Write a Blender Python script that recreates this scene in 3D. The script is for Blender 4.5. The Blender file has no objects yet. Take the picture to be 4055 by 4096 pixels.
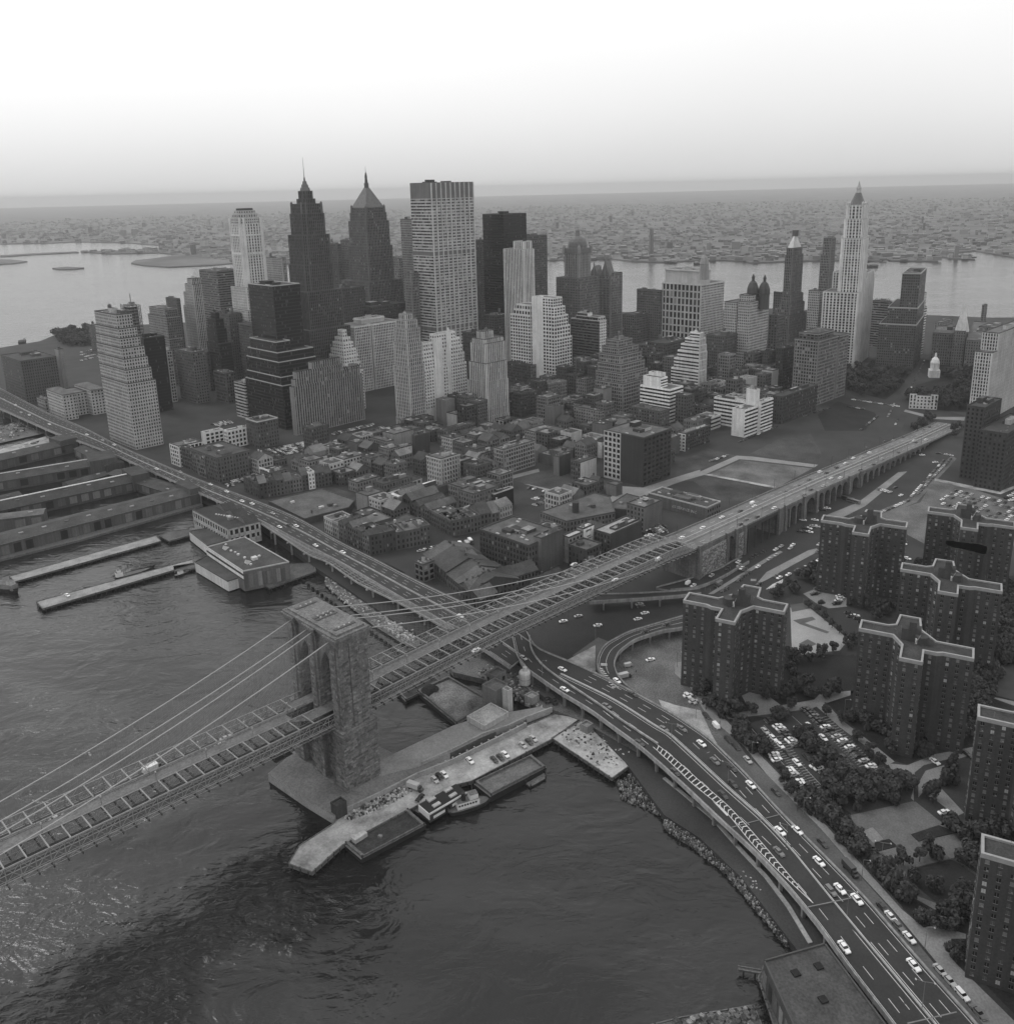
import bpy, math, random
import numpy as np
from mathutils import Vector
random.seed(7)
R = math.radians
sc = bpy.context.scene
COL = sc.collection

# ------------------------------------------------------------------ camera
CAM = (338.0, 72.4, 251.8); YAW = R(-88.896); PIT = R(14.941); ROL = R(-1.391)
FPX = 1675 * 2.1197; PPY = 2048-166.1*2.1197   # focal length in pixels of the 4055 px wide negative
fwd = Vector((math.sin(YAW)*math.cos(PIT), math.cos(YAW)*math.cos(PIT), -math.sin(PIT)))
rt0 = Vector((math.cos(YAW), -math.sin(YAW), 0)); up0 = rt0.cross(fwd)
rgt = rt0*math.cos(ROL) + up0*math.sin(ROL); upv = -rt0*math.sin(ROL) + up0*math.cos(ROL)
cd = bpy.data.cameras.new('camera'); cam = bpy.data.objects.new('camera', cd); COL.objects.link(cam)
cd.sensor_fit = 'HORIZONTAL'; cd.sensor_width = 36; cd.lens = 36*FPX/4055
cd.shift_y = -166.1*2.1197/4055; cd.clip_start = 1; cd.clip_end = 90000
from mathutils import Matrix
cam.matrix_world = Matrix(((rgt.x, upv.x, -fwd.x, CAM[0]), (rgt.y, upv.y, -fwd.y, CAM[1]), (rgt.z, upv.z, -fwd.z, CAM[2]), (0, 0, 0, 1)))
sc.camera = cam

# ------------------------------------------------------------------ sky and sun (overcast, hazy day)
SUN_EL, SUN_AZ = R(52), R(215)
w = bpy.data.worlds.new('World'); sc.world = w; w.use_nodes = True
nt = w.node_tree; nt.nodes.clear(); N = nt.nodes.new; L = nt.links.new
out = N('ShaderNodeOutputWorld'); add = N('ShaderNodeAddShader')
sky = N('ShaderNodeTexSky'); sky.sky_type = 'NISHITA'; sky.sun_disc = False
sky.sun_elevation = SUN_EL; sky.sun_rotation = SUN_AZ; sky.dust_density = 4; sky.air_density = 1.5
bw = N('ShaderNodeRGBToBW'); b1 = N('ShaderNodeBackground'); b1.inputs['Strength'].default_value = 0.05
L(sky.outputs[0], bw.inputs[0]); L(bw.outputs[0], b1.inputs['Color'])
tc = N('ShaderNodeTexCoord'); sx = N('ShaderNodeSeparateXYZ'); L(tc.outputs['Generated'], sx.inputs[0])
mr = N('ShaderNodeMapRange'); mr.inputs['From Min'].default_value = 0; mr.inputs['From Max'].default_value = .2
mr.inputs['To Min'].default_value = 0.74; mr.inputs['To Max'].default_value = 1.0   # cloud layer, a little dimmer in the mist near the horizon
L(sx.outputs['Z'], mr.inputs['Value'])
nz = N('ShaderNodeTexNoise'); nz.inputs['Scale'].default_value = 3; nz.inputs['Detail'].default_value = 4
L(tc.outputs['Generated'], nz.inputs['Vector'])
mn = N('ShaderNodeMapRange'); mn.inputs['To Min'].default_value = 0.93; mn.inputs['To Max'].default_value = 1.07
L(nz.outputs[0], mn.inputs['Value'])
mm = N('ShaderNodeMath'); mm.operation = 'MULTIPLY'; L(mr.outputs[0], mm.inputs[0]); L(mn.outputs[0], mm.inputs[1])
b2 = N('ShaderNodeBackground'); b2.inputs['Strength'].default_value = .88; L(mm.outputs[0], b2.inputs['Color'])
L(b1.outputs[0], add.inputs[0]); L(b2.outputs[0], add.inputs[1]); L(add.outputs[0], out.inputs['Surface'])
sd = bpy.data.lights.new('sun', 'SUN'); sd.energy = 0.5; sd.angle = R(14); sd.color = (1, 1, 1)
so = bpy.data.objects.new('sun', sd); COL.objects.link(so)
sv = Vector((math.sin(SUN_AZ)*math.cos(SUN_EL), math.cos(SUN_AZ)*math.cos(SUN_EL), math.sin(SUN_EL)))
so.rotation_euler = sv.to_track_quat('Z', 'Y').to_euler()
sc.view_settings.view_transform = 'Standard'; sc.view_settings.look = 'None'
sc.view_settings.gamma = 1; sc.view_settings.use_curve_mapping = False; sc.view_settings.exposure = 0.0
sc.cycles.max_bounces = 5; sc.cycles.diffuse_bounces = 2; sc.cycles.glossy_bounces = 2
HAZE = 6.0e-5
sc.cycles.volume_bounces = 0; sc.cycles.transparent_max_bounces = 8

# ------------------------------------------------------------------ pixel -> place
# each view is a crop of the photograph: x0, y0, photo pixels per crop pixel
VW = {'A': (0, 600, .7318), 'B': (1300, 600, .7318), 'C': (2655, 600, .7318), 'D': (0, 1600, .7318), 'E': (1300, 1600, .7318),
      'F': (2655, 1600, .7318), 'G': (0, 2696, .7318), 'H': (1300, 2696, .7318), 'I': (2655, 2696, .7318), 'a': (600, 1600, .4182),
      'b': (1300, 1600, .4182), 'c': (2000, 1600, .7326), 'd': (2700, 1500, .7326), 'e': (3255, 1100, .7326), 'f': (2000, 2200, .7326),
      'g': (1000, 2350, .7326), 'h': (1000, 2800, .7326), 'i': (1600, 2700, .9158), 'j': (0, 1400, .7326), 'z': (0, 0, 2.1197),
      'k': (2250, 1650, .4579), 'l': (760, 1740, .2747), 'm': (2200, 2050, .2747), 'n': (3255, 2900, .7326), 'o': (3600, 3300, .7222),
      'p': (2700, 2300, .7326), 'q': (3255, 2050, .7326), 'r': (2500, 2000, .5495), 's': (1700, 1250, .5495), 't': (800, 1000, .641)}
CV = Vector(CAM)

def nat(v, x, y):
    a = VW[v]; return a[0]+x*a[2], a[1]+y*a[2]

def ray(v, x, y):
    X, Y = nat(v, x, y); return fwd*FPX + rgt*(X-2027.5) - upv*(Y-PPY)

def G(v, x, y, z=3.0):                     # where the sight line through a crop pixel meets height z
    d = ray(v, x, y); return CV + d*((z-CAM[2])/d.z)

def GD(v, x, y, dist):                     # the point on that line at a horizontal distance
    d = ray(v, x, y); return CV + d*(dist/math.hypot(d.x, d.y))

def PRJ(p, v):
    d = Vector(p)-CV; k = d.dot(fwd); a = VW[v]
    return (2027.5+FPX*d.dot(rgt)/k-a[0])/a[2], (PPY-FPX*d.dot(upv)/k-a[1])/a[2]

def ZOF(p, v, y):                          # height at which the vertical through p reaches crop row y
    lo, hi = -20, 420
    for i in range(40):
        m = (lo+hi)/2
        if PRJ((p[0], p[1], m), v)[1] > y: lo = m
        else: hi = m
    return lo

def LEN(p, z, u, v, x, mx=400):            # how far to go from p along u until crop column x
    x0 = PRJ((p[0], p[1], z), v)[0]; lo, hi = 0.5, mx
    up = PRJ((p[0]+u[0]*mx, p[1]+u[1]*mx, z), v)[0] > x0
    for i in range(40):
        m = (lo+hi)/2; q = PRJ((p[0]+u[0]*m, p[1]+u[1]*m, z), v)[0]
        if (q < x) == up: lo = m
        else: hi = m
    return lo

def AZ(deg): return (math.sin(R(deg)), math.cos(R(deg)))

# ------------------------------------------------------------------ materials (all greys: the photograph is black and white)
MATS = {}
def mat(name, v, rough=0.85, var=0.25, scale=0.08, streak=0.0, spec=0.3, fine=0.0, bump=0.0):
    if name in MATS: return MATS[name]
    m = bpy.data.materials.new(name); m.use_nodes = True; t = m.node_tree; n = t.nodes; l = t.links
    p = n['Principled BSDF']; p.inputs['Roughness'].default_value = rough; p.inputs['Specular IOR Level'].default_value = spec
    if var <= 0:
        p.inputs['Base Color'].default_value = (v, v, v, 1)
    else:
        g = n.new('ShaderNodeNewGeometry'); no = n.new('ShaderNodeTexNoise'); no.inputs['Scale'].default_value = scale
        no.inputs['Detail'].default_value = 6; no.inputs['Roughness'].default_value = .65
        l.new(g.outputs['Position'], no.inputs['Vector'])
        a = n.new('ShaderNodeMapRange'); a.inputs['From Min'].default_value = .3; a.inputs['From Max'].default_value = .7
        a.inputs['To Min'].default_value = v*(1-var); a.inputs['To Max'].default_value = v*(1+var); l.new(no.outputs[0], a.inputs['Value'])
        o = a.outputs[0]
        if streak > 0:
            mp = n.new('ShaderNodeMapping'); mp.inputs['Scale'].default_value = (.7, .7, .03); l.new(g.outputs['Position'], mp.inputs['Vector'])
            n2 = n.new('ShaderNodeTexNoise'); n2.inputs['Scale'].default_value = 1; n2.inputs['Detail'].default_value = 3; l.new(mp.outputs[0], n2.inputs['Vector'])
            b = n.new('ShaderNodeMapRange'); b.inputs['From Min'].default_value = .35; b.inputs['From Max'].default_value = .65
            b.inputs['To Min'].default_value = 1-streak; b.inputs['To Max'].default_value = 1+streak*.6; l.new(n2.outputs[0], b.inputs['Value'])
            k = n.new('ShaderNodeMath'); k.operation = 'MULTIPLY'; l.new(o, k.inputs[0]); l.new(b.outputs[0], k.inputs[1]); o = k.outputs[0]
        if fine > 0:
            n3 = n.new('ShaderNodeTexNoise'); n3.inputs['Scale'].default_value = 1.3; n3.inputs['Detail'].default_value = 3; l.new(g.outputs['Position'], n3.inputs['Vector'])
            b = n.new('ShaderNodeMapRange'); b.inputs['From Min'].default_value = .35; b.inputs['From Max'].default_value = .65
            b.inputs['To Min'].default_value = 1-fine; b.inputs['To Max'].default_value = 1+fine; l.new(n3.outputs[0], b.inputs['Value'])
            k = n.new('ShaderNodeMath'); k.operation = 'MULTIPLY'; l.new(o, k.inputs[0]); l.new(b.outputs[0], k.inputs[1]); o = k.outputs[0]
            if bump > 0:
                bp = n.new('ShaderNodeBump'); bp.inputs['Strength'].default_value = bump; bp.inputs['Distance'].default_value = .3
                l.new(n3.outputs[0], bp.inputs['Height']); l.new(bp.outputs[0], p.inputs['Normal'])
        l.new(o, p.inputs['Base Color'])
    MATS[name] = m; return m

def WALL(v): return mat('masonry_%03d' % round(v*1000), v*1.3 if v > .28 else v, .9, .16, .05, .16, .2, .12)
def ROOF(v): return mat('roofing_%03d' % round(v*1000), v, .9, .38, .09, 0, .2, .22)
GLASS = [mat('window_dark', .012, .15, 0, spec=.4), mat('window_shade', .05, .3, 0), mat('window_blind', .22, .6, 0)]
METAL = mat('grey_steel', .16, .6, .2, .4, 0, .4)
DARKM = mat('dark_steel', .05, .6, .2, .4, 0, .4)
COPE_L = mat('pale_coping', .42, .8, .15, .3)
COPE_D = mat('dark_coping', .07, .8, .2, .3)
CONC = mat('concrete', .27, .9, .25, .15, 0, .2, .15)
WOODP = mat('weathered_timber', .11, .9, .35, .6, 0, .2, .2)

# ------------------------------------------------------------------ meshes
class MB:
    def __init__(s): s.v = []; s.f = []; s.m = []; s.ms = []; s.mi = {}
    def mt(s, m):
        i = s.mi.get(m.name)
        if i is None: i = s.mi[m.name] = len(s.ms); s.ms.append(m)
        return i
    def face(s, pts, m):
        k = len(s.v); s.v.extend(tuple(p) for p in pts); s.f.append(tuple(range(k, k+len(pts)))); s.m.append(s.mt(m))
    def box(s, o, u, w, a, b, z0, z1, m, top=None, bottom=False):
        # o corner, u and w unit plan vectors, a and b lengths
        if u[0]*w[1]-u[1]*w[0] < 0: u, w, a, b = w, u, b, a
        p = [(o[0], o[1]), (o[0]+u[0]*a, o[1]+u[1]*a), (o[0]+u[0]*a+w[0]*b, o[1]+u[1]*a+w[1]*b), (o[0]+w[0]*b, o[1]+w[1]*b)]
        s.prism(p, z0, z1, m, top, bottom)
    def prism(s, p, z0, z1, m, top=None, bottom=False):
        n = len(p); k = len(s.v); i = s.mt(m)
        ar = sum(p[j][0]*p[(j+1) % n][1]-p[(j+1) % n][0]*p[j][1] for j in range(n))
        if ar < 0: p = p[::-1]
        zz0 = z0 if isinstance(z0, (list, tuple)) else [z0]*n
        zz1 = z1 if isinstance(z1, (list, tuple)) else [z1]*n
        if ar < 0: zz0 = list(zz0)[::-1]; zz1 = list(zz1)[::-1]
        s.v.extend((q[0], q[1], z) for q, z in zip(p, zz0)); s.v.extend((q[0], q[1], z) for q, z in zip(p, zz1))
        for j in range(n):
            h = (j+1) % n; s.f.append((k+j, k+h, k+n+h, k+n+j)); s.m.append(i)
        s.f.append(tuple(k+n+j for j in range(n))); s.m.append(s.mt(top) if top else i)
        if bottom: s.f.append(tuple(k+n-1-j for j in range(n))); s.m.append(i)
    def tube(s, p, q, r, m, n=4, r2=None, cap=False):
        p = Vector(p); q = Vector(q); d = q-p
        if d.length < 1e-6: return
        d.normalize(); a = d.cross(Vector((0, 0, 1)))
        if a.length < .01: a = Vector((1, 0, 0))
        a.normalize(); b = d.cross(a); k = len(s.v); i = s.mt(m); r2 = r if r2 is None else r2
        for c, rr in ((p, r), (q, r2)):
            for j in range(n):
                t = 2*math.pi*(j+.5)/n; s.v.append(tuple(c + a*(math.cos(t)*rr) + b*(math.sin(t)*rr)))
        for j in range(n):
            h = (j+1) % n; s.f.append((k+j, k+n+j, k+n+h, k+h)); s.m.append(i)
        if cap:
            s.f.append(tuple(k+j for j in range(n))); s.m.append(i); s.f.append(tuple(k+n+n-1-j for j in range(n))); s.m.append(i)
    def lathe(s, c, prof, m, n=12, ph=0.0):
        k = len(s.v); i = s.mt(m)
        for r, z in prof:
            for j in range(n):
                t = 2*math.pi*j/n+ph; s.v.append((c[0]+math.cos(t)*r, c[1]+math.sin(t)*r, z))
        for a in range(len(prof)-1):
            for j in range(n):
                h = (j+1) % n; s.f.append((k+a*n+j, k+a*n+h, k+a*n+n+h, k+a*n+n+j)); s.m.append(i)
        s.f.append(tuple(k+(len(prof)-1)*n+j for j in range(n))); s.m.append(i)
    def frustum(s, p, z0, q, z1, m, top=None):           # between two equal polygons
        n = len(p); k = len(s.v); i = s.mt(m)
        if sum(p[j][0]*p[(j+1) % n][1]-p[(j+1) % n][0]*p[j][1] for j in range(n)) < 0: p = p[::-1]; q = q[::-1]
        s.v.extend((a[0], a[1], z0) for a in p); s.v.extend((a[0], a[1], z1) for a in q)
        for j in range(n):
            h = (j+1) % n; s.f.append((k+j, k+h, k+n+h, k+n+j)); s.m.append(i)
        s.f.append(tuple(k+n+j for j in range(n))); s.m.append(s.mt(top) if top else i)
    def mesh(s, name, o=(0, 0, 0)):
        me = bpy.data.meshes.new(name)
        v = np.array(s.v, dtype=np.float64)-np.array(o) if s.v else np.zeros((0, 3))
        me.from_pydata(v.tolist(), [], s.f)
        for m in s.ms: me.materials.append(m)
        me.polygons.foreach_set('material_index', s.m); me.update(); return me
    def build(s, name, parent=None, kind=None, label=None, cat=None, group=None, loc=None):
        if not s.f: return None
        o = (0, 0, 0)
        if loc is not None: o = loc
        elif parent is not None: o = tuple(WO.get(parent.name, (0, 0, 0)))
        ob = bpy.data.objects.new(name, s.mesh(name, o)); COL.objects.link(ob)
        if parent is not None: ob.parent = parent; WO[ob.name] = o
        else:
            ob.location = o; WO[ob.name] = o
        tag(ob, label, cat, group, kind); return ob

WO = {}                                     # world origin of every root and part
def tag(o, label=None, cat=None, group=None, kind=None):
    if label: o['label'] = ' '.join(label.replace(' of its kind', '').split()[:16])
    if cat: o['category'] = cat
    if group: o['group'] = group
    if kind: o['kind'] = kind
    return o

def thing(name, loc, label, cat, group=None):
    o = bpy.data.objects.new(name, None); COL.objects.link(o); o.location = loc; o.empty_display_size = .5
    WO[o.name] = tuple(loc); return tag(o, label, cat, group)

def inst(me, name, parent, loc, rz=0.0, scale=None):    # a part that shares mesh data; loc in the world
    o = bpy.data.objects.new(name, me); COL.objects.link(o)
    po = WO.get(parent.name, (0, 0, 0)) if parent else (0, 0, 0)
    o.location = (loc[0]-po[0], loc[1]-po[1], loc[2]-po[2]); o.rotation_euler = (0, 0, rz)
    if parent: o.parent = parent
    if scale: o.scale = scale
    return o

def copy_tree(o, parent=None):
    c = o.copy(); COL.objects.link(c)
    if parent is not None: c.parent = parent
    for ch in o.children: copy_tree(ch, c)
    return c
def sheet(name, pts, z, m, kind='structure', base=None, label=None):   # flat ground sheet, or a slab with sides down to base
    mb = MB(); p = [(q[0], q[1]) for q in pts]
    if base is None:
        if sum(p[j][0]*p[(j+1) % len(p)][1]-p[(j+1) % len(p)][0]*p[j][1] for j in range(len(p))) < 0: p = p[::-1]
        mb.face([(q[0], q[1], z) for q in p], m)
    else: mb.prism(p, base, z, m)
    return mb.build(name, kind=kind, label=label)
def PX(v, *pts, z=3.0):
    return [G(v, x, y, z) for x, y in pts]
def slope_sheet(mb, pts, m):
    mb.face(pts, m)
# ------------------------------------------------------------------ ground materials
ASPH = mat('asphalt', .036, .9, .3, .03, 0, .25, .12)
ROADM = mat('highway_asphalt', .032, .85, .22, .06, 0, .3, .1)
PALE = mat('pale_concrete_paving', .21, .9, .22, .07, 0, .2, .14)
DIRT = mat('bare_dirt', .12, .95, .45, .05, 0, .1, .3, .5)
LOT = mat('rubble_lot', .06, .95, .5, .035, 0, .1, .35, .6)
SAND = mat('pale_gravel', .3, .95, .55, .1, 0, .1, .12, .3)
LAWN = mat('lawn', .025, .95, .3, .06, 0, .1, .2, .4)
PAINT = mat('road_paint', .5, .7, .12, .4, 0, .2, .1)
CITYG = mat('city_street', .04, .9, .35, .02, 0, .2, .15)
FARL = mat('far_land', .13, .95, .5, .003, 0, .1, .3)
BANK = mat('shore_mud', .035, .9, .5, .12, 0, .2, .4, .8)

# ------------------------------------------------------------------ water: swell, chop and ripples as bump, slicks as patches of smoother water
def water_mat():
    m = bpy.data.materials.new('river_water'); m.use_nodes = True; t = m.node_tree; n = t.nodes; l = t.links
    p = n['Principled BSDF']; p.inputs['Base Color'].default_value = (.012, .012, .012, 1); p.inputs['IOR'].default_value = 1.33
    g = n.new('ShaderNodeNewGeometry')
    def noise(sc, det, sx=1, sy=1, rot=0, dist=0):
        mp = n.new('ShaderNodeMapping'); mp.inputs['Scale'].default_value = (sx, sy, 1); mp.inputs['Rotation'].default_value = (0, 0, rot)
        l.new(g.outputs['Position'], mp.inputs['Vector'])
        k = n.new('ShaderNodeTexNoise'); k.inputs['Scale'].default_value = sc; k.inputs['Detail'].default_value = det; k.inputs['Distortion'].default_value = dist
        l.new(mp.outputs[0], k.inputs['Vector']); return k.outputs[0]
    def mth(op, a, b):
        k = n.new('ShaderNodeMath'); k.operation = op
        for i, q in enumerate((a, b)):
            if isinstance(q, (int, float)): k.inputs[i].default_value = q
            else: l.new(q, k.inputs[i])
        return k.outputs[0]
    def rng(a, f0, f1, t0, t1):
        k = n.new('ShaderNodeMapRange'); k.interpolation_type = 'SMOOTHSTEP'
        for q, val in (('From Min', f0), ('From Max', f1), ('To Min', t0), ('To Max', t1)): k.inputs[q].default_value = val
        l.new(a, k.inputs['Value']); return k.outputs[0]
    rip = noise(1.1, 3, 1, .55, R(-35), .4); chop = noise(.32, 4, 1, .5, R(-50), .6); swl = noise(.07, 3, 1, .6, R(-20), 1.2)
    patch = noise(.012, 4, 1, .45, R(-42), 1.5)
    # the tide race under the bridge: a band of steep water that starts at the pier end and widens down river
    xyz = n.new('ShaderNodeSeparateXYZ'); l.new(g.outputs['Position'], xyz.inputs[0])
    a0 = Vector(RACE[0]); a1 = Vector(RACE[1]); dd = (a1-a0); ln = dd.length; dd.normalize(); pp = Vector((-dd.y, dd.x))
    wob = rng(noise(.03, 3), .25, .75, -16, 16)
    al = mth('ADD', mth('MULTIPLY', mth('SUBTRACT', xyz.outputs['X'], a0.x), dd.x), mth('MULTIPLY', mth('SUBTRACT', xyz.outputs['Y'], a0.y), dd.y))
    ac = mth('ADD', mth('ADD', mth('MULTIPLY', mth('SUBTRACT', xyz.outputs['X'], a0.x), pp.x), mth('MULTIPLY', mth('SUBTRACT', xyz.outputs['Y'], a0.y), pp.y)), wob)
    ab = mth('ABSOLUTE', ac, 0)
    race = mth('MULTIPLY', mth('SUBTRACT', 1.0, rng(ab, 9, 30, 0, 1)), mth('MULTIPLY', rng(al, -14, 12, 0, 1), mth('SUBTRACT', 1.0, rng(al, ln*.9, ln*1.4, 0, 1))))
    amp = rng(patch, .35, .65, .35, 1.15)
    h = mth('ADD', mth('MULTIPLY', rip, mth('MULTIPLY', amp, .16)), mth('ADD', mth('MULTIPLY', chop, mth('ADD', mth('MULTIPLY', amp, .5), mth('MULTIPLY', race, 1.6))), mth('MULTIPLY', swl, 1.3)))
    b = n.new('ShaderNodeBump'); b.inputs['Strength'].default_value = 1; b.inputs['Distance'].default_value = .9
    l.new(h, b.inputs['Height']); l.new(b.outputs[0], p.inputs['Normal'])
    slick = rng(patch, .38, .62, .62, .9)
    l.new(mth('MULTIPLY', slick, mth('SUBTRACT', 1.0, mth('MULTIPLY', race, .55))), p.inputs['Specular IOR Level'])
    p.inputs['Roughness'].default_value = .1
    return m
RACE = (G('h', 330, 960, 0).to_2d(), G('G', 500, 1850, 0).to_2d())
WATER = water_mat()
sheet('water', [(-29000, -29000), (29000, -29000), (29000, 29000), (-29000, 29000)], 0, WATER)

# ------------------------------------------------------------------ land
shore = [(q.x, q.y) for q in PX('C', (1770, 915), (600, 865))+PX('B', (1660, 885), (0, 900))+PX('A', (480, 970), (300, 1010), (215, 1045), (0, 1080))] + [(-1060, -740), (-790, -540)]
east = [G('D', 20, 75), G('D', 450, 275), G('D', 880, 440), G('D', 1420, 690), G('D', 1740, 925), G('E', 420, 1235), G('E', 800, 1440), G('E', 900, 1520),
        G('H', 1180, 205), G('H', 1400, 240), G('H', 1640, 480), G('I', 0, 770), G('I', 200, 900), G('I', 420, 1110), G('I', 560, 1290), G('I', 720, 1500), G('I', 900, 1800)]
shore += [(q.x, q.y) for q in east] + [(260, 215), (700, 420), (700, 1900), (-1100, 1900)]
mb = MB(); mb.prism(shore, -4, 3, CITYG); mb.build('ground', kind='structure')
nj = [(-20000, -20000), (-9000, -12000), (-6400, -4300)] + [(q.x, q.y) for q in PX('A', (0, 512), (250, 508), (440, 500), (700, 506), (880, 520), (870, 540), (640, 548), (440, 554), (600, 566), (870, 560), (980, 572))] \
    + [(-3000, -800), (-2760, 0)] + [(q.x, q.y) for q in PX('B', (1230, 600), (1560, 592), (1700, 607), (1880, 612))] \
    + [(q.x, q.y) for q in PX('C', (130, 603), (300, 600), (440, 604), (480, 614), (600, 610), (850, 600), (1060, 602), (1190, 606), (1205, 590), (1240, 603), (1500, 606), (1460, 590), (1330, 582), (1480, 572), (1560, 590), (1700, 597), (1690, 575), (1560, 560), (1700, 548), (1860, 576), (1960, 590))] \
    + [(-2400, 2700), (-2500, 6000), (-4000, 25000), (-27000, 25000), (-27000, -20000)]
mb = MB(); mb.prism(nj, -3, 4, FARL); mb.build('far_shore', kind='structure')
def isle(name, pts, label=None):
    mb = MB(); mb.prism([(q.x, q.y) for q in pts], -2, 3.5, FARL); return mb.build(name, kind='structure')
isle('island', PX('A', (715, 616), (740, 602), (850, 590), (950, 574), (1150, 566), (1380, 580), (1380, 606), (1150, 628), (920, 638), (780, 628)))
isle('island', PX('A', (-60, 596), (60, 598), (150, 606), (80, 618), (-60, 626)))
isle('island', PX('A', (285, 644), (370, 637), (460, 642), (400, 650), (320, 650)))
isle('breakwater', PX('A', (0, 574), (200, 562), (420, 553), (430, 558), (200, 569), (0, 582)))

# ------------------------------------------------------------------ far city: thousands of low blocks beyond the Hudson that read as one mass
rnd = random.Random(3); mb = MB(); tones = [mat('far_block_%d' % i, v, .9, 0) for i, v in enumerate((.09, .13, .17, .22, .3))]
def inside(p, poly):
    c = False; n = len(poly)
    for i in range(n):
        a, b = poly[i], poly[(i+1) % n]
        if (a[1] > p[1]) != (b[1] > p[1]) and p[0] < (b[0]-a[0])*(p[1]-a[1])/(b[1]-a[1])+a[0]: c = not c
    return c
k = 0
while k < 9000:
    dist = 2750+9000*rnd.random()**1.7; a = R(-89+rnd.uniform(-38, 38)); x, y = CAM[0]+math.sin(a)*dist, CAM[1]+math.cos(a)*dist
    if not inside((x, y), nj): continue
    k += 1
    s = rnd.uniform(8, 34); hgt = rnd.choice((5, 6, 8, 9, 10, 12)) if rnd.random() < .985 else rnd.uniform(20, 45); u = AZ(rnd.choice((20, 110)))
    mb.box((x, y), u, (-u[1], u[0]), s, rnd.uniform(8, 26), 4, 4+hgt, rnd.choice(tones), rnd.choice(tones))
mb.build('far_city', kind='stuff')
for q in (('B', 1775, 520), ('B', 1787, 520)):
    p = GD(q[0], q[1], 600, 3300); t = MB(); t.lathe((p.x, p.y), [(5, 3), (3.5, 95)], tones[1], 8)
    t.build('smokestack', label='thin %s smokestack standing in the haze beyond the river' % ('left-hand twin' if q[1] < 1780 else 'right-hand twin'), cat='smokestack', group='twin far smokestacks', loc=(p.x, p.y, 3))
# ------------------------------------------------------------------ buildings
# style: bay, floor height, window width, window height, piers, spandrels, dark-glass share
STY = {
 'punch': (3.4, 3.6, 1.5, 1.9, 0, 0), 'dense': (2.7, 3.5, 1.35, 2.0, 0, 0), 'big': (4.6, 4.2, 2.9, 2.6, 0, 0), 'old': (2.9, 3.7, 1.1, 2.1, 0, 0),
 'pier': (2.6, 3.7, 1.6, 2.5, .45, 0), 'fin': (2.9, 3.7, 1.7, 3.5, .7, 0), 'grid': (4.2, 4.0, 3.2, 2.9, .5, .4), 'band': (3.2, 3.7, 3.1, 1.9, 0, .35),
 'glass': (1.8, 3.7, 1.55, 2.6, .12, .1), 'loft': (3.0, 3.9, 1.9, 2.6, .22, .25), 'wide': (6.0, 4.2, 4.6, 2.7, .3, .3), 'chase': (8.8, 3.9, 8.0, 2.0, 0, .12), 'blank': None, 'hood': (5.2, 3.9, 3.2, 2.5, .35, .5)}
FOOT = []
def facade(mw, mg, mt, O, U, n, width, z0, z1, sty, wall, trim, rnd, cells=None, glass=(.8, .16, .04), base=0.0):
    if not sty or sty == 'blank': return
    bay, fl, ww, wh, pr, sr = STY[sty] if isinstance(sty, str) else sty
    z0 = z0+base
    if z1-z0 < 2.4 or width < 2: return
    nb = max(1, round(width/bay)); nf = max(1, round((z1-z0-.8)/fl)); bw_ = width/nb; fh = (z1-z0-.6)/nf
    ww = ww*bw_/bay; wh = min(wh*fh/fl, fh*.95)
    def pt(a, z, o): return (O[0]+U[0]*a+n[0]*o, O[1]+U[1]*a+n[1]*o, z)
    flip = U[0]*n[1]-U[1]*n[0] > 0
    gl = mg.mt(GLASS[0]), mg.mt(GLASS[1]), mg.mt(GLASS[2])
    for j in range(nf):
        zc = z0+fh*j+fh*.28 if not sr else z0+fh*j+(fh-wh)*.75
        for i in range(nb):
            ac = bw_*i+(bw_-ww)/2; r = rnd.random(); gm = gl[0] if r < glass[0] else gl[1] if r < glass[0]+glass[1] else gl[2]
            if cells is not None: cells.append((pt(ac+ww/2, zc, 0), ww, wh, U, n, r)); continue
            k = len(mg.v); mg.v.extend((pt(ac, zc, .06), pt(ac+ww, zc, .06), pt(ac+ww, zc+wh, .06), pt(ac, zc+wh, .06)))
            mg.f.append((k+3, k+2, k+1, k) if flip else (k, k+1, k+2, k+3)); mg.m.append(gm)
    if pr:
        pw = max(.25, bw_-ww)
        for i in range(nb+1):
            a = min(max(bw_*i-pw/2, 0), width-pw); o = pt(a, 0, 0); mt.box(o, U, n, pw, pr, z0, z1, trim)
    if sr:
        sh = max(.3, fh-wh)
        for j in range(nf+1):
            z = z0+fh*j-sh*.25 if j else z0
            mt.box(pt(.02, 0, 0), U, n, width-.04, sr, z, min(z1-.02, z+sh), trim)

UNIT = {}
def unit_window(ww, wh, m):                       # frame, sill and pane as one small mesh, facing -y, shared between alike windows
    key = (round(ww, 1), round(wh, 1), m.name)
    if key not in UNIT:
        b = MB(); w2, h = key[0]/2, key[1]
        b.box((-w2, -.05), (1, 0), (0, 1), 2*w2, .05, 0, h, m)
        b.box((-w2-.1, -.16), (1, 0), (0, 1), 2*w2+.2, .16, -.16, 0, COPE_L)
        UNIT[key] = b.mesh('window')
    return UNIT[key]

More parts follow.
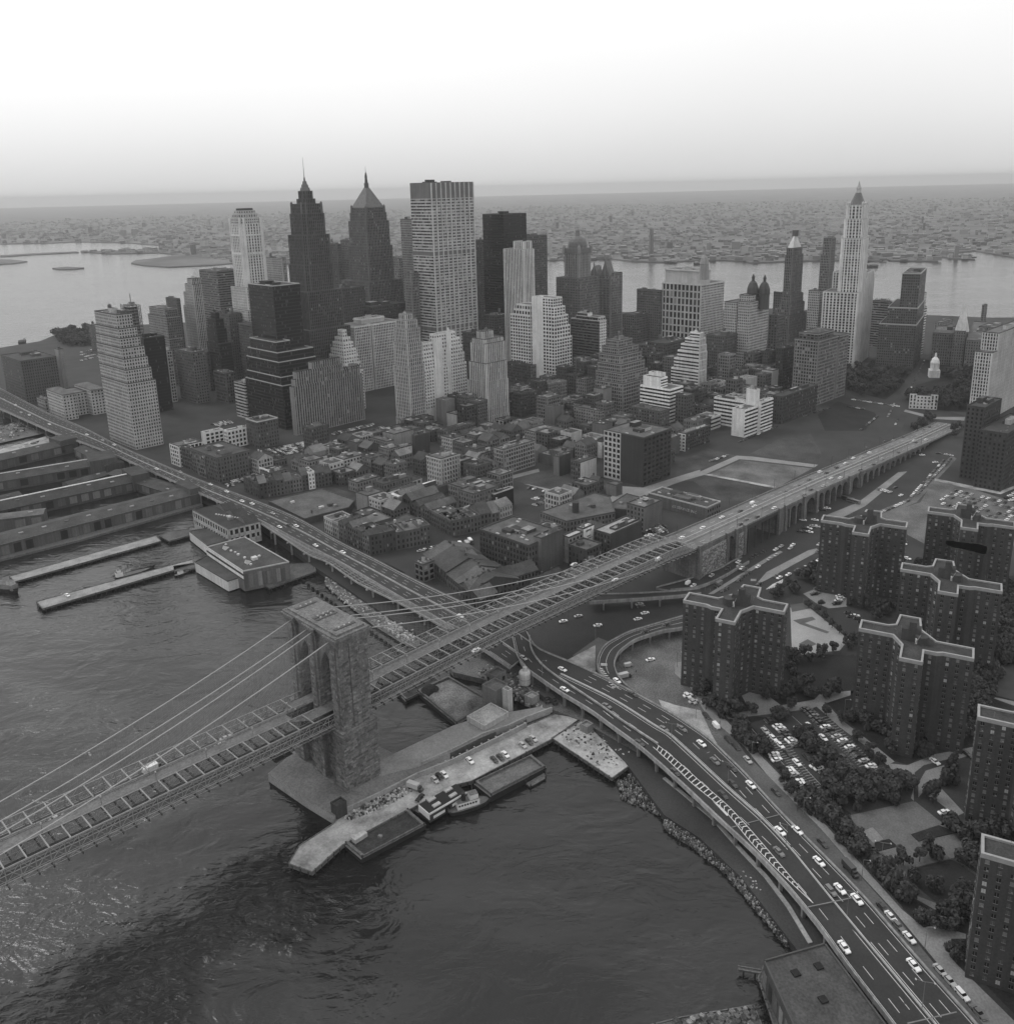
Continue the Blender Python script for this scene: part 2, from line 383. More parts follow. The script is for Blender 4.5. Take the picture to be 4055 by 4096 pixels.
def bld_w(label, P, U, V, L, W, H, tiers=None, st='punch', tone=.14, zb=3.0, roof='flat', cat='building', group=None, sR=None, trim=None,
          rtone=None, cope='d', clutter=2, seed=0, name='office_building', toneR=None, ind=0, base=0.0, glass=(.8, .16, .04), tank=0, cornice=0):
    """P near corner, U plan direction of the left-hand face, V of the right-hand face, L and W their lengths, H the height."""
    FOOT.append([(P[0]+U[0]*a*L+V[0]*b*W, P[1]+U[1]*a*L+V[1]*b*W) for a, b in ((0, 0), (1, 0), (1, 1), (0, 1))])
    rnd = random.Random(int(abs(P[0]*13.7)+abs(P[1]*7.3))*31+seed)
    root = thing(name, (P[0], P[1], zb), label, cat, group)
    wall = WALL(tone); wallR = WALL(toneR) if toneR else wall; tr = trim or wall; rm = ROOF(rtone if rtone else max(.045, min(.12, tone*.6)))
    mw, mg, mt, mp, mr_ = MB(), MB(), MB(), MB(), MB(); cells = [] if ind else None
    sR = sR or st
    tiers = tiers or [(0, 1, 0, 1, 0, 1)]
    nU = (-V[0], -V[1]); nV = (-U[0], -U[1])
    cp = COPE_L if cope == 'l' else COPE_D if cope == 'd' else wall
    for t in tiers:
        f0, f1, a0, a1, b0, b1 = t[:6]; s1 = t[6] if len(t) > 6 else st; s2 = t[7] if len(t) > 7 else (t[6] if len(t) > 6 else sR)
        z0, z1 = zb+H*f0, zb+H*f1; o = (P[0]+U[0]*a0*L+V[0]*b0*W, P[1]+U[1]*a0*L+V[1]*b0*W); l, w = (a1-a0)*L, (b1-b0)*W
        mw.box(o, U, V, l, w, z0-.3 if f0 > 0 else z0-2, z1, wall, rm)
        if toneR:                                   # right-hand face in its own tone, or toned down as a painted-in shaded side, a skin 4 cm proud
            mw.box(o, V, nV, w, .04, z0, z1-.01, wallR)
        facade(mw, mg, mt, (o[0]+nU[0]*0, o[1]), U, nU, l, z0, z1, s1, wall, tr, rnd, cells, glass, base if f0 == 0 else 0)
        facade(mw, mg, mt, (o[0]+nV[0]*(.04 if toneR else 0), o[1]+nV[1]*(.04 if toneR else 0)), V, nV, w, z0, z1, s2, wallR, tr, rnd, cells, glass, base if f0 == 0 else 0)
        if roof in ('flat', 'none') and min(l, w) > 3:
            q = .45; hp = .9
            for (oo, uu, ll) in (((o[0]-.05*U[0]-.05*V[0], o[1]-.05*U[1]-.05*V[1]), 'U', l), ((o[0]+V[0]*(w-q+.05), o[1]+V[1]*(w-q+.05)), 'U', l)):
                mp.box(oo, U, V, ll+.1, q, z1-.15, z1+hp, cp)
            for (oo) in ((o[0]-.05*U[0]+V[0]*(q-.05), o[1]-.05*U[1]+V[1]*(q-.05)), (o[0]+U[0]*(l-q+.05)+V[0]*(q-.05), o[1]+U[1]*(l-q+.05)+V[1]*(q-.05))):
                mp.box(oo, U, V, q, w-2*q+.1, z1-.15, z1+hp, cp)
            if cornice:
                mp.box((o[0]-cornice*U[0]-cornice*V[0], o[1]-cornice*U[1]-cornice*V[1]), U, V, l+cornice, cornice, z1-1.2, z1-.2, tr)
                mp.box((o[0]-cornice*U[0], o[1]-cornice*U[1]), U, V, cornice, w, z1-1.2, z1-.2, tr)
    t = tiers[-1]; o = (P[0]+U[0]*t[2]*L+V[0]*t[4]*W, P[1]+U[1]*t[2]*L+V[1]*t[4]*W); l, w = (t[3]-t[2])*L, (t[5]-t[4])*W; zt = zb+H*t[1]
    if roof == 'gableU' or roof == 'gableV':        # ridge along U or along V
        rh = min(6, (w if roof == 'gableU' else l)*.32); ov = .3
        c = lambda a, b, z: (o[0]+U[0]*a+V[0]*b, o[1]+U[1]*a+V[1]*b, z)
        if roof == 'gableU':
            s = [(c(-ov, -ov, zt-.1), c(l+ov, -ov, zt-.1), c(l+ov, w/2, zt+rh), c(-ov, w/2, zt+rh)), (c(-ov, w/2, zt+rh), c(l+ov, w/2, zt+rh), c(l+ov, w+ov, zt-.1), c(-ov, w+ov, zt-.1))]
            g = [(c(0, 0, zt), c(0, w/2, zt+rh-.1), c(0, w, zt)), (c(l, 0, zt), c(l, w/2, zt+rh-.1), c(l, w, zt))]
        else:
            s = [(c(-ov, -ov, zt-.1), c(-ov, w+ov, zt-.1), c(l/2, w+ov, zt+rh), c(l/2, -ov, zt+rh)), (c(l/2, -ov, zt+rh), c(l/2, w+ov, zt+rh), c(l+ov, w+ov, zt-.1), c(l+ov, -ov, zt-.1))]
            g = [(c(0, 0, zt), c(l/2, 0, zt+rh-.1), c(l, 0, zt)), (c(0, w, zt), c(l/2, w, zt+rh-.1), c(l, w, zt))]
        for q in s: mr_.face(q, rm); mr_.face([(x, y, z-.2) for x, y, z in q], rm)
        for q in g: mw.face(q, wall)
        mr_.build('roof', root)
        if clutter:
            for k in range(rnd.randint(1, 2)):
                a, b = (rnd.uniform(.1, .9)*l, w*.5) if roof == 'gableU' else (l*.5, rnd.uniform(.1, .9)*w)
                q = MB(); q.box(c(a, b, 0)[:2], U, V, .9, 1.2, zt+rh-1.6, zt+rh+1.5, wall); q.build('chimney', root)
    elif roof in ('flat',) and clutter:
        for k in range(clutter):
            s1, s2 = rnd.uniform(.12, .3)*l, rnd.uniform(.15, .34)*w; hh = rnd.uniform(2.2, 4.5) if H > 40 else rnd.uniform(1.6, 3.2)
            s1 = max(1.6, min(s1, 14)); s2 = max(1.6, min(s2, 14))
            a, b = rnd.uniform(.12, .8)*(l-s1), rnd.uniform(.2, .85)*(w-s2); q = MB()
            q.box((o[0]+U[0]*a+V[0]*b, o[1]+U[1]*a+V[1]*b), U, V, s1, s2, zt-.1, zt+hh, wall if rnd.random() < .6 else WALL(rnd.choice((.08, .2, .3))), ROOF(rnd.choice((.05, .09, .22))))
            q.build('roof_hut', root)
        q = MB()
        for k in range(clutter*3):
            a, b = rnd.uniform(.05, .95)*l, rnd.uniform(.05, .95)*w; c0 = (o[0]+U[0]*a+V[0]*b, o[1]+U[1]*a+V[1]*b)
            if rnd.random() < .5: q.box(c0, U, V, min(.8, l*.1), min(.8, w*.1), zt-.05, zt+rnd.uniform(.6, 1.6), METAL)
            else: q.box(c0, U, V, min(2.6, l*.15), min(1.4, w*.12), zt-.05, zt+.6, WALL(.3))
        if q.f: q.build('roof_vent', root, kind='stuff')
    for k in range(tank):
        a, b = rnd.uniform(.25, .75)*l, rnd.uniform(.3, .8)*w; c0 = (o[0]+U[0]*a+V[0]*b, o[1]+U[1]*a+V[1]*b); q = MB()
        q.lathe(c0, [(1.9, zt+3), (1.9, zt+6.8), (2.1, zt+6.8), (.1, zt+8.4)], WOODP, 10)
        wt = q.build('water_tank', root)
        for sx_, sy_ in ((1, 1), (1, -1), (-1, 1), (-1, -1)):
            q = MB(); q.tube((c0[0]+sx_*1.2, c0[1]+sy_*1.2, zt-.1), (c0[0]+sx_*1.1, c0[1]+sy_*1.1, zt+3), .18, DARKM); q.build('leg', wt)
    mw.build('wall', root)
    if mt.f: mt.build('facade_trim', root, kind='stuff')
    if mg.f: mg.build('window', root, kind='stuff')
    if mp.f: mp.build('parapet', root)
    if cells:
        for i, (c, ww, wh, uu, nn, r) in enumerate(cells[:300]):
            m = GLASS[0] if r < glass[0] else GLASS[1] if r < glass[0]+glass[1] else GLASS[2]
            o = inst(unit_window(ww, wh, m), 'window', root, (c[0]+nn[0]*.01, c[1]+nn[1]*.01, c[2]), math.atan2(nn[1], nn[0])+math.pi/2)
    root['top'] = zt; return root

AL, AR = 225.0, 317.0                                # the street grid of the waterfront
def bld(label, v, near, l, r, h=None, ty=None, d=None, al=None, ar=None, zb=3.0, ph=None, **kw):
    u = AZ(al if al is not None else AL); w_ = AZ(ar if ar is not None else (al+92 if al is not None else AR))
    if d is not None: p = GD(v, near[0], near[1], d); z = p.z; H = z-zb
    elif h is not None: p = G(v, near[0], near[1], zb+h); z = zb+h; H = h
    else: p = G(v, near[0], near[1], zb); z = zb; H = ZOF(p, v, ty)-zb
    Lh = float(l[1:]) if isinstance(l, str) else LEN(p, z, u, v, l)
    Wh = float(r[1:]) if isinstance(r, str) else LEN(p, z, w_, v, r)
    if ph: H = ph
    return bld_w(label, (p.x, p.y), u, w_, Lh, Wh, H, zb=zb, **kw)

def cake(steps):                                     # setback tower: list of (height fraction, a0, a1, b0, b1)
    o = []; f = 0
    for s in steps: o.append((f,)+tuple(s)); f = s[0]
    return o

def flat_block(label, v, quad, h, zb=3.0, tone=.12, rtone=.07, st='punch', name='warehouse', cat='building', group=None, rim=COPE_D, clutter=2, glass=(.8, .16, .04), ind=0, seed=0, stl=None):
    """a building whose roof outline is given by four roof corners, in order round the roof"""
    p = [G(v, x, y, zb+h) for x, y in quad]; P2 = [(q.x, q.y) for q in p]; n = len(P2)
    if sum(P2[j][0]*P2[(j+1) % n][1]-P2[(j+1) % n][0]*P2[j][1] for j in range(n)) < 0: P2 = P2[::-1]
    FOOT.append(P2); rnd = random.Random(int(abs(P2[0][0]*17)+seed)); root = thing(name, (P2[0][0], P2[0][1], zb), label, cat, group)
    wall = WALL(tone); mw, mg, mt, mp = MB(), MB(), MB(), MB(); mw.prism(P2, zb-2, zb+h, wall, ROOF(rtone)); cells = [] if ind else None
    for j in range(n):
        a, b = Vector(P2[j]), Vector(P2[(j+1) % n]); u = (b-a); ln = u.length
        if ln < 1: continue
        u.normalize(); nn = Vector((u.y, -u.x)); mid = (a+b)/2
        if nn.dot(Vector((CAM[0], CAM[1]))-mid) > 0: facade(mw, mg, mt, a, u, nn, ln, zb, zb+h, stl[j] if stl else st, wall, wall, rnd, cells, glass)
        mp.prism([tuple(a+nn*.05), tuple(b+nn*.05), tuple(b-nn*.4), tuple(a-nn*.4)], zb+h-.2, zb+h+.6, rim)
    mw.build('wall', root); mp.build('parapet', root)
    if mt.f: mt.build('facade_trim', root, kind='stuff')
    if mg.f: mg.build('window', root, kind='stuff')
    if cells:
        for (c, ww, wh, uu, nn, r) in cells[:300]:
            inst(unit_window(ww, wh, GLASS[0] if r < .7 else GLASS[1]), 'window', root, (c[0]+nn[0]*.01, c[1]+nn[1]*.01, c[2]), math.atan2(nn[1], nn[0])+math.pi/2)
    cx, cy = sum(q[0] for q in P2)/n, sum(q[1] for q in P2)/n
    for k in range(clutter):
        t = rnd.random()*.6; j = rnd.randrange(n); c = (cx+(P2[j][0]-cx)*t, cy+(P2[j][1]-cy)*t); q = MB(); u = Vector(P2[1])-Vector(P2[0]); u.normalize()
        s = rnd.uniform(1.2, 3.5); q.box(c, u, (-u.y, u.x), s, s*rnd.uniform(.6, 1.5), zb+h-.05, zb+h+rnd.uniform(.5, 2.6), WALL(rnd.choice((.08, .2, .35)))); q.build('roof_hut', root)
    return root
# ------------------------------------------------------------------ suspension bridge
BA = AZ(316); BP = AZ(46); BT = (-8.8, -.6)
def BB(s, o, z): return (BT[0]+BA[0]*s+BP[0]*o, BT[1]+BA[1]*s+BP[1]*o, z)
DZ = [(-330, 40), (-243, 39.6), (-136, 37.8), (-10, 33.6), (97, 33.4), (241, 28.6), (269, 25.6), (321, 23.4), (385, 21.4), (456, 18.6), (543, 14), (610, 10.5), (673, 7.2), (740, 4.4), (770, 3.4)]
def dz(s):
    for (a, za), (b, zb_) in zip(DZ, DZ[1:]):
        if s <= b: return za+(zb_-za)*(s-a)/(b-a)
    return DZ[-1][1]
GRAN = mat('granite', .15, .92, .3, .12, .22, .2, .25, .35)
GRAN2 = [mat('granite_block_%d' % i, v, .92, .2, .3, .15, .2, .2, .3) for i, v in enumerate((.1, .14, .17, .2, .25))]
CABLE = mat('cable_paint', .36, .6, .1, .5)
WIRE = mat('wire_rope', .2, .7, 0)
TRUSS = mat('truss_paint', .26, .65, .2, .3, .1)
FLOOR = mat('steel_floor', .05, .8, .3, .2)
PLANK = mat('promenade_planks', .15, .9, .25, .2, 0, .2, .2)
bridge = thing('suspension_bridge', BB(0, 0, 0), 'suspension bridge with granite pointed-arch tower, wire cables and steel trusses crossing the river', 'bridge')

# --- the tower: three shafts, two pointed arches, cornice and capstone
tw = MB()
KS, KO, KZ = .92, .94, .915
def TB(s, o, z): return BB(s*KS, o*KO, z*KZ)
def tb(s0, s1, o0, o1, z0, z1, m=GRAN, mb=None): (mb or tw).box(TB(s0, o0, 0)[:2], BA, BP, (s1-s0)*KS, (o1-o0)*KO, z0*KZ, z1*KZ, m)
DK = 36.3
tb(-10.2, 10.2, -21.8, 21.8, -3, 4.6)                             # plinth
for o0, o1 in ((-21.4, -13.2), (-4.4, 4.4), (13.2, 21.4)):        # lower shafts, solid wall recessed between them
    tb(-9.6, 9.6, o0, o1, 4.6, 33.6)
tb(-6.4, 6.4, -13.2, -4.4, 4.6, 34); tb(-6.4, 6.4, 4.4, 13.2, 4.6, 34)
for o0, o1 in ((-22.2, -12.6), (-5.1, 5.1), (12.6, 22.2)):        # ledge at roadway level
    tb(-10.4, 10.4, o0, o1, 33.6, 34.6); tb(-10.0, 10.0, o0+.4, o1-.4, 34.6, 35.8)
SH = ((-20.3, -13.0), (-3.4, 3.4), (13.0, 20.3))
for o0, o1 in SH:
    tb(-8.0, 8.0, o0, o1, 35.8, 80.4)
    om = (o0+o1)/2; tb(-8.7, 8.7, om-1.7, om+1.7, 35.8, 78.2)      # buttress
for o1 in (20.3, -20.9): tb(-2.3, 2.3, o1, o1+.6, 35.8, 78.2)      # end pilasters
def arch(oL, oR):
    sp, ap = 59.0, 71.5; om = (oL+oR)/2; hw = (oR-oL)/2; n = 10; k = []
    rad = (hw*hw+(ap-sp)**2)/(2*hw)                               # pointed: each side an arc
    for side in (-1, 1):
        pr = []
        for i in range(n+1):
            t = i/n; z = sp+(ap-sp)*t; x = -(rad-hw)+math.sqrt(max(0, rad*rad-(z-sp)**2)); pr.append((om+side*x, z))
        for (xa, za), (xb, zb_) in zip(pr, pr[1:]):
            e = oR if side > 0 else oL
            for s in (-6.6, 6.6):
                q = [TB(s, xa, za), TB(s, e, za), TB(s, e, zb_), TB(s, xb, zb_)]
                tw.face(q if (s < 0) == (side > 0) else q[::-1], GRAN)
            tw.face([TB(-6.6, xa, za), TB(6.6, xa, za), TB(6.6, xb, zb_), TB(-6.6, xb, zb_)], GRAN)
    tb(-6.6, 6.6, oL, oR, ap, 80.4)
arch(-13.0, -3.4); arch(3.4, 13.0)
for dz_, e in ((78.2, .5), (79.2, 1.0), (80.4, 1.5), (81.3, 2.1)):   # corbelled cornice follows the shafts
    for o0, o1 in SH: tb(-8.0-e, 8.0+e, o0-e*.7, o1+e*.7, dz_, dz_+1.15)
    if dz_ > 79: tb(-6.6-e, 6.6+e, -20.3, 20.3, dz_, dz_+1.13)
tb(-9.3, 9.3, -21.3, 21.3, 82.45, 83.3); tb(-7.6, 7.6, -19.5, 19.5, 83.3, 84.2)
tower = tw.build('tower', bridge)
bl = MB(); rnd = random.Random(5)                                   # facing stones, each proud of the joints by its own amount
def stones(s0, s1, o0, o1, z0, z1, axis):
    z = z0
    while z < z1-.4:
        h = min(rnd.uniform(.75, 1.15), z1-z); a = 0; w_ = (o1-o0) if axis == 's' else (s1-s0)
        while a < w_-.2:
            l = min(rnd.uniform(1.0, 2.7), w_-a); d = rnd.uniform(.03, .16); m = GRAN2[min(4, int(abs(rnd.gauss(2, 1.1))))]
            if axis == 's': bl.box(TB(s0-d, o0+a+.03, 0)[:2], BA, BP, d, (l-.06)*KO, (z+.03)*KZ, (z+h-.03)*KZ, m)
            else: bl.box(TB(s0+a+.03, o1, 0)[:2], BA, BP, (l-.06)*KS, d, (z+.03)*KZ, (z+h-.03)*KZ, m)
            a += l
        z += h
for o0, o1 in ((-21.4, -13.2), (-4.4, 4.4), (13.2, 21.4)): stones(-9.6, 0, o0, o1, 4.7, 33.5, 's')
stones(-6.4, 0, -13.2, -4.4, 4.7, 33.9, 's'); stones(-6.4, 0, 4.4, 13.2, 4.7, 33.9, 's'); stones(-9.6, 9.6, 0, 21.4, 4.7, 33.5, 'o')
for o0, o1 in SH:
    om = (o0+o1)/2; stones(-8, 0, o0, om-1.7, 35.9, 78, 's'); stones(-8, 0, om+1.7, o1, 35.9, 78, 's'); stones(-8.7, 0, om-1.7, om+1.7, 35.9, 78, 's')
stones(-8, -2.3, 0, 20.3, 35.9, 78, 'o'); stones(2.3, 8, 0, 20.3, 35.9, 78, 'o'); stones(-2.3, 2.3, 0, 20.9, 35.9, 78, 'o')
stones(-8, 8, 0, -13.0, 36, 60, 'o'); stones(-8, 8, 0, 3.4, 36, 60, 'o')
bl.build('stone', tower, kind='stuff')
for o in (-15.2, -1.2, 1.2, 15.2):                                   # saddle plates and hatches on the tower top
    q = MB(); q.box(TB(-5.6, o-.9, 0)[:2], BA, BP, 10.3, 1.7, 84.15*KZ, 84.45*KZ, DARKM); q.build('saddle_cover', tower)
    for s in (-3, 0, 2.6):
        q = MB(); q.lathe(TB(s, o, 0)[:2], [(.4, 84.4*KZ), (.4, 84.4*KZ+.6)], CABLE, 8); q.build('roof_vent', tower)

# --- deck: floor beams, two roadways, raised promenade
S0, S1 = -330, 267
fl = MB(); ro = MB(); pm = MB()
ss = [S0+i*(S1-S0)/60 for i in range(61)]
for a, b in zip(ss, ss[1:]):
    za, zb_ = dz(a), dz(b)
    for o0, o1 in ((-12.6, -3.9), (3.9, 12.6)):
        q = [BB(a, o0, za), BB(b, o0, zb_), BB(b, o1, zb_), BB(a, o1, za)]; ro.face(q, FLOOR); ro.face([(x, y, z-.4) for x, y, z in q][::-1], FLOOR)
    if not (a < 12 and b > -12):
        q = [BB(a, -2.7, za+4.4), BB(b, -2.7, zb_+4.4), BB(b, 2.7, zb_+4.4), BB(a, 2.7, za+4.4)]; pm.face(q, PLANK); pm.face([(x, y, z-.25) for x, y, z in q][::-1], PLANK)
for sgn in (-1, 1):                                                  # promenade widens round the middle shaft
    for a0, a1 in ((-16, 16),):
        pm.prism([BB(a0-8, sgn*2.75, 0)[:2], BB(a0, sgn*9, 0)[:2], BB(a1, sgn*9, 0)[:2], BB(a1+8, sgn*2.75, 0)[:2]], dz(0)+4.2, dz(0)+4.5, PLANK, bottom=True)
fl_s = -328.0
while fl_s < S1:
    z = dz(fl_s); fl.box(BB(fl_s-.2, -15.4, 0)[:2], BA, BP, .4, 30.8, z-1.3, z-.45, DARKM, bottom=True); fl_s += 4.6
ro.build('roadway', bridge); pm.build('promenade', bridge); fl.build('floor_beam', bridge, kind='stuff')
for o in (-2.6, 2.6):
    q = MB()
    for a, b in zip(ss, ss[1:]):
        if a < 14 and b > -14: continue
        for hh in (.5, 1.1): q.tube(BB(a, o, dz(a)+4.4+hh), BB(b, o, dz(b)+4.4+hh), .06, TRUSS)
    q.build('railing', bridge)

# --- stiffening trusses
def truss(o, top, name, bot=-.3, step=4.6, heavy=.17, m=TRUSS):
    q = MB(); s = -328.0
    while s < S1-step:
        if -11 < s+step/2 < 8 and abs(o) < 4.2: s += step; continue
        a, b = s, s+step; za, zb_ = dz(a), dz(b)
        for hh, r in ((top, heavy*1.3), (bot, heavy*1.3), (top*.5, heavy*.7)):
            q.tube(BB(a, o, za+hh), BB(b, o, zb_+hh), r, m)
        q.tube(BB(a, o, za+bot), BB(a, o, za+top), heavy, m)
        q.tube(BB(a, o, za+bot), BB(b, o, zb_+top), heavy*.55, m); q.tube(BB(a, o, za+top), BB(b, o, zb_+bot), heavy*.55, m)
        s += step
    q.build(name, bridge)
for o in (-13, 13): truss(o, 5.2, 'truss')
for o in (-3.6, 3.6): truss(o, 5.0, 'truss')
for o in (-8.2, 8.2): truss(o, 1.3, 'guard_rail', .3, 4.6, .07)
for o in (-14.6, 14.6): truss(o, 1.6, 'guard_rail', -.6, 4.6, .08)
st = MB(); s = -328.0; struts = []
while s < S1-3:                                                     # overhead struts between the trusses
    if not -11 < s < 9:
        for sg in (-1, 1):
            struts.append((s, sg))
    s += 6.9
for s, sg in struts:
    z = dz(s)+5.2; q = MB(); o0, o1 = (3.6, 13) if sg > 0 else (-13, -3.6); q.box(BB(s-.22, o0, 0)[:2], BA, BP, .44, o1-o0, z-.35, z+.15, TRUSS, bottom=True)
    q.build('overhead_strut', bridge)

# --- cables, suspenders and diagonal stays
def cable_z(s):
    if s < 0: return 42.5+(75.2-42.5)*((s+243)/243.0)**2
    t = s/269.0; return 75.2+(24-75.2)*t-4*7.8*t*(1-t)
def cable_o(s, top, low):
    t = min(1, abs(s)/(240.0 if s < 0 else 269.0)); return top+(low-top)*(1-(1-t)**2)
for top, low in ((-14.3, -13.2), (-1.8, -3.4), (1.8, 3.4), (14.3, 13.2)):
    q = MB(); wr = MB(); pts = []
    for i in range(-330, 270, 6): pts.append((i, cable_o(i, top, low), cable_z(i)))
    for a, b in zip(pts, pts[1:]): q.tube(BB(*a), BB(*b), .24, CABLE, 6)
    cb = q.build('main_cable', bridge)
    s = -328.0
    while s < 262:
        z = cable_z(s); d = dz(s)
        if abs(s) > 9 and z > d+1: wr.tube(BB(s, cable_o(s, top, low), z), BB(s, low, d), .022, WIRE, 3)
        s += 2.3
    for k in range(1, 26):
        for sg in (-1, 1): wr.tube(BB(sg*4, top, 74.6), BB(sg*(8+k*4.6), low, dz(sg*(8+k*4.6))+.5), .022, WIRE, 3)
    wr.build('suspender', cb, kind='stuff')
for s in range(-300, 268, 20):                                       # lamps along the promenade
    if abs(s) < 15: continue
    for o in (-3.3, 3.3):
        q = MB(); z = dz(s)+4.4; q.tube(BB(s, o, z), BB(s, o, z+4), .07, DARKM); q.lathe(BB(s, o, 0)[:2], [(.05, z+3.9), (.32, z+4.2), (.3, z+4.7), (.05, z+4.9)], COPE_L, 8); q.build('lamp', bridge)
q = MB()                                                            # painter's cradle under the deck
for a, b in (((-36, 8), (-28, 8)), ((-36, 12), (-28, 12)), ((-36, 8), (-36, 12)), ((-28, 8), (-28, 12))):
    for z in (29.5, 32): q.tube(BB(a[0], a[1], z), BB(b[0], b[1], z), .12, DARKM)
    q.tube(BB(a[0], a[1], 29.5), BB(a[0], a[1], 35), .1, DARKM)
q.box(BB(-36, 8, 0)[:2], BA, BP, 8, 4, 29.4, 29.6, DARKM, bottom=True); q.build('maintenance_cradle', bridge)

# ------------------------------------------------------------------ masonry approach viaduct
via = thing('approach_viaduct', BB(269, 0, 3), 'stone approach viaduct with rows of arches carrying the bridge road down to the city', 'viaduct')
vm = MB(); VR = mat('viaduct_road', .15, .85, .3, .05, .1, .2, .15); RUB = mat('rubble_stone', .3, .95, .35, .5, 0, .2, .35, .7)
segs = [(269.9, 303.8, 'solid'), (303.8, 315.4, 'arch'), (315.4, 328.0, 'solid'), (328.0, 375.5, 'gap'), (375.5, 385.1, 'solid'), (385.1, 392.9, 'arch'), (394.8, 402.6, 'arch'), (404.5, 412.2, 'arch'), (412.2, 419.0, 'solid'), (419.0, 433.5, 'arch'), (433.5, 439.3, 'solid'),
        (439.3, 448.1, 'arch'), (450.0, 458.7, 'arch'), (460.6, 469.4, 'arch'), (471.3, 480.0, 'arch'), (481.9, 490.6, 'arch'), (490.6, 499.4, 'solid'), (499.4, 511.9, 'arch'), (511.9, 519.7, 'solid')]
s = 519.7
while s < 660: segs.append((s+1, s+9.7, 'arch')); s += 11.6
def vb(s0, s1, o0, o1, z0, z1, m=GRAN, mb=None, top=None):
    zz = [dz(s0)+z1, dz(s1)+z1, dz(s1)+z1, dz(s0)+z1] if z1 < 1 else z1
    z0_ = [dz(s0)+z0, dz(s1)+z0, dz(s1)+z0, dz(s0)+z0] if z0 < 0 else z0
    (mb or vm).prism([BB(s0, o0, 0)[:2], BB(s1, o0, 0)[:2], BB(s1, o1, 0)[:2], BB(s0, o1, 0)[:2]], z0_, zz, m, top, True)
VO = 13.0
last = segs[0][0]
for s0, s1, kind in sorted(segs):
    if s0 > last+.01: vb(last, s0, -VO, VO, 0, -.02)
    last = s1
    if kind == 'solid':
        vb(s0, s1, -VO, VO+.6, 0, -.02)
    elif kind == 'gap':
        vb(s0, s1, -VO, VO, -3.2, -.02, DARKM)
        for k in range(5): vm.box(BB(s0+5+k*10, VO-.6, 0)[:2], BA, BP, .9, .9, 2, dz(s0+5+k*10)-3, DARKM)
    else:
        top = dz((s0+s1)/2)-2.2; r = min((s1-s0)/2, top-4); vb(s0, s1, -VO, VO, -2.2, -.02)
        n = 8; c = (s0+s1)/2; sp = top-r
        if r > 1:
            for i in range(n):
                t0, t1 = math.pi*i/n, math.pi*(i+1)/n; x0, x1 = c-math.cos(t0)*(s1-s0)/2, c-math.cos(t1)*(s1-s0)/2; z0, z1 = sp+math.sin(t0)*r, sp+math.sin(t1)*r
                for o, fl_ in ((VO, 1), (-VO, 0)):
                    q = [BB(x0, o, z0), BB(x1, o, z1), BB(x1, o, top+.1), BB(x0, o, top+.1)]; vm.face(q if fl_ else q[::-1], GRAN)
                vm.face([BB(x0, -VO, z0), BB(x0, VO, z0), BB(x1, VO, z1), BB(x1, -VO, z1)][::-1], GRAN)
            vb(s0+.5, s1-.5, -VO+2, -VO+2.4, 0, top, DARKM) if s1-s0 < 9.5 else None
vb(last, 765, -VO, VO, -1, -.02)
vm.build('masonry', via)
q = MB(); vb(271, 303.5, VO+.6, VO+.85, 3.5, dz(286)-3, RUB, q); vb(316.5, 327, VO+.6, VO+.85, 3.5, dz(322)-3, RUB, q); q.build('rubble_panel', via)
q = MB(); rnd = random.Random(8)
for s0, s1 in ((271, 303.3), (316.5, 327)):                            # rough face stones on the anchorage
    z = 4.0
    while z < dz(s1)-4:
        a = s0
        while a < s1-.3:
            l = min(rnd.uniform(.9, 2.2), s1-a); d = rnd.uniform(.05, .4); q.box(BB(a+.04, VO+.85, 0)[:2], BA, BP, l-.08, d, z+.04, z+.86, rnd.choice((RUB, RUB, GRAN2[3], GRAN2[1]))); a += l
        z += .9
q.build('stone', via, kind='stuff')
for s in (270, 303.3, 315, 326, 374.5, 383.7, 412.7, 433.5, 491, 513):   # pilasters
    q = MB(); q.box(BB(s, VO, 0)[:2], BA, BP, 3.2, 1.6, 2.5, dz(s)+1.2, GRAN); q.box(BB(s-.3, VO-.2, 0)[:2], BA, BP, 3.8, 2.2, dz(s)+1.2, dz(s)+2.0, GRAN); q.build('pilaster', via)
rd = MB(); rr = MB(); ln = MB()
ss = list(range(267, 770, 12))
for a, b in zip(ss, ss[1:]):
    za, zb_ = dz(a), dz(b)
    for o0, o1, m in ((-12.6, -7.4, VR), (-7.4, -2.2, VR), (-1.8, 1.8, PLANK), (2.2, 7.4, VR), (7.4, 12.6, VR)):
        h = 1.2*max(0, 1-(a-267)/260) if m is PLANK else 0; h2 = 1.2*max(0, 1-(b-267)/260) if m is PLANK else 0
        rd.face([BB(a, o0, za+.03+h), BB(a, o1, za+.03+h), BB(b, o1, zb_+.03+h2), BB(b, o0, zb_+.03+h2)][::-1], m)
    for o in (-13.0, -2.1, 2.1, 13.0):
        w_ = .5 if abs(o) > 5 else .35
        rr.prism([BB(a, o-w_/2, 0)[:2], BB(b, o-w_/2, 0)[:2], BB(b, o+w_/2, 0)[:2], BB(a, o+w_/2, 0)[:2]], [za-.3, zb_-.3, zb_-.3, za-.3], [za+1.1, zb_+1.1, zb_+1.1, za+1.1], GRAN2[3] if abs(o) > 5 else COPE_L)
    for o in (-7.4, 7.4): ln.face([BB(a+2, o-.12, za+.06), BB(a+2, o+.12, za+.06), BB(a+8, o+.12, za+(zb_-za)*.5+.06), BB(a+8, o-.12, za+(zb_-za)*.5+.06)][::-1], PAINT)
rd.build('roadway', via); rr.build('parapet', via); ln.build('lane_marking', via, kind='stuff')
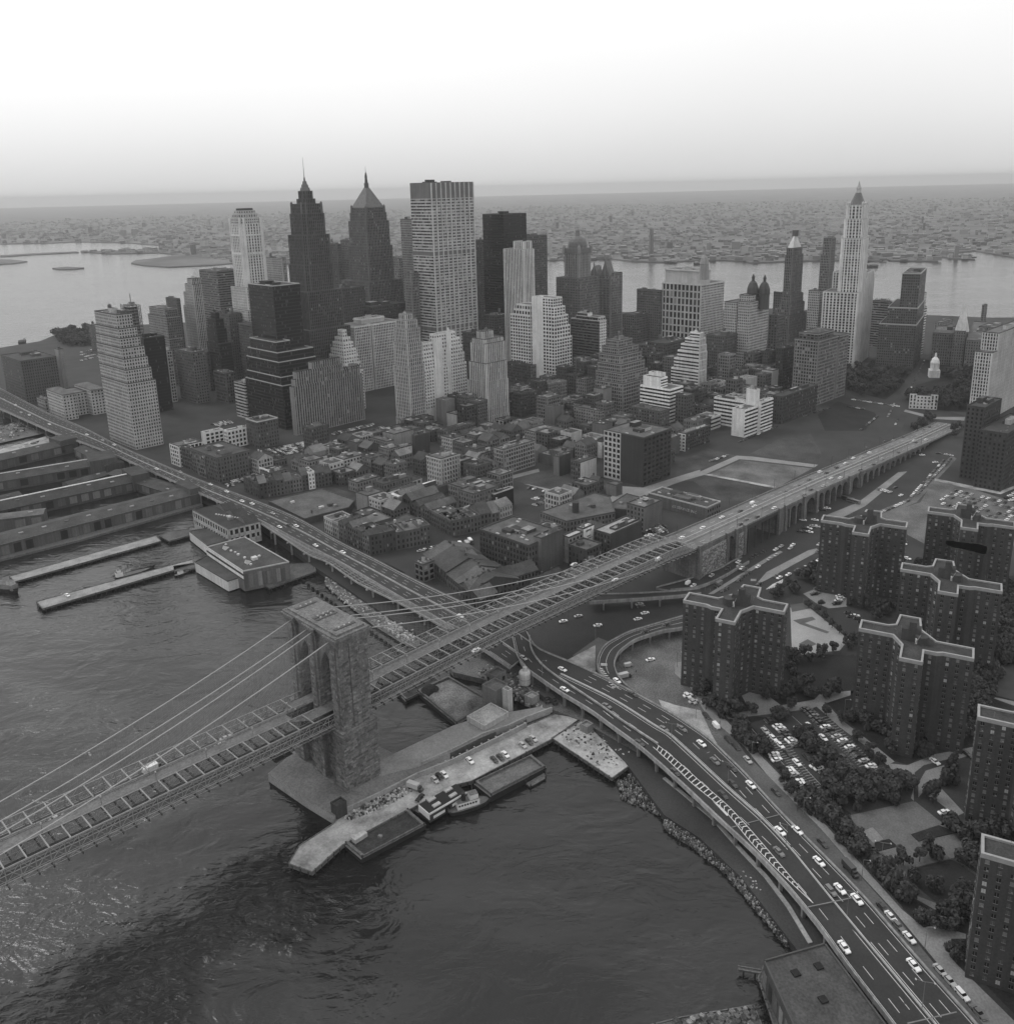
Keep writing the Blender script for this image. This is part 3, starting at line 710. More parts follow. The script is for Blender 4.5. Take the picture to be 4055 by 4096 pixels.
for s in range(285, 680, 33):
    for o in (-12.9, 12.9):
        q = MB(); z = dz(s); q.tube(BB(s, o, z), BB(s, o, z+9), .12, DARKM, 5); q.tube(BB(s, o, z+8.9), BB(s, o*.86, z+9.2), .08, DARKM); q.build('lamp_post', via)
# ------------------------------------------------------------------ elevated highway along the river
def resample(pts, n):
    p = [Vector(q) for q in pts]; d = [0]
    for a, b in zip(p, p[1:]): d.append(d[-1]+(b-a).length)
    o = []
    for i in range(n+1):
        t = d[-1]*i/n; k = 0
        while k < len(d)-2 and d[k+1] < t: k += 1
        u = (t-d[k])/max(1e-6, d[k+1]-d[k]); o.append(p[k].lerp(p[k+1], u))
    return o
def smooth(p, it=2):
    for _ in range(it): p = [p[0]]+[(p[i-1]+p[i]*2+p[i+1])/4 for i in range(1, len(p)-1)]+[p[-1]]
    return p
def edges(specs, z, n):                               # specs: (view, x, y) along one edge; z constant or (start, end)
    z0, z1 = z if isinstance(z, tuple) else (z, z); m = len(specs)
    pts = [G(v, x, y, z0+(z1-z0)*i/(m-1)) for i, (v, x, y) in enumerate(specs)]
    p = smooth(resample(pts, n), 3)
    return p
BARR = mat('parapet_concrete', .3, .9, .25, .2, .2, .2)
def deck(root, Lp, Rp, m=ROADM, thick=1.1, par=(1, 1), cols=None, colr=.5, ground=-1.0, girders=True, rail='wall'):
    d, w_, g = MB(), MB(), MB(); n = len(Lp)
    for i in range(n-1):
        a, b, c, e = Lp[i], Lp[i+1], Rp[i+1], Rp[i]
        q = [a, b, c, e]; nz_ = (b-a).cross(e-a).z
        if nz_ < 0: q = q[::-1]
        d.face(q, m); d.face([Vector((p.x, p.y, p.z-thick)) for p in q[::-1]], CONC)
        for j in range(4): d.face([q[j], Vector((q[j].x, q[j].y, q[j].z-thick)), Vector((q[(j+1) % 4].x, q[(j+1) % 4].y, q[(j+1) % 4].z-thick)), q[(j+1) % 4]], CONC) if i in (0, n-2) or j in (0, 2) else None
    d.build('deck', root)
    for k, P, O in ((0, Lp, Rp), (1, Rp, Lp)):
        if not par[k]: continue
        w_ = MB()
        for i in range(n-1):
            o0 = (P[i]-O[i]); o0.z = 0; o0.normalize(); o1 = (P[i+1]-O[i+1]); o1.z = 0; o1.normalize()
            a, b = P[i], P[i+1]
            if rail == 'wall':
                w_.prism([(a+o0*.35)[:2], (b+o1*.35)[:2], (b-o1*.15)[:2], (a-o0*.15)[:2]], [a.z-1.3, b.z-1.3, b.z-1.3, a.z-1.3], [a.z+.75, b.z+.75, b.z+.75, a.z+.75], BARR)
            w_.tube(a+o0*.1+Vector((0, 0, 1.15)), b+o1*.1+Vector((0, 0, 1.15)), .07, METAL)
            w_.tube(a+o0*.1+Vector((0, 0, .7)), a+o0*.1+Vector((0, 0, 1.15)), .06, METAL, 3)
        w_.build('parapet', root)
    if cols:
        for i in range(2, n-1, cols):
            a, b = Lp[i], Rp[i]; u = (b-a); u.z = 0; ln = u.length; u.normalize(); v2 = Vector((-u.y, u.x, 0)); z = (a.z+b.z)/2-thick
            bm = MB(); bm.box((a-v2*.6)[:2], u, v2, ln, 1.2, z-1.1, z+.02, CONC, bottom=True); bo = bm.build('cross_beam', root)
            for f in (.04, .5, .96) if ln > 14 else (.06, .94):
                c = a+u*(ln*f); q = MB(); q.box((c-u*colr-v2*colr)[:2], u, v2, 2*colr, 2*colr, ground, z-1.0, CONC if colr > .6 else METAL); q.build('column', root)
def path(Lp, Rp, f): return [a.lerp(b, f) for a, b in zip(Lp, Rp)]
def line_on(mb, P, w_, m, dash=None, z=.025):
    s = 0
    if dash: P = resample(P, max(2, int(sum((b-a).length for a, b in zip(P, P[1:]))/dash[0])))
    for a, b in zip(P, P[1:]):
        e = a.lerp(b, dash[1]) if dash else b; u = (e-a); u.z = 0
        if u.length < .05: continue
        u.normalize(); o = Vector((-u.y, u.x, 0))*w_/2; zz = Vector((0, 0, z))
        mb.face([a-o+zz, e-o+zz, e+o+zz, a+o+zz], m)
def wall_on(mb, P, w_, h, m, base=.05):
    for a, b in zip(P, P[1:]):
        u = (b-a); u.z = 0
        if u.length < .01: continue
        u.normalize(); o = Vector((-u.y, u.x, 0))*w_/2
        mb.prism([(a-o)[:2], (b-o)[:2], (b+o)[:2], (a+o)[:2]], [a.z-base, b.z-base, b.z-base, a.z-base], [a.z+h, b.z+h, b.z+h, a.z+h], m)
def road_root(name): 
    r = bpy.data.objects.new(name, None); COL.objects.link(r); r['kind'] = 'structure'; WO[r.name] = (0, 0, 0); return r

hs = road_root('elevated_highway')
SL = edges([('j', -150, 255), ('j', 20, 330), ('j', 300, 455), ('j', 480, 515), ('j', 660, 585), ('j', 800, 650), ('j', 1030, 752), ('a', 510, 905), ('a', 850, 1055), ('a', 1200, 1228), ('a', 1450, 1365), ('a', 1700, 1490), ('E', 150, 925), ('E', 300, 1015), ('E', 420, 1085), ('E', 560, 1160), ('E', 700, 1250), ('E', 900, 1385), ('E', 1010, 1460)], (12, 10.6), 70)
SR = edges([('j', -150, 130), ('j', 30, 225), ('j', 280, 355), ('j', 450, 420), ('j', 640, 520), ('j', 750, 570), ('j', 870, 620), ('j', 1092, 715), ('a', 700, 850), ('a', 900, 930), ('a', 1130, 1012), ('a', 1400, 1125), ('a', 1600, 1230), ('E', 0, 742), ('E', 150, 818), ('E', 280, 875), ('E', 400, 945), ('E', 550, 1020), ('E', 700, 1090), ('E', 850, 1150), ('E', 1000, 1240), ('E', 1150, 1350)], (12, 10.6), 70)
deck(hs, SL, SR, cols=2, colr=.45)
lm = MB()
for f in (.06, .94): line_on(lm, path(SL, SR, f), .2, PAINT)
for f in (.2, .34, .66, .8): line_on(lm, path(SL, SR, f), .18, PAINT, (12, .4))
for f in (.47, .53): line_on(lm, path(SL, SR, f), .25, COPE_L)
lm.build('lane_marking', hs, kind='stuff')
md = MB(); wall_on(md, path(SL, SR, .5), .5, .5, BARR); md.build('median_barrier', hs)

# unfinished ramp beside it: bare steel stringers and cross beams
rp = road_root('unfinished_ramp')
FL = edges([('a', 1060, 1180), ('a', 1250, 1300), ('a', 1550, 1500), ('E', 0, 872), ('E', 180, 1000), ('E', 320, 1065), ('E', 450, 1130), ('E', 570, 1195), ('E', 680, 1262)], (11, 10), 44)
FR = edges([('a', 1080, 1170), ('a', 1280, 1290), ('a', 1600, 1470), ('E', 30, 855), ('E', 200, 965), ('E', 340, 1045), ('E', 460, 1112), ('E', 580, 1180), ('E', 690, 1256)], (11, 10), 44)
for f in (0, .33, .67, 1):
    q = MB(); wall_on(q, path(FL, FR, f), .5, .2, CONC if f in (0, 1) else METAL, 1.0); q.build('stringer', rp)
for i in range(0, 45):
    q = MB(); u = FR[i]-FL[i]; q.tube(FL[i]-Vector((0, 0, .3)), FR[i]-Vector((0, 0, .3)), .3, CONC); q.build('cross_beam', rp)
for i in range(4, 44, 5):
    c = FL[i].lerp(FR[i], .5); q = MB(); q.box((c.x-.6, c.y-.6), (1, 0), (0, 1), 1.2, 1.2, -2, c.z-1.6, CONC); q.build('column', rp)
    u = (FR[i]-FL[i]); u.z = 0; u.normalize(); a = FL[i]-u*1; q = MB(); q.box((a.x-.6, a.y-.6), u, (-u.y, u.x), (FR[i]-FL[i]).length+2, 1.2, c.z-1.9, c.z-1.0, CONC, bottom=True); q.build('pier_cap', rp)

# north of the bridge
hn = road_root('elevated_highway')
ML = edges([('f', 60, 440), ('f', 75, 500), ('f', 90, 570), ('f', 130, 640), ('f', 200, 690), ('f', 330, 780), ('f', 500, 880), ('f', 620, 970), ('f', 760, 1070), ('I', 0, 510), ('I', 130, 630), ('I', 330, 820), ('I', 500, 975), ('I', 690, 1180), ('I', 860, 1390), ('I', 1000, 1590), ('I', 1250, 1913), ('I', 1460, 2200)], (11.2, 8), 90)
MR_ = edges([('f', 140, 440), ('f', 165, 490), ('f', 190, 535), ('f', 280, 575), ('f', 400, 622), ('f', 530, 682), ('f', 640, 735), ('f', 800, 820), ('f', 960, 910), ('f', 1092, 1000), ('I', 240, 350), ('I', 440, 545), ('I', 640, 765), ('I', 900, 1025), ('I', 1090, 1220), ('I', 1280, 1440), ('I', 1480, 1670), ('I', 1680, 1890), ('I', 1900, 2150)], (11.2, 8), 90)
deck(hn, ML, MR_, cols=4, colr=.6)
gore1 = edges([('f', 160, 470), ('f', 165, 540), ('f', 200, 600), ('f', 260, 660), ('f', 380, 740), ('f', 540, 845), ('f', 680, 945), ('f', 860, 1062)], (11.2, 10.1), 30)
med = edges([('f', 330, 680), ('f', 560, 790), ('f', 640, 832), ('f', 900, 1000), ('I', 0, 305), ('I', 160, 452), ('I', 350, 630), ('I', 540, 795), ('I', 700, 965), ('I', 900, 1215), ('I', 1140, 1505), ('I', 1480, 1913), ('I', 1640, 2120)], (10.7, 8), 70)
q = MB(); wall_on(q, gore1, .7, .8, BARR); q.build('median_barrier', hn)
q = MB(); wall_on(q, med, .35, .7, COPE_L); q.build('median_barrier', hn)
lm = MB()
for dd in (-1.2, 1.2):
    o = []
    for i in range(len(med)):
        u = (med[min(i+1, len(med)-1)]-med[max(0, i-1)]); u.z = 0; u.normalize(); o.append(med[i]+Vector((-u.y, u.x, 0))*dd)
    line_on(lm, o, .25, PAINT)
def offset(P, d):
    o = []
    for i in range(len(P)):
        u = (P[min(i+1, len(P)-1)]-P[max(0, i-1)]); u.z = 0; u.normalize(); o.append(P[i]+Vector((-u.y, u.x, 0))*d)
    return o
MI = MR_[18:]
side = 1 if (offset(MI, 1)[20]-ML[38]).length < (offset(MI, -1)[20]-ML[38]).length else -1
for dd in (4.2, 7.8): line_on(lm, offset(MI, side*dd), .22, PAINT, (11.5, .42))
line_on(lm, offset(MI, side*.9), .2, PAINT); LI = ML[30:]
for dd in (4.4, 8.0): line_on(lm, offset(LI, -side*dd), .22, PAINT, (11.5, .42))
line_on(lm, offset(ML, -side*.9), .2, PAINT); line_on(lm, offset(ML[2:34], -side*4.6), .2, PAINT, (11.5, .4))
GL_ = edges([('I', -60, 400), ('I', 0, 452), ('I', 160, 608), ('I', 285, 705), ('I', 360, 778), ('I', 480, 930), ('I', 620, 1075), ('I', 815, 1255)], (9.9, 8.9), 40)
GR_ = edges([('I', -60, 370), ('I', 0, 415), ('I', 100, 500), ('I', 220, 610), ('I', 350, 720), ('I', 470, 850), ('I', 590, 990), ('I', 700, 1120), ('I', 815, 1255)], (9.9, 8.9), 40)
for P in (GL_, GR_): line_on(lm, P, .3, PAINT, None, .12)
for i in range(1, 38):
    a, b = GL_[i], GR_[i]; u = (GL_[i+1]-a); u.z = 0; u.normalize(); c = a.lerp(b, .5)+u*(.9 if i > 17 else 0); zz = Vector((0, 0, .1))
    if i <= 17: lm.face([a+zz, b+u*1.2+zz, b+u*1.75+zz, a+u*.55+zz], PAINT)
    else:
        c = a.lerp(b, .5)-u*1.0; lm.face([a+zz, a+u*.5+zz, c+u*.5+zz, c+zz][::-1], PAINT); lm.face([b+zz, c+zz, c+u*.5+zz, b+u*.5+zz][::-1], PAINT)
a, b, c, e = [G('I', x, y, 9.45) for x, y in ((275, 705), (300, 715), (355, 770), (345, 778))]; lm.face([a, b, c, e], PAINT)
lm.build('lane_marking', hn, kind='stuff')
for (p, q_) in ((('I', 370, 840), ('I', 650, 765)), (('I', 775, 1278), ('I', 1030, 1225)), (('I', 1330, 1913), ('I', 1600, 1850)), (('I', 0, 505), ('I', 250, 428)), (('f', 540, 915), ('f', 800, 832)), (('f', 215, 685), ('f', 330, 650))):
    q = MB(); line_on(q, [G(*p, 9.3), G(*q_, 9.3)], .4, METAL, None, .1); q.build('expansion_joint', hn)
# loop ramp that climbs from the bridge approach and merges
hl = road_root('loop_ramp')
LL = edges([('F', 60, 1230), ('F', -60, 1240), ('f', 1075, 345), ('f', 900, 392), ('f', 700, 450), ('f', 570, 520), ('f', 532, 590), ('f', 530, 640), ('f', 560, 690), ('f', 650, 762)], (9, 9.6), 40)
LR = edges([('F', 170, 1215), ('F', 0, 1260), ('f', 1060, 392), ('f', 900, 432), ('f', 730, 490), ('f', 640, 560), ('f', 617, 620), ('f', 640, 690), ('f', 690, 745), ('f', 750, 785)], (9, 9.6), 40)
LL = edges([('p', 118, 205), ('p', 0, 240), ('f', 900, 392), ('f', 700, 450), ('f', 570, 520), ('f', 532, 590), ('f', 530, 640), ('f', 560, 690), ('f', 650, 762)], (8.5, 10.1), 40)
LR = edges([('p', 118, 270), ('p', 0, 300), ('f', 900, 437), ('f', 730, 492), ('f', 640, 562), ('f', 617, 622), ('f', 640, 692), ('f', 690, 745), ('f', 750, 785)], (8.5, 10.1), 40)
deck(hl, LL, LR, cols=5, colr=.45)
lm = MB(); line_on(lm, path(LL, LR, .5)[:34], .2, PAINT); line_on(lm, path(LL, LR, .1), .2, PAINT)
P0, P1 = G('f', 520, 640, 9.75), G('f', 650, 765, 9.75)
for i in range(9):
    a = G('f', 545+i*8, 645+i*13, 10.2); b = G('f', 562+i*9, 652+i*12, 10.2); u = (b-a)*.9; d = Vector((-u.y, u.x, 0)).normalized()*.35; lm.face([a-d, b-d, b+d, a+d], PAINT)
lm.build('lane_marking', hl, kind='stuff')
q = MB(); p = G('f', 515, 690, 9.6); a = G('f', 548, 700, 9.6); b = G('f', 525, 672, 9.6); q.prism([p[:2], a[:2], b[:2]], 9, 10.2, PAINT); q.build('gore_kerb', hl)

# truncated ramp and curved ramp by the anchorage
ht = road_root('stub_ramp')
TL = edges([('r', -260, 690), ('r', 0, 688), ('r', 180, 678), ('r', 400, 665), ('r', 545, 648)], 9, 16); TR = edges([('r', -260, 745), ('r', 0, 728), ('r', 180, 716), ('r', 400, 700), ('r', 552, 682)], 9, 16)
deck(ht, TL, TR, cols=4, colr=.5, ground=2)
hc = road_root('access_ramp')
CL = edges([('r', 230, 640), ('r', 420, 590), ('r', 560, 550), ('r', 700, 500), ('r', 790, 440), ('r', 850, 420)], (4.2, 4.2), 20); CR = edges([('r', 330, 655), ('r', 500, 645), ('r', 620, 605), ('r', 740, 545), ('r', 840, 482), ('r', 900, 450)], (4.2, 4.2), 20)
deck(hc, CL, CR, thick=2.5)

# ------------------------------------------------------------------ streets, lots and lawns on the ground
NOB = []
def lot(name, v, pts, m, z=3.02, kind='structure', base=None):
    NOB.append([(q.x, q.y) for q in PX(v, *pts)]); return sheet(name, [(q.x, q.y) for q in PX(v, *pts)], z, m, kind, base)
# streets of the low blocks
lot('street', 'D', [(0, -180), (60, -120), (330, 60), (600, 190), (800, 270), (1000, 365), (1200, 440), (1400, 530), (1700, 690), (2000, 840), (2350, 1010), (2320, 1080), (2000, 920), (1700, 760), (1400, 600), (1000, 440), (600, 270), (330, 140), (60, -40), (0, -90)], ASPH, 3.02)
lot('street', 'b', [(560, 1560), (1500, 1270), (1913, 1100), (1913, 1220), (1480, 1400), (860, 1600), (700, 1690)], ASPH, 3.02)
lot('rubble_ground', 'b', [(-420, 980), (-290, 1150), (280, 1010), (300, 900), (60, 830), (-120, 850)], LOT, 3.03)
lot('rubble_ground', 'c', [(60, 435), (210, 385), (560, 430), (660, 470), (560, 520), (430, 530)], LOT, 3.03)
lot('sidewalk', 'c', [(0, 428), (210, 375), (215, 392), (5, 446)], PALE, 3.14, base=2.9)
lot('sidewalk', 'c', [(130, 458), (160, 462), (450, 528), (420, 540)], PALE, 3.14, base=2.9)
lot('parking_lot', 'c', [(105, 545), (215, 510), (400, 545), (215, 600)], ASPH, 3.05)
lot('street', 'c', [(660, 470), (780, 478), (930, 430), (1092, 380), (1092, 410), (940, 462), (800, 520), (600, 575), (580, 555)], PALE, 3.04)
lot('street', 'd', [(0, 560), (130, 530), (335, 440), (420, 445), (780, 490), (760, 505), (420, 465), (350, 460), (160, 545), (0, 590)], PALE, 3.055)
lot('rubble_ground', 'd', [(180, 545), (360, 465), (750, 510), (560, 612)], DIRT, 3.03)
lot('footpath', 'd', [(160, 545), (185, 540), (555, 610), (540, 618)], SAND, 3.05)
lot('rubble_ground', 'd', [(-20, 575), (160, 552), (520, 622), (400, 685), (250, 690), (100, 580)], LOT, 3.03)
lot('rubble_ground', 'd', [(20, 480), (180, 400), (330, 440), (120, 520), (0, 560)], LOT, 3.03)
lot('rubble_ground', 'd', [(410, 430), (560, 350), (740, 320), (800, 430), (780, 480), (600, 465)], LOT, 3.05)
lot('grass_plot', 'e', [(20, 760), (130, 690), (330, 750), (350, 780), (270, 850), (60, 850)], LAWN, 3.03, 'stuff')
lot('grass_plot', 'd', [(780, 230), (900, 200), (1092, 230), (1040, 300), (860, 305)], LAWN, 3.02, 'stuff')
# civic square and the park round the hall
lot('plaza', 'e', [(150, 640), (330, 690), (480, 690), (520, 640), (560, 680), (820, 770), (820, 795), (520, 740), (460, 890), (400, 890), (380, 800), (150, 700)], ASPH, 3.025)
lot('sidewalk', 'e', [(500, 735), (660, 775), (825, 775), (820, 795), (640, 785), (490, 745)], PALE, 3.14, base=2.9)
lot('park_lawn', 'e', [(150, 620), (160, 520), (520, 540), (470, 620), (390, 680)], LAWN, 3.03, 'stuff')
lot('park_lawn', 'e', [(500, 680), (560, 600), (760, 540), (920, 540), (920, 700), (830, 750), (620, 730)], LAWN, 3.03, 'stuff')
lot('avenue', 'e', [(560, 540), (600, 440), (625, 330), (640, 330), (620, 480), (540, 620), (480, 700), (440, 690)], ASPH, 3.035)
# open ground between the approach and the towers on the right
lot('parking_lot', 'F', [(1100, 560), (1280, 400), (1440, 270), (1600, 300), (1430, 430), (1300, 560), (1180, 620)], ASPH, 3.02)
lot('street', 'F', [(860, 640), (1060, 560), (1280, 395), (1330, 390), (1100, 580), (880, 690)], PALE, 3.03)
lot('street', 'F', [(1140, 620), (1330, 540), (1570, 305), (1600, 320), (1380, 560), (1180, 640)], DIRT, 3.04)
lot('rubble_ground', 'F', [(1170, 630), (1400, 560), (1480, 430), (1640, 470), (1913, 560), (1913, 800), (1450, 800), (1300, 720)], DIRT, 3.03)
lot('footpath', 'F', [(1480, 428), (1660, 465), (1830, 500), (1913, 470), (1913, 485), (1840, 515), (1650, 480), (1478, 440)], SAND, 3.06)
lot('street', 'F', [(1290, 800), (1430, 815), (1913, 880), (1913, 960), (1420, 880), (1290, 860)], ASPH, 3.045)
lot('parking_lot', 'F', [(720, 730), (740, 690), (870, 670), (870, 740)], ASPH, 3.04)
lot('street', 'F', [(190, 1065), (440, 890), (520, 820), (700, 770), (870, 760), (880, 860), (640, 985), (430, 1100)], ASPH, 3.04)
lot('traffic_island', 'F', [(500, 1012), (560, 942), (790, 822), (835, 812), (845, 828), (700, 905), (560, 985)], PALE, 3.15, base=2.9)
lot('kerb_strip', 'F', [(240, 1062), (270, 1062), (610, 855), (650, 832), (635, 825), (590, 845)], PALE, 3.15, base=2.9)
lot('rubble_ground', 'f', [(330, 620), (520, 520), (520, 670)], SAND, 3.03)
lot('rubble_ground', 'f', [(640, 560), (900, 440), (1080, 400), (1080, 700), (700, 710)], DIRT, 3.03)
# waterfront street and dirt apron beside the highway
lot('street', 'I', [(0, -60), (60, 0), (330, 260), (440, 430), (700, 690), (860, 850), (1060, 1090), (1240, 1290), (1740, 1913), (2000, 2250), (1700, 2000), (1400, 1600), (900, 1050), (640, 790), (240, 380), (0, 200), (-500, -100), (-360, -200)], mat('worn_street', .1, .9, .3, .05, 0, .2, .15), 3.02)
lot('dirt_apron', 'F', [(-330, 1480), (0, 1280), (165, 1200), (160, 1440), (60, 1490), (120, 1590), (330, 1850), (200, 1850), (0, 1690), (-200, 1560)], DIRT, 3.035)
lot('dirt_apron', 'I', [(-30, 140), (60, 170), (200, 200), (260, 330), (340, 470), (240, 375), (0, 205)], SAND, 3.05)
lot('sidewalk', 'I', [(60, -60), (60, 0), (140, 70), (230, 220), (440, 400), (560, 550), (700, 690), (860, 850), (1060, 1085), (1250, 1290), (1500, 1590), (1740, 1913), (1960, 2180), (2100, 2180), (1913, 1900), (1600, 1590), (1420, 1390), (1300, 1290), (1080, 1045), (760, 690), (640, 560), (330, 245), (160, 30), (140, -70)], PALE, 3.16, base=2.9)
# housing estate ground
lot('lawn', 'F', [(160, 1500), (700, 1380), (1050, 1400), (1050, 1600), (820, 1660), (640, 1680), (520, 1590), (420, 1590), (470, 1700), (330, 1730), (160, 1540)], LAWN, 3.03, 'stuff')
lot('lawn', 'F', [(720, 1450), (1040, 1390), (1030, 1590), (880, 1640), (720, 1560)], LAWN, 3.035, 'stuff')
lot('lawn', 'I', [(880, 150), (1030, 90), (1480, 400), (1340, 500), (1240, 470)], LAWN, 3.03, 'stuff')
lot('lawn', 'I', [(1480, 380), (1700, 280), (1760, 400), (1680, 420), (1500, 440)], LAWN, 3.03, 'stuff')
lot('lawn', 'I', [(330, 260), (470, 230), (600, 240), (480, 280), (760, 620), (860, 660), (1020, 760), (1080, 1010), (760, 690)], LAWN, 3.03, 'stuff')
lot('lawn', 'I', [(1080, 1040), (1130, 980), (1330, 1200), (1480, 1290), (1700, 1330), (1690, 1420), (1420, 1400)], LAWN, 3.03, 'stuff')
lot('lawn', 'I', [(1330, 1075), (1570, 1015), (1700, 1100), (1700, 1250), (1480, 1245), (1340, 1130)], LAWN, 3.06, 'stuff')
lot('lawn', 'F', [(1290, 1000), (1913, 960), (1913, 1700), (1640, 1840), (1560, 1700), (1300, 1500)], LAWN, 3.025, 'stuff')
lot('lawn', 'I', [(1560, 1440), (1640, 1450), (1740, 1560), (1913, 1700), (1913, 1860), (1700, 1640)], LAWN, 3.03, 'stuff')
lot('driveway', 'F', [(415, 1600), (520, 1580), (640, 1670), (820, 1640), (850, 1610), (1020, 1590), (1020, 1615), (880, 1660), (800, 1690), (560, 1720), (350, 1745), (330, 1720), (470, 1700)], PALE, 3.07)
lot('footpath', 'F', [(810, 1640), (870, 1640), (990, 1770), (1160, 1900), (1140, 1920), (960, 1790)], PALE, 3.075)
lot('footpath', 'I', [(800, 150), (860, 150), (980, 260), (1150, 390), (1260, 480), (1220, 500), (1060, 360), (960, 290)], PALE, 3.09)
lot('parking_lot', 'I', [(470, 270), (600, 235), (760, 195), (830, 200), (960, 300), (1200, 490), (1260, 560), (1180, 600), (860, 660), (740, 620), (620, 480), (540, 360)], ASPH, 3.045)
lot('road', 'I', [(1225, 490), (1330, 500), (1480, 440), (1690, 400), (1690, 440), (1560, 480), (1520, 520), (1500, 610), (1640, 760), (1600, 780), (1420, 640), (1370, 700), (1350, 680), (1380, 560), (1290, 540), (1240, 520)], PALE, 3.06)
lot('road', 'I', [(1370, 540), (1420, 500), (1560, 465), (1560, 490), (1430, 530), (1390, 600), (1390, 700), (1365, 700), (1365, 600)], ASPH, 3.08)
lot('playground', 'I', [(1010, 775), (1370, 695), (1500, 800), (1640, 880), (1640, 1000), (1570, 1010), (1330, 1070), (1280, 1190), (1130, 1000), (1150, 960)], mat('playground_paving', .12, .9, .2, .2, 0, .2, .15), 3.05)
lot('playground_slab', 'I', [(1080, 865), (1140, 840), (1200, 905), (1150, 930)], PALE, 3.16, base=3)
lot('planting_bed', 'I', [(1150, 925), (1230, 905), (1275, 945), (1160, 975)], LAWN, 3.3, 'structure', base=3)
lot('planting_bed', 'I', [(1350, 880), (1500, 830), (1600, 870), (1390, 918)], LAWN, 3.3, 'structure', base=3)
lot('plaza', 'I', [(1390, 1395), (1490, 1375), (1650, 1425), (1650, 1450), (1570, 1450), (1560, 1560), (1480, 1560)], PALE, 3.15)
lot('footpath', 'I', [(1330, 1130), (1345, 1200), (1500, 1260), (1700, 1260), (1700, 1285), (1480, 1290), (1320, 1200)], mat('playground_paving', .12), 3.07)
lot('ball_field', 'F', [(690, 1135), (800, 1140), (900, 1220), (1010, 1310), (960, 1370), (700, 1400)], mat('sand_court', .28, .95, .15, .06, 0, .1, .1), 3.06)
lot('court_marking', 'F', [(705, 1205), (810, 1185), (830, 1200), (770, 1220), (905, 1268), (890, 1278), (740, 1225)], mat('court_green', .09, .9, .2, .1), 3.075)
lot('court_marking', 'F', [(735, 1335), (785, 1308), (835, 1335), (785, 1358)], mat('court_green', .09), 3.075)
lot('court_marking', 'F', [(690, 1120), (760, 1110), (800, 1140), (700, 1160)], mat('court_green', .09), 3.08)
lot('parking_lot', 'F', [(760, 1060), (870, 1015), (960, 1030), (1010, 1080), (1000, 1130), (900, 1140), (830, 1110)], PALE, 3.065)
lot('parking_lot', 'F', [(930, 1160), (1000, 1140), (1180, 1190), (1270, 1200), (1240, 1260), (1080, 1250)], ASPH, 3.07)
lot('sidewalk', 'F', [(1740, 1610), (1840, 1370), (1960, 1380), (1960, 1405), (1855, 1400), (1780, 1620), (1960, 1660), (1960, 1690)], PALE, 3.12)
lot('tennis_court', 'F', [(1790, 1610), (1855, 1410), (1990, 1420), (1990, 1660)], mat('court_dark', .05, .9, .15, .2), 3.1)
pk = MB()                                                            # bay lines in the tree-lined car park
for (a, b, n) in (((560, 345), (760, 610), 22), ((615, 345), (830, 640), 22), ((800, 250), (1100, 540), 26), ((860, 240), (1180, 560), 26)):
    for i in range(n):
        x, y = a[0]+(b[0]-a[0])*i/n, a[1]+(b[1]-a[1])*i/n; line_on(pk, [G('I', x, y, 3.05), G('I', x+36, y-9, 3.05)], .14, PAINT)
for a, b in (((480, 300), (800, 660)), ((545, 280), (860, 610)), ((700, 230), (1110, 600))): line_on(pk, [G('I', *a, 3.05), G('I', *b, 3.05)], .14, PAINT)
pk.build('bay_marking', kind='structure')
hz_ = MB()
for i in range(7): line_on(hz_, [G('F', 560+i*13, 1035-i*3, 3.05), G('F', 600+i*8, 1005-i*4, 3.05)], .6, PAINT)
hz_.build('road_marking', kind='structure')
# railings, fences
def fence(name, label, v, pts, h=1.2, z=3.0, gap=2.5, m=METAL):
    P = resample([G(v, x, y, z) for x, y in pts], 1); P = [G(v, x, y, z) for x, y in pts]; tot = sum((b-a).length for a, b in zip(P, P[1:])); P = resample(P, max(2, int(tot/gap)))
    r = thing(name, P[0], label, 'fence'); q = MB()
    for a, b in zip(P, P[1:]):
        for k in (.5, 1.0): q.tube(a+Vector((0, 0, h*k)), b+Vector((0, 0, h*k)), .05, m, 3)
    q.build('rail', r); q = MB()
    for a in P: q.tube(a, a+Vector((0, 0, h)), .06, m, 3)
    q.build('post', r, kind='stuff')
fence('fence', 'long railing between the waterfront pavement and the trees of the car park', 'I', [(150, 30), (330, 245), (640, 560), (1080, 1045), (1300, 1290)], 1.1)
fence('fence', 'mesh fence round the paved ball field beside the cross-shaped tower', 'F', [(760, 1110), (900, 1215), (1012, 1312), (960, 1372)], 3)
fence('fence', 'fence along the dirt apron inside the loop ramp', 'F', [(-330, 1455), (0, 1310), (165, 1265)], 2)
fence('fence', 'low railing round the grass circle in the playground', 'I', [(1320, 1130), (1330, 1075), (1570, 1012), (1700, 1100)], 1)
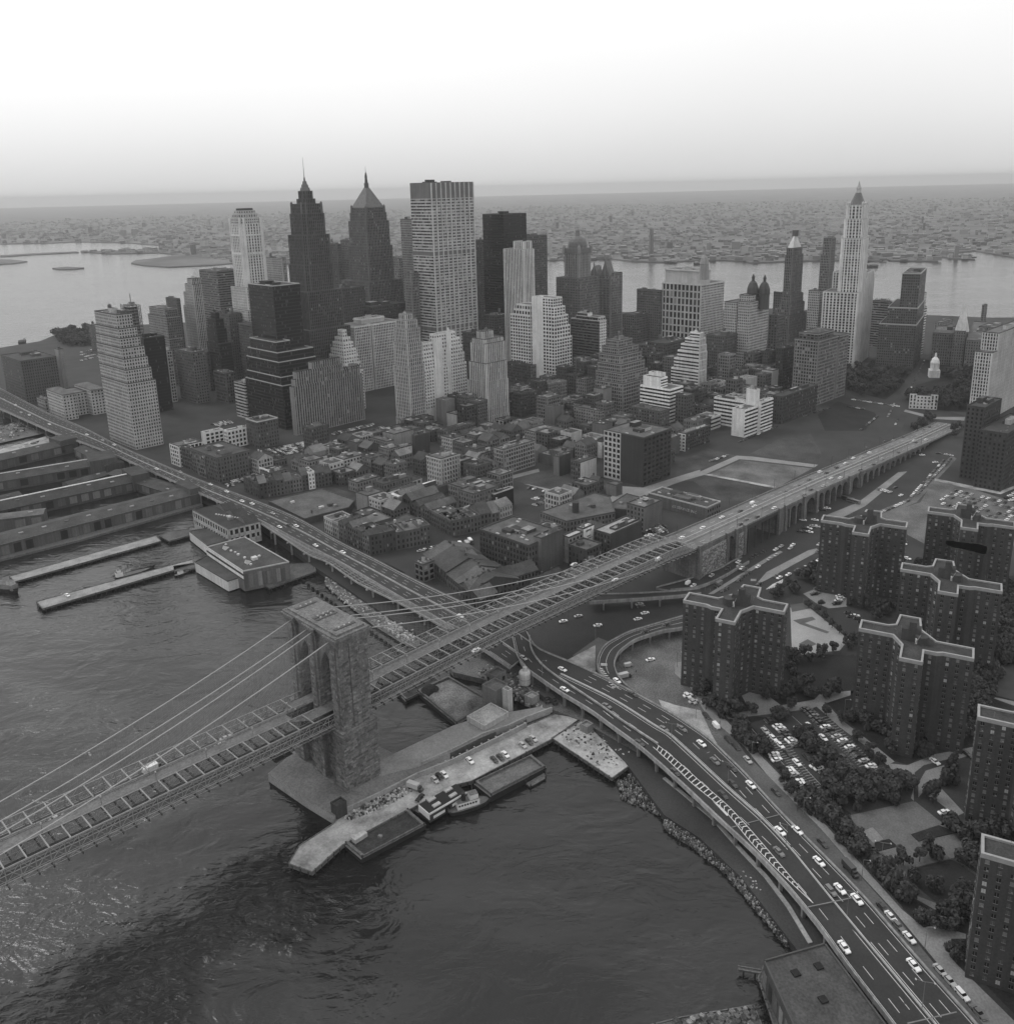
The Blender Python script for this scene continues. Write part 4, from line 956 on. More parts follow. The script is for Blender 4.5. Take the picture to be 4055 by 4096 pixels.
# ------------------------------------------------------------------ skyscrapers
def HY(v, base, y, zb=3.0):                          # height above ground at crop row y on the vertical over a base pixel
    p = G(v, base[0], base[1], zb); return ZOF(p, v, y)-zb
def PW(r, U, V, L, W, a, b): return (r[0]+U[0]*a*L+V[0]*b*W, r[1]+U[1]*a*L+V[1]*b*W)
def sq(c, s, ang=45.0, s2=None):
    u = AZ(ang); w_ = (-u[1], u[0]); s2 = s2 or s
    return [(c[0]+u[0]*a*s/2+w_[0]*b*s2/2, c[1]+u[1]*a*s/2+w_[1]*b*s2/2) for a, b in ((-1, -1), (1, -1), (1, 1), (-1, 1))]
def oct_(c, s, ang=45.0, ch=.25):
    u = AZ(ang); w_ = (-u[1], u[0]); k = s/2; j = k*(1-2*ch)
    return [(c[0]+u[0]*a+w_[0]*b, c[1]+u[1]*a+w_[1]*b) for a, b in ((-k, -j), (-j, -k), (j, -k), (k, -j), (k, j), (j, k), (-j, k), (-k, j))]
def poly_tier(mw, mg, mt, P, z0, z1, sty, wall, trim, rnd, glass=(.75, .2, .05)):
    n = len(P); ar = sum(P[j][0]*P[(j+1) % n][1]-P[(j+1) % n][0]*P[j][1] for j in range(n)); P = P if ar > 0 else P[::-1]
    mw.prism(P, z0, z1, wall, ROOF(.06))
    for j in range(n):
        a, b = Vector(P[j]), Vector(P[(j+1) % n]); u = b-a; ln = u.length; u.normalize(); nn = Vector((u.y, -u.x))
        if nn.dot(Vector(CAM[:2])-a) > 0: facade(mw, mg, mt, a, u, nn, ln, z0, z1, sty, wall, trim, rnd, None, glass)
def spire_tower(name, label, c, tiers, tone, trim, zb=3.0, seed=1, glass=(.75, .2, .05)):
    """tiers: (z0, z1, polygon, style)"""
    r = thing(name, (c[0], c[1], zb), label, 'building'); mw, mg, mt = MB(), MB(), MB(); rnd = random.Random(seed)
    for z0, z1, P, s in tiers: poly_tier(mw, mg, mt, P, z0, z1, s, WALL(tone), WALL(trim), rnd, glass)
    mw.build('wall', r)
    if mt.f: mt.build('facade_trim', r, kind='stuff')
    if mg.f: mg.build('window', r, kind='stuff')
    return r
def cone_part(name, root, c, prof, m, n=8, ph=0.39):
    q = MB(); q.lathe(c, prof, m, n, ph); return q.build(name, root)

bld('tall cream wedding-cake office tower standing right beside the elevated highway', 'A', (745, 1640), 603, 895, ty=905, tone=.3, st='dense', tank=1, rtone=.1, seed=2,
    tiers=[(0, .5, 0, 1, 0, 1), (.5, .6, 0, 1, 0, .9), (.6, .68, .02, 1, 0, .84), (.68, .76, .02, 1, 0, .77), (.76, .83, .05, .97, 0, .7), (.83, .9, .05, .95, 0, .63), (.9, 1, .08, .9, 0, .55)])
bld('slim black glass slab right behind the wedding-cake tower by the highway', 'A', (838, 1440), 790, 948, ty=1030, tone=.02, st='glass', glass=(.95, .05, 0), cope='d', rtone=.03)
bld('narrow pale ribbed block wedged behind the black glass slab', 'A', (945, 1378), 890, 972, ty=1100, tone=.34, st='grid')
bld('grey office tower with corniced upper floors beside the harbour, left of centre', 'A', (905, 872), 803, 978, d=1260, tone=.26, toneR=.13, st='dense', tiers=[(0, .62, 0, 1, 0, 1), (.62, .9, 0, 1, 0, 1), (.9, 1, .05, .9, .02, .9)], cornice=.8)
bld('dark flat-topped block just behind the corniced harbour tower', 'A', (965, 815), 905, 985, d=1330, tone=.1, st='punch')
bld('pale vertical-piered setback tower stepping up towards the wide grey block', 'A', (1048, 705), 985, 1097, d=1340, tone=.34, toneR=.18, st='pier', tiers=cake([(.7, 0, 1, 0, 1), (.85, 0, .85, 0, 1), (.94, 0, .65, 0, 1), (1, .05, .4, 0, 1)]))  # left face toned lighter as lit, right darker as shaded, painted into the walls
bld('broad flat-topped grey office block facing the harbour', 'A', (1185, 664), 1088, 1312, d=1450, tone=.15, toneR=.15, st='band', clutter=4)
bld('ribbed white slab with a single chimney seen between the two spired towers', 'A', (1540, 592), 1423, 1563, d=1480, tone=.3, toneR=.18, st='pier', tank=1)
bld('jagged black tower with sloping shoulders in front of the broad harbour block', 'A', (1175, 890), 1118, 1228, d=1180, tone=.03, st='glass', tiers=cake([(.62, -.1, 1.1, 0, 1.25), (.8, 0, 1, 0, 1), (.92, 0, .8, 0, .8), (1, 0, .4, 0, .4)]), glass=(.95, .05, 0))
bld('old ornate stone office building at the foot of the slender white tower', 'A', (1395, 960), 1300, 1440, d=1200, tone=.13, st='old', cornice=1.2, tank=1)
# 20-something floors of steel skeleton going up
r0 = GD('A', 705, 850, 1230); r = thing('unfinished_tower', (r0.x, r0.y, 3), 'tower of open steel floors still under construction with a mast on top', 'building')
u, w_ = AZ(AL), AZ(AR); Lh, Wh = LEN(r0, r0.z, u, 'A', 655), LEN(r0, r0.z, w_, 'A', 768); z = 3
while z < r0.z:
    q = MB(); q.box((r0.x, r0.y), u, w_, Lh, Wh, z, z+.6, CONC, bottom=True); q.build('floor_slab', r); z += 4
q = MB()
for i in range(7):
    for j in range(4):
        c = PW(r0, u, w_, Lh, Wh, i/6.3, j/3.2); q.box(c, u, w_, .7, .7, 3, r0.z, DARKM)
q.build('column', r, kind='stuff'); q = MB(); c = PW(r0, u, w_, Lh, Wh, .4, .5); q.tube((c[0], c[1], r0.z), (c[0], c[1], r0.z+14), .5, METAL); q.box(c, u, w_, 7, 5, r0.z, r0.z+3, METAL); q.build('mast', r)

# slender white tower with chamfered crown
c0 = GD('A', 1345, 420, 1270); c = (c0.x, c0.y); zz = lambda y: ZOF(c, 'A', y)
rw = spire_tower('office_tower', 'slender white limestone tower with chamfered stepped crown and dark cap', c, [(3, zz(860), sq(c, 48), 'old'), (zz(860), zz(740), sq(c, 40), 'pier'), (zz(740), zz(400), oct_(c, 33, 45, .12), (4.2, 3.7, 2.2, 2.4, .6, 0)), (zz(400), zz(370), oct_(c, 32, 45, .2), 'punch'), (zz(370), zz(345), oct_(c, 29, 45, .25), 'punch'), (zz(345), zz(328), oct_(c, 25, 45, .27), 'punch')], .36, .5)
q = MB(); q.prism(oct_(c, 20, 45, .28), zz(329), zz(317), WALL(.08)); q.build('crown_cap', rw)
for y in (460, 560):
    q = MB(); q.prism(oct_(c, 34.6, 45, .12), zz(y+6), zz(y-4), WALL(.5)); q.build('cornice', rw)
q = MB()
for k in range(8):
    p = oct_(c, 33.2, 45, .12)[k]; q.box((p[0]-1, p[1]-1), (1, 0), (0, 1), 2, 2, zz(740), zz(368), WALL(.5))
q.build('pier', rw, kind='stuff')
# black stepped base with white copings, tower behind
bp = (1565, 1530); b0 = G('A', *bp); u, w_ = AZ(AL), AZ(AR); Lh, Wh = LEN(b0, 3, u, 'A', 1365), LEN(b0, 3, w_, 'A', 1770)
hh = [HY('A', bp, y) for y in (1292, 1248, 1168, 1118, 1062, 760)]; H = hh[-1]
bld_w('dark glass office tower whose stepped base is edged with thin white copings', (b0.x, b0.y), u, w_, Lh, Wh, H, tone=.035, st='glass', cope='l', clutter=2, rtone=.05, glass=(.9, .1, 0),
      tiers=[(0, hh[0]/H, 0, 1, 0, 1), (hh[0]/H, hh[1]/H, .04, .96, .02, 1), (hh[1]/H, hh[2]/H, .08, .96, .04, 1), (hh[2]/H, hh[3]/H, .12, .92, .06, 1), (hh[3]/H, hh[4]/H, .16, .86, .08, .45), (hh[3]/H, 1, .34, 1.0, .3, 1)])
# dark spired tower, tallest in the skyline
c0 = GD('A', 1690, 500, 1085); c = (c0.x, c0.y); zz = lambda y: ZOF(c, 'A', y)
rp = spire_tower('office_tower', 'tallest dark brick skyscraper tapering to a glass lantern and needle mast', c, [(3, zz(960), sq(c, 58), 'pier'), (zz(960), zz(760), sq(c, 48), 'pier'), (zz(760), zz(620), oct_(c, 40, 45, .1), 'pier'), (zz(620), zz(460), oct_(c, 37, 45, .1), 'pier'), (zz(460), zz(345), oct_(c, 31, 45, .12), 'pier'), (zz(345), zz(292), oct_(c, 26.5, 45, .12), 'pier'),
   (zz(292), zz(265), oct_(c, 17, 45, .15), 'pier'), (zz(265), zz(222), oct_(c, 13.5, 45, .2), 'pier')], .06, .1, glass=(.9, .09, .01))
cone_part('lantern', rp, c, [(6, zz(222)), (5.2, zz(205)), (4.4, zz(204)), (3.8, zz(188)), (2.9, zz(187)), (2.2, zz(170)), (1.2, zz(168)), (.8, zz(148))], WALL(.16), 8)
q = MB(); q.tube((c[0], c[1], zz(150)), (c[0], c[1], zz(36)), .45, METAL, 5, .12); q.build('mast', rp)
for k in range(8):
    p = oct_(c, 27.5, 45, .12)[k]; q = MB(); q.lathe(p, [(1.3, zz(345)), (1.0, zz(288)), (.1, zz(280))], WALL(.14), 4); q.build('corner_pinnacle', rp)
# pyramid-roofed tower with spire
c0 = GD('B', 245, 500, 1290); c = (c0.x, c0.y); zz = lambda y: ZOF(c, 'B', y)
rq = spire_tower('office_tower', 'grey tower with steep copper pyramid roof and thin spire, second from the tallest', c, [(3, zz(830), sq(c, 72), 'pier'), (zz(830), zz(705), sq(c, 62), 'pier'), (zz(705), zz(520), sq(c, 44), 'pier'), (zz(520), zz(385), sq(c, 40), 'pier'), (zz(385), zz(340), sq(c, 36), 'pier'), (zz(340), zz(312), sq(c, 33), 'punch')], .1, .16)
q = MB(); q.frustum(sq(c, 32), zz(312), sq(c, 5.4), zz(205), mat('copper_roof', .13, .6, .2, .3, .2)); q.build('pyramid_roof', rq)
cone_part('spire', rq, c, [(3.3, zz(206)), (3.2, zz(180)), (2.2, zz(178)), (1.7, zz(150)), (2.0, zz(148)), (1.0, zz(125)), (.35, zz(120)), (.1, zz(88))], WALL(.09), 8)
for k in range(4):
    p = sq(c, 32)[k]; q = MB(); q.lathe(p, [(1.8, zz(340)), (1.6, zz(305)), (.1, zz(296))], WALL(.12), 6); q.build('corner_turret', rq)
# aluminium slab with external columns
p = GD('B', 575, 180, 1185); HC = p.z-3; u, w_ = AZ(AL), AZ(AR); Lh, Wh = LEN(p, p.z, u, 'B', 463), LEN(p, p.z, w_, 'B', 808)
rc = bld_w('huge aluminium-and-glass slab tower with external columns and dark louvred top floors', (p.x, p.y), u, w_, Lh, Wh, HC, tone=.15, st=(3.2, 3.9, 2.9, 2.1, 0, .14), sR=(3.6, 3.9, 3.0, 2.1, .2, .14), trim=WALL(.34), rtone=.12, cope='w', clutter=1, glass=(.45, .33, .22),
    tiers=[(0, .25, 0, 1, 0, 1), (.25, .27, 0, 1, 0, 1, 'blank'), (.27, .64, 0, 1, 0, 1), (.64, .66, 0, 1, 0, 1, 'blank'), (.66, .925, 0, 1, 0, 1), (.925, 1, 0, 1, 0, 1, 'blank')])
for i in range(10):
    q = MB(); a = PW((p.x, p.y), u, w_, Lh, Wh, 0, i/9.0*.985); q.box((a[0]-u[0]*1.1, a[1]-u[1]*1.1), u, w_, 1.1, 1.3, 3, HC+3.4, WALL(.4)); q.build('column', rc)
q = MB(); a = PW((p.x, p.y), u, w_, Lh, Wh, .3, .05)
for k in range(4): q.lathe((a[0]+w_[0]*k*4, a[1]+w_[1]*k*4), [(1.8, HC+2.5), (1.8, HC+7.5)], DARKM, 8)
q.box(a, u, w_, 8, 18, HC+2.6, HC+5, DARKM); q.build('cooling_unit', rc)
bld('sheer black glass slab tower to the right of the aluminium skyscraper', 'B', (975, 352), 860, 1099, d=1290, tone=.018, toneR=.022, st='glass', glass=(.97, .03, 0), rtone=.03, clutter=2)
bld('plain grey slab partly hidden behind the thin-finned tower', 'B', (1078, 474), 1050, 1212, d=1500, tone=.12, toneR=.1, st='pier')
bld('low dark block between the aluminium slab and the black glass slab', 'B', (845, 492), 822, 866, d=1440, tone=.06, st='punch')
bld('tower of close white vertical fins with an open penthouse', 'B', (1085, 545), 975, 1141, d=1190, tone=.05, trim=WALL(.5), st='fin', rtone=.1, cope='l', tiers=[(0, 1, 0, 1, 0, 1), (1, 1.06, .1, .6, .2, 1, (4, 5, 2, 4, .3, 0))], clutter=1)
# white stepped towers of the insurance district
bld('white setback tower with blank party wall and a dark slot, right of the fins', 'B', (1256, 1300), 1019, 1350, ty=812, tone=.52, st='big', sR='big', clutter=2, rtone=.14, cope='w',
    tiers=[(0, .55, 0, .5, 0, 1), (.55, .68, 0, .5, 0, .9), (.68, .8, 0, .5, 0, .78), (.8, .9, 0, .5, 0, .62), (.9, 1, .02, .48, 0, .5), (0, .78, .53, 1, 0, .6), (.78, .84, .53, .92, 0, .6), (.84, .9, .53, .84, 0, .6), (0, .985, .24, .49, -.012, .2, 'blank', 'blank')])
bld('dark banded glass block with a white upper storey and white end wall', 'B', (1500, 936), 1345, 1538, d=1130, tone=.045, toneR=.48, st='band', sR='punch', trim=WALL(.1), cope='l', glass=(.85, .15, 0), tiers=[(0, 1, 0, 1, 0, 1), (1, 1.055, .05, .82, 0, 1, 'big'), (1.055, 1.1, .45, .8, .1, .8, 'blank')])
bld('large brown ziggurat office building of many small setbacks, near the centre right', 'B', (1625, 1440), 1475, 1770, ty=1055, tone=.19, trim=WALL(.24), st='loft', tank=1, cornice=.5, tiers=cake([(.42, 0, 1, 0, 1), (.56, .05, .98, .02, .97), (.68, .12, .96, .05, .93), (.8, .2, .93, .08, .9), (.9, .28, .88, .12, .85), (1, .36, .8, .18, .7)]))
bld('white horizontally banded office block at right of the brown ziggurat', 'B', (1880, 1490), 1720, 1951, ty=1312, tone=.55, st='band', trim=WALL(.6), cope='w', tiers=[(0, 1, 0, 1, 0, 1), (1, 1.28, .35, .95, .1, .6, 'blank', 'band'), (1.28, 1.36, .5, .95, .5, .8, 'blank')])
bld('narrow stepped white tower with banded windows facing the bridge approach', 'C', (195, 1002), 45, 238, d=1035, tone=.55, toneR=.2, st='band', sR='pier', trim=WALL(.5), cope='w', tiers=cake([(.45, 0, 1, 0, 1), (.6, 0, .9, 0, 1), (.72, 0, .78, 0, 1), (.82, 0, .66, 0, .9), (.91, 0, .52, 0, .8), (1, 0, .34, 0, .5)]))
bld('pin-striped grey limestone block with stepped top beside the big car park', 'A', (1622, 1560), 1608, 1995, ty=1182, tone=.2, trim=WALL(.28), st='fin', rtone=.06, tiers=[(0, .7, 0, 1, 0, 1), (.7, .8, .05, 1, .03, .97), (.8, .9, .1, 1, .06, .72), (.9, 1, .2, 1, .28, .7), (.7, .83, .2, 1, .7, .98)])
bld('white ziggurat with a square cupola behind the pin-striped block', 'A', (1872, 1000), 1767, 1972, d=1020, tone=.46, st='punch', clutter=0, cope='w', tiers=cake([(.5, 0, 1, 0, 1), (.6, .05, .95, .05, .95), (.69, .11, .9, .11, .9), (.77, .17, .85, .17, .85), (.85, .24, .8, .24, .8), (.91, .32, .74, .32, .74), (1, .4, .64, .4, .64)]))
bld('pale twin-winged office building with a narrow light court between its wings', 'B', (160, 968), 'm34', 408, d=1120, tone=.34, st='pier', trim=WALL(.42), cornice=1.2, cope='w', tiers=[(0, 1, 0, 1, 0, .34), (0, .95, .5, 1, .3, .42), (0, 1.0, 0, 1, .38, 1), (1.0, 1.07, .4, .9, .3, .8, 'blank')])
bld('tall buff tower with arched base and corner finials between pale wings and white steps', 'B', (476, 1538), 393, 562, ty=905, tone=.25, trim=WALL(.34), st='pier', cope='w', tiers=cake([(.1, 0, 1, 0, 1), (.56, .01, .98, .01, .97), (.76, .05, .92, .04, .92), (.88, .1, .88, .07, .88), (.95, .16, .8, .12, .8), (1, .25, .65, .2, .6)]), glass=(.85, .13, .02))
bld('bright white setback building with blank centre bays above the fish market streets', 'B', (527, 1503), 500, 822, ty=1028, tone=.52, toneR=.52, st='punch', rtone=.12, cope='w',
    tiers=[(0, .16, 0, 1, 0, 1, 'blank', 'blank'), (.16, .62, 0, 1, 0, .86), (.62, .74, .02, 1, .03, .83), (.74, .83, .04, 1, .06, .8), (.83, .92, .06, 1, .1, .76), (.92, 1, .08, 1, .3, .68), (0, .97, -.02, 0, .27, .43, 'blank', 'blank'), (0, 1.02, -.03, 0, .5, .58, 'blank', 'blank')])
bld('grey fluted tower with light piers and a square penthouse beside the bright white steps', 'B', (890, 1498), 788, 1006, ty=1040, tone=.14, toneR=.2, trim=WALL(.38), st='fin', sR='fin', cope='w', rtone=.1, tiers=cake([(.08, 0, 1, 0, 1), (.5, 0, 1, 0, .98), (.72, .0, .88, 0, .94), (.95, .04, .8, .03, .9), (1.0, .08, .72, .05, .86), (1.08, .3, .6, .15, .6)]))

# ------------------------------------------------------------------ towers toward the civic square
c0 = GD('B', 1380, 600, 1290); c = (c0.x, c0.y); zz = lambda y: ZOF(c, 'B', y)
rs = spire_tower('office_tower', 'slender brick tower with bulbous domed crown and tall lantern', c, [(3, zz(690), sq(c, 44), 'old'), (zz(690), zz(560), sq(c, 26), (3.4, 3.6, 1.6, 2.4, .7, 0)), (zz(560), zz(535), sq(c, 28), 'blank')], .14, .24)
cone_part('dome', rs, c, [(14.5, zz(540)), (13.6, zz(528)), (13.8, zz(520)), (12.8, zz(500)), (10.2, zz(484)), (6.5, zz(474)), (4.0, zz(470))], mat('copper_roof', .13), 12)
cone_part('lantern', rs, c, [(3.6, zz(472)), (3.2, zz(442)), (3.9, zz(440)), (2.6, zz(432)), (.7, zz(428)), (.1, zz(412))], WALL(.2), 8)
for k in range(4):
    p = sq(c, 27)[k]; q = MB(); q.lathe(p, [(2.2, zz(560)), (2.0, zz(525)), (.1, zz(512))], WALL(.22), 8); q.build('corner_turret', rs)
rg = bld('twin-gabled masonry skyscraper with steep dormered roofs beside the domed tower', 'B', (1560, 690), 1430, 1624, d=1330, tone=.16, trim=WALL(.22), st='pier', clutter=0, tiers=[(0, .93, 0, 1, 0, 1), (.93, 1.0, 0, .85, 0, .3), (.93, 1.03, 0, .3, .3, 1)])
p = GD('B', 1560, 690, 1330); u, w_ = AZ(AL), AZ(AR); Lh = LEN(p, p.z, u, 'B', 1430); Wh = LEN(p, p.z, w_, 'B', 1624); cu = mat('copper_roof', .13)
for a0, a1, t in ((.05, .42, 22), (.5, .9, 15)):
    q = MB(); A_, B_, C_, D_ = [PW((p.x, p.y), u, w_, Lh, Wh, a, b) for a, b in ((a0, 0), (a1, 0), (a1, .5), (a0, .5))]; m0 = PW((p.x, p.y), u, w_, Lh, Wh, (a0+a1)/2, 0); m1 = PW((p.x, p.y), u, w_, Lh, Wh, (a0+a1)/2, .5); z = p.z-.5
    for f in (((*A_, z), (*B_, z), (*m0, z+t)), ((*B_, z), (*C_, z), (*m1, z+t), (*m0, z+t)), ((*D_, z), (*A_, z), (*m0, z+t), (*m1, z+t)), ((*C_, z), (*D_, z), (*m1, z+t))): q.face(f, cu)
    q.build('gabled_roof', rg)
    for k in range(3):
        q = MB(); q.lathe(PW((p.x, p.y), u, w_, Lh, Wh, a0+(a1-a0)*k/2, .02), [(1.4, z), (1.2, z+t*(.6 if k != 1 else 1.15)), (.1, z+t*(.6 if k != 1 else 1.15)+4)], WALL(.2), 6); q.build('pinnacle', rg)
bld('flat brown block with a small gabled roof house by the far river', 'B', (1835, 770), 1704, 1850, d=1260, tone=.11, st='punch', cornice=1)
rt = bld('massive pale granite block of stacked colonnades with a recessed attic', 'C', (207, 737), -8, 330, d=1230, tone=.34, toneR=.34, st=(6.2, 9.5, 4.2, 7.6, .9, .9), sR='punch', cornice=1.5, cope='w', rtone=.08, tiers=[(0, 1, 0, 1, 0, 1), (1, 1.16, .08, .95, .03, .5, 'blank')], clutter=2)
p = GD('C', 218, 700, 1180); cone_part('cupola', rt, (p.x, p.y), [(6, rt['top']-6), (5.5, rt['top']+14), (6.2, rt['top']+14), (4, rt['top']+22), (1.2, rt['top']+25), (.6, rt['top']+36)], WALL(.26), 8)
rk = bld('buff twin-cupola office building with deep light well', 'C', (470, 832), 330, 575, d=1140, tone=.3, toneR=.34, st='dense', clutter=1, tank=2, tiers=[(0, 1, 0, .45, 0, 1), (0, .98, .5, 1, 0, 1), (1, 1.07, .05, .5, .1, .5, 'punch')])
for x, y in ((484, 800), (546, 805)):
    p = GD('C', x, y, 1160); zc = p.z; cone_part('cupola', rk, (p.x, p.y), [(7, zc-14), (6.8, zc+4), (7.4, zc+5), (7, zc+11), (4.8, zc+17), (1.8, zc+20), (1.8, zc+23), (2.2, zc+24), (.4, zc+28)], WALL(.07), 10)
rr_ = bld('slim grey setback tower with pale hipped crown left of the gothic skyscraper', 'C', (705, 540), 640, 802, d=1290, tone=.13, toneR=.08, trim=WALL(.17), st='pier', clutter=0, tiers=cake([(.42, 0, 1, 0, 1), (.52, .06, .92, .05, .88), (.6, .1, .86, .08, .8), (.94, .18, .78, .1, .72), (1.0, .22, .74, .14, .66)]))
p = GD('C', 705, 540, 1290); u, w_ = AZ(AL), AZ(AR); Lh, Wh = LEN(p, p.z, u, 'C', 640), LEN(p, p.z, w_, 'C', 802); P_ = [PW((p.x, p.y), u, w_, Lh, Wh, a, b) for a, b in ((.24, .16), (.72, .16), (.72, .64), (.24, .64))]; m = (sum(x for x, y in P_)/4, sum(y for x, y in P_)/4)
q = MB(); q.frustum(P_, p.z-.3, [(m[0]+(x-m[0])*.2, m[1]+(y-m[1])*.2) for x, y in P_], p.z+17, WALL(.4)); q.build('hipped_roof', rr_); q = MB(); q.prism(sq(m, 6), p.z+16, p.z+24, WALL(.1)); q.build('roof_lantern', rr_)
# the gothic skyscraper
ga, gr = AZ(212), AZ(304); gp = G('C', 1030, 1197); Lh, Wh = LEN(gp, 3, ga, 'C', 842), LEN(gp, 3, gr, 'C', 1112); Z = lambda y: ZOF(gp, 'C', y)-3
H = Z(690); WG = .37
rgw = bld_w('white terracotta gothic skyscraper with a pinnacled tower and green-roofed spire', (gp.x, gp.y), ga, gr, Lh, Wh, H, tone=WG, trim=WALL(.48), st=(4.4, 3.8, 2.6, 2.4, .9, 0), cope='w', clutter=1, tiers=[(0, .82, 0, 1, 0, 1), (.82, .94, .0, .2, .45, 1), (.82, 1.0, .2, 1, .5, 1), (.94, 1.0, .0, .2, .5, .95)])
tc_ = PW((gp.x, gp.y), ga, gr, Lh, Wh, .34, .3); ang = 212; mw, mg, mt = MB(), MB(), MB(); rnd = random.Random(4); W0 = .66*Lh; gz = lambda y: ZOF(tc_, 'C', y)
for z0, z1, s in ((3+H*.6, gz(570), W0), (gz(570), gz(480), W0*.98), (gz(480), gz(375), W0*.86), (gz(375), gz(300), W0*.76)):
    poly_tier(mw, mg, mt, oct_(tc_, s, ang, .1), z0, z1, (4.2, 3.8, 2.4, 2.4, 1.0, 0), WALL(WG), WALL(.5), rnd)
mw.build('tower_wall', rgw); mt.build('facade_trim', rgw, kind='stuff'); mg.build('window', rgw, kind='stuff')
for y, s in ((480, 1.02), (570, 1.02), (300, .8), (375, .9)):
    q = MB(); q.prism(oct_(tc_, W0*s, ang, .1), gz(y+8), gz(y-3), WALL(.3)); q.build('cornice', rgw)
q = MB(); q.frustum(oct_(tc_, W0*.62, ang, .15), gz(302), oct_(tc_, W0*.22, ang, .2), gz(232), mat('copper_roof', .13)); q.build('spire_roof', rgw)
cone_part('lantern', rgw, tc_, [(W0*.12, gz(236)), (W0*.1, gz(212)), (W0*.12, gz(210)), (W0*.05, gz(190)), (.3, gz(168))], WALL(.3), 8)
for s, y0, y1 in ((W0*.74, 310, 278), (W0*.95, 484, 462)):
    for k in range(8):
        if s > W0*.8 and k % 2: continue
        q = MB(); q.lathe(oct_(tc_, s, ang, .12)[k], [(1.8, gz(y0)), (1.6, gz(y1+8)), (.1, gz(y1))], WALL(.36), 6); q.build('pinnacle', rgw)
bld('light plain slab rising just behind the gothic skyscraper', 'C', (915, 484), 862, 940, d=1420, tone=.2, st='pier', tiers=cake([(.85, 0, 1, 0, 1), (1, 0, .8, 0, 1)]))
bld('pale many-windowed block at the left foot of the gothic skyscraper', 'C', (850, 772), 790, 872, d=1290, tone=.3, st='dense')
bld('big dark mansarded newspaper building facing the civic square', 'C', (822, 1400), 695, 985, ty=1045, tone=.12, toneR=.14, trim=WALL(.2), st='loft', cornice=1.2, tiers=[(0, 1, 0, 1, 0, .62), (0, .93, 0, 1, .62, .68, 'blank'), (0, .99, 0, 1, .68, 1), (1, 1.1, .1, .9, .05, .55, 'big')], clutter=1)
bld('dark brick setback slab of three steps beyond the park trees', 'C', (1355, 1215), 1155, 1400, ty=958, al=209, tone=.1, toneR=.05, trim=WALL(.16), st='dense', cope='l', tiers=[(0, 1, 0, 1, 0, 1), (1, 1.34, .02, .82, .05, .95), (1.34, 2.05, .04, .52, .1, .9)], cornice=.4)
bld('white banded building squeezed behind the three-step dark slab', 'e', (600, 178), 545, 617, d=1400, tone=.42, st='band', trim=WALL(.45), tiers=[(0, 1, 0, 1, 0, 1), (1, 1.3, .1, .7, .1, .8, 'punch')])
rwd = bld('pale block carrying a rooftop sign seen from behind, beyond the gothic skyscraper', 'e', (412, 146), 318, 428, d=1440, tone=.26, st='band')
p0, p1 = GD('e', 332, 128, 1440), GD('e', 420, 124, 1440)
def text(s, loc, size, rz, m, parent, name='lettering', ext=.1, rx=90):
    cu_ = bpy.data.curves.new(name, 'FONT'); cu_.body = s; cu_.size = size; cu_.extrude = ext; cu_.align_x = 'CENTER'; cu_.align_y = 'CENTER'; cu_.resolution_u = 1
    o = bpy.data.objects.new(name, cu_); dg = bpy.context.evaluated_depsgraph_get; COL.objects.link(o); bpy.context.view_layer.update()
    me = bpy.data.meshes.new_from_object(o.evaluated_get(dg())); bpy.data.objects.remove(o); me.materials.clear(); me.materials.append(m)
    ob = bpy.data.objects.new(name, me); COL.objects.link(ob); w0 = WO.get(parent.name, (0, 0, 0)); ob.location = (loc[0]-w0[0], loc[1]-w0[1], loc[2]-w0[2]); ob.rotation_euler = (R(rx), 0, rz); ob.parent = parent; ob['kind'] = 'stuff'; return ob
mid = (p0+p1)/2; dv = (p1-p0); text('WORLD', (mid.x, mid.y, p0.z-1), dv.length*.27, math.atan2(-dv.y, -dv.x), WALL(.1), rwd, 'sign_lettering', .3)
q = MB()
for k in range(6):
    a = p0.lerp(p1, k/5); q.tube((a.x, a.y, p0.z-14), (a.x, a.y, p0.z-4), .3, DARKM)
q.build('sign_frame', rwd)
bld('grey cornice-topped commercial block beside the park with pale arcaded ground floor', 'C', (1583, 1006), 1470, 1602, d=1330, al=209, tone=.2, st='old', cornice=1.2)
rpy = bld('commercial block with a white pyramid roof over the park trees', 'C', (1650, 992), 1585, 1668, d=1310, al=209, tone=.18, st='old', clutter=0)
p = GD('C', 1628, 985, 1322); q = MB(); q.frustum(sq((p.x, p.y), 17, 30), p.z-.5, sq((p.x, p.y), 1.2, 30), p.z+34, WALL(.45)); q.build('pyramid_roof', rpy)
bld('brown loft with an arched top window right of the white pyramid roof', 'C', (1735, 1045), 1652, 1765, d=1290, al=209, tone=.17, st='old')
bld('tall light ribbed building cut by the right edge of the picture', 'e', (985, 330), 'm16', 1230, d=1020, tone=.34, st='pier', trim=WALL(.42), tiers=cake([(.8, 0, 1, 0, 1), (1, 0, 1, .1, 1)]))
bld('squat stone hall of records with mansard roof beside the park', 'e', (965, 695), 918, 1022, ty=605, tone=.25, st='old', cornice=1)
bld('dark brick apartment slab nearest the right edge above the sunken lots', 'F', (1838, 502), 1690, 1990, ty=188, tone=.05, st='punch', glass=(.9, .09, .01), cope='w', clutter=3)
bld('dark brick apartment slab with a pale roof rail just behind the nearest one', 'F', (1705, 440), 1612, 1800, ty=45, tone=.055, st='punch', glass=(.9, .09, .01), cope='w', clutter=2)

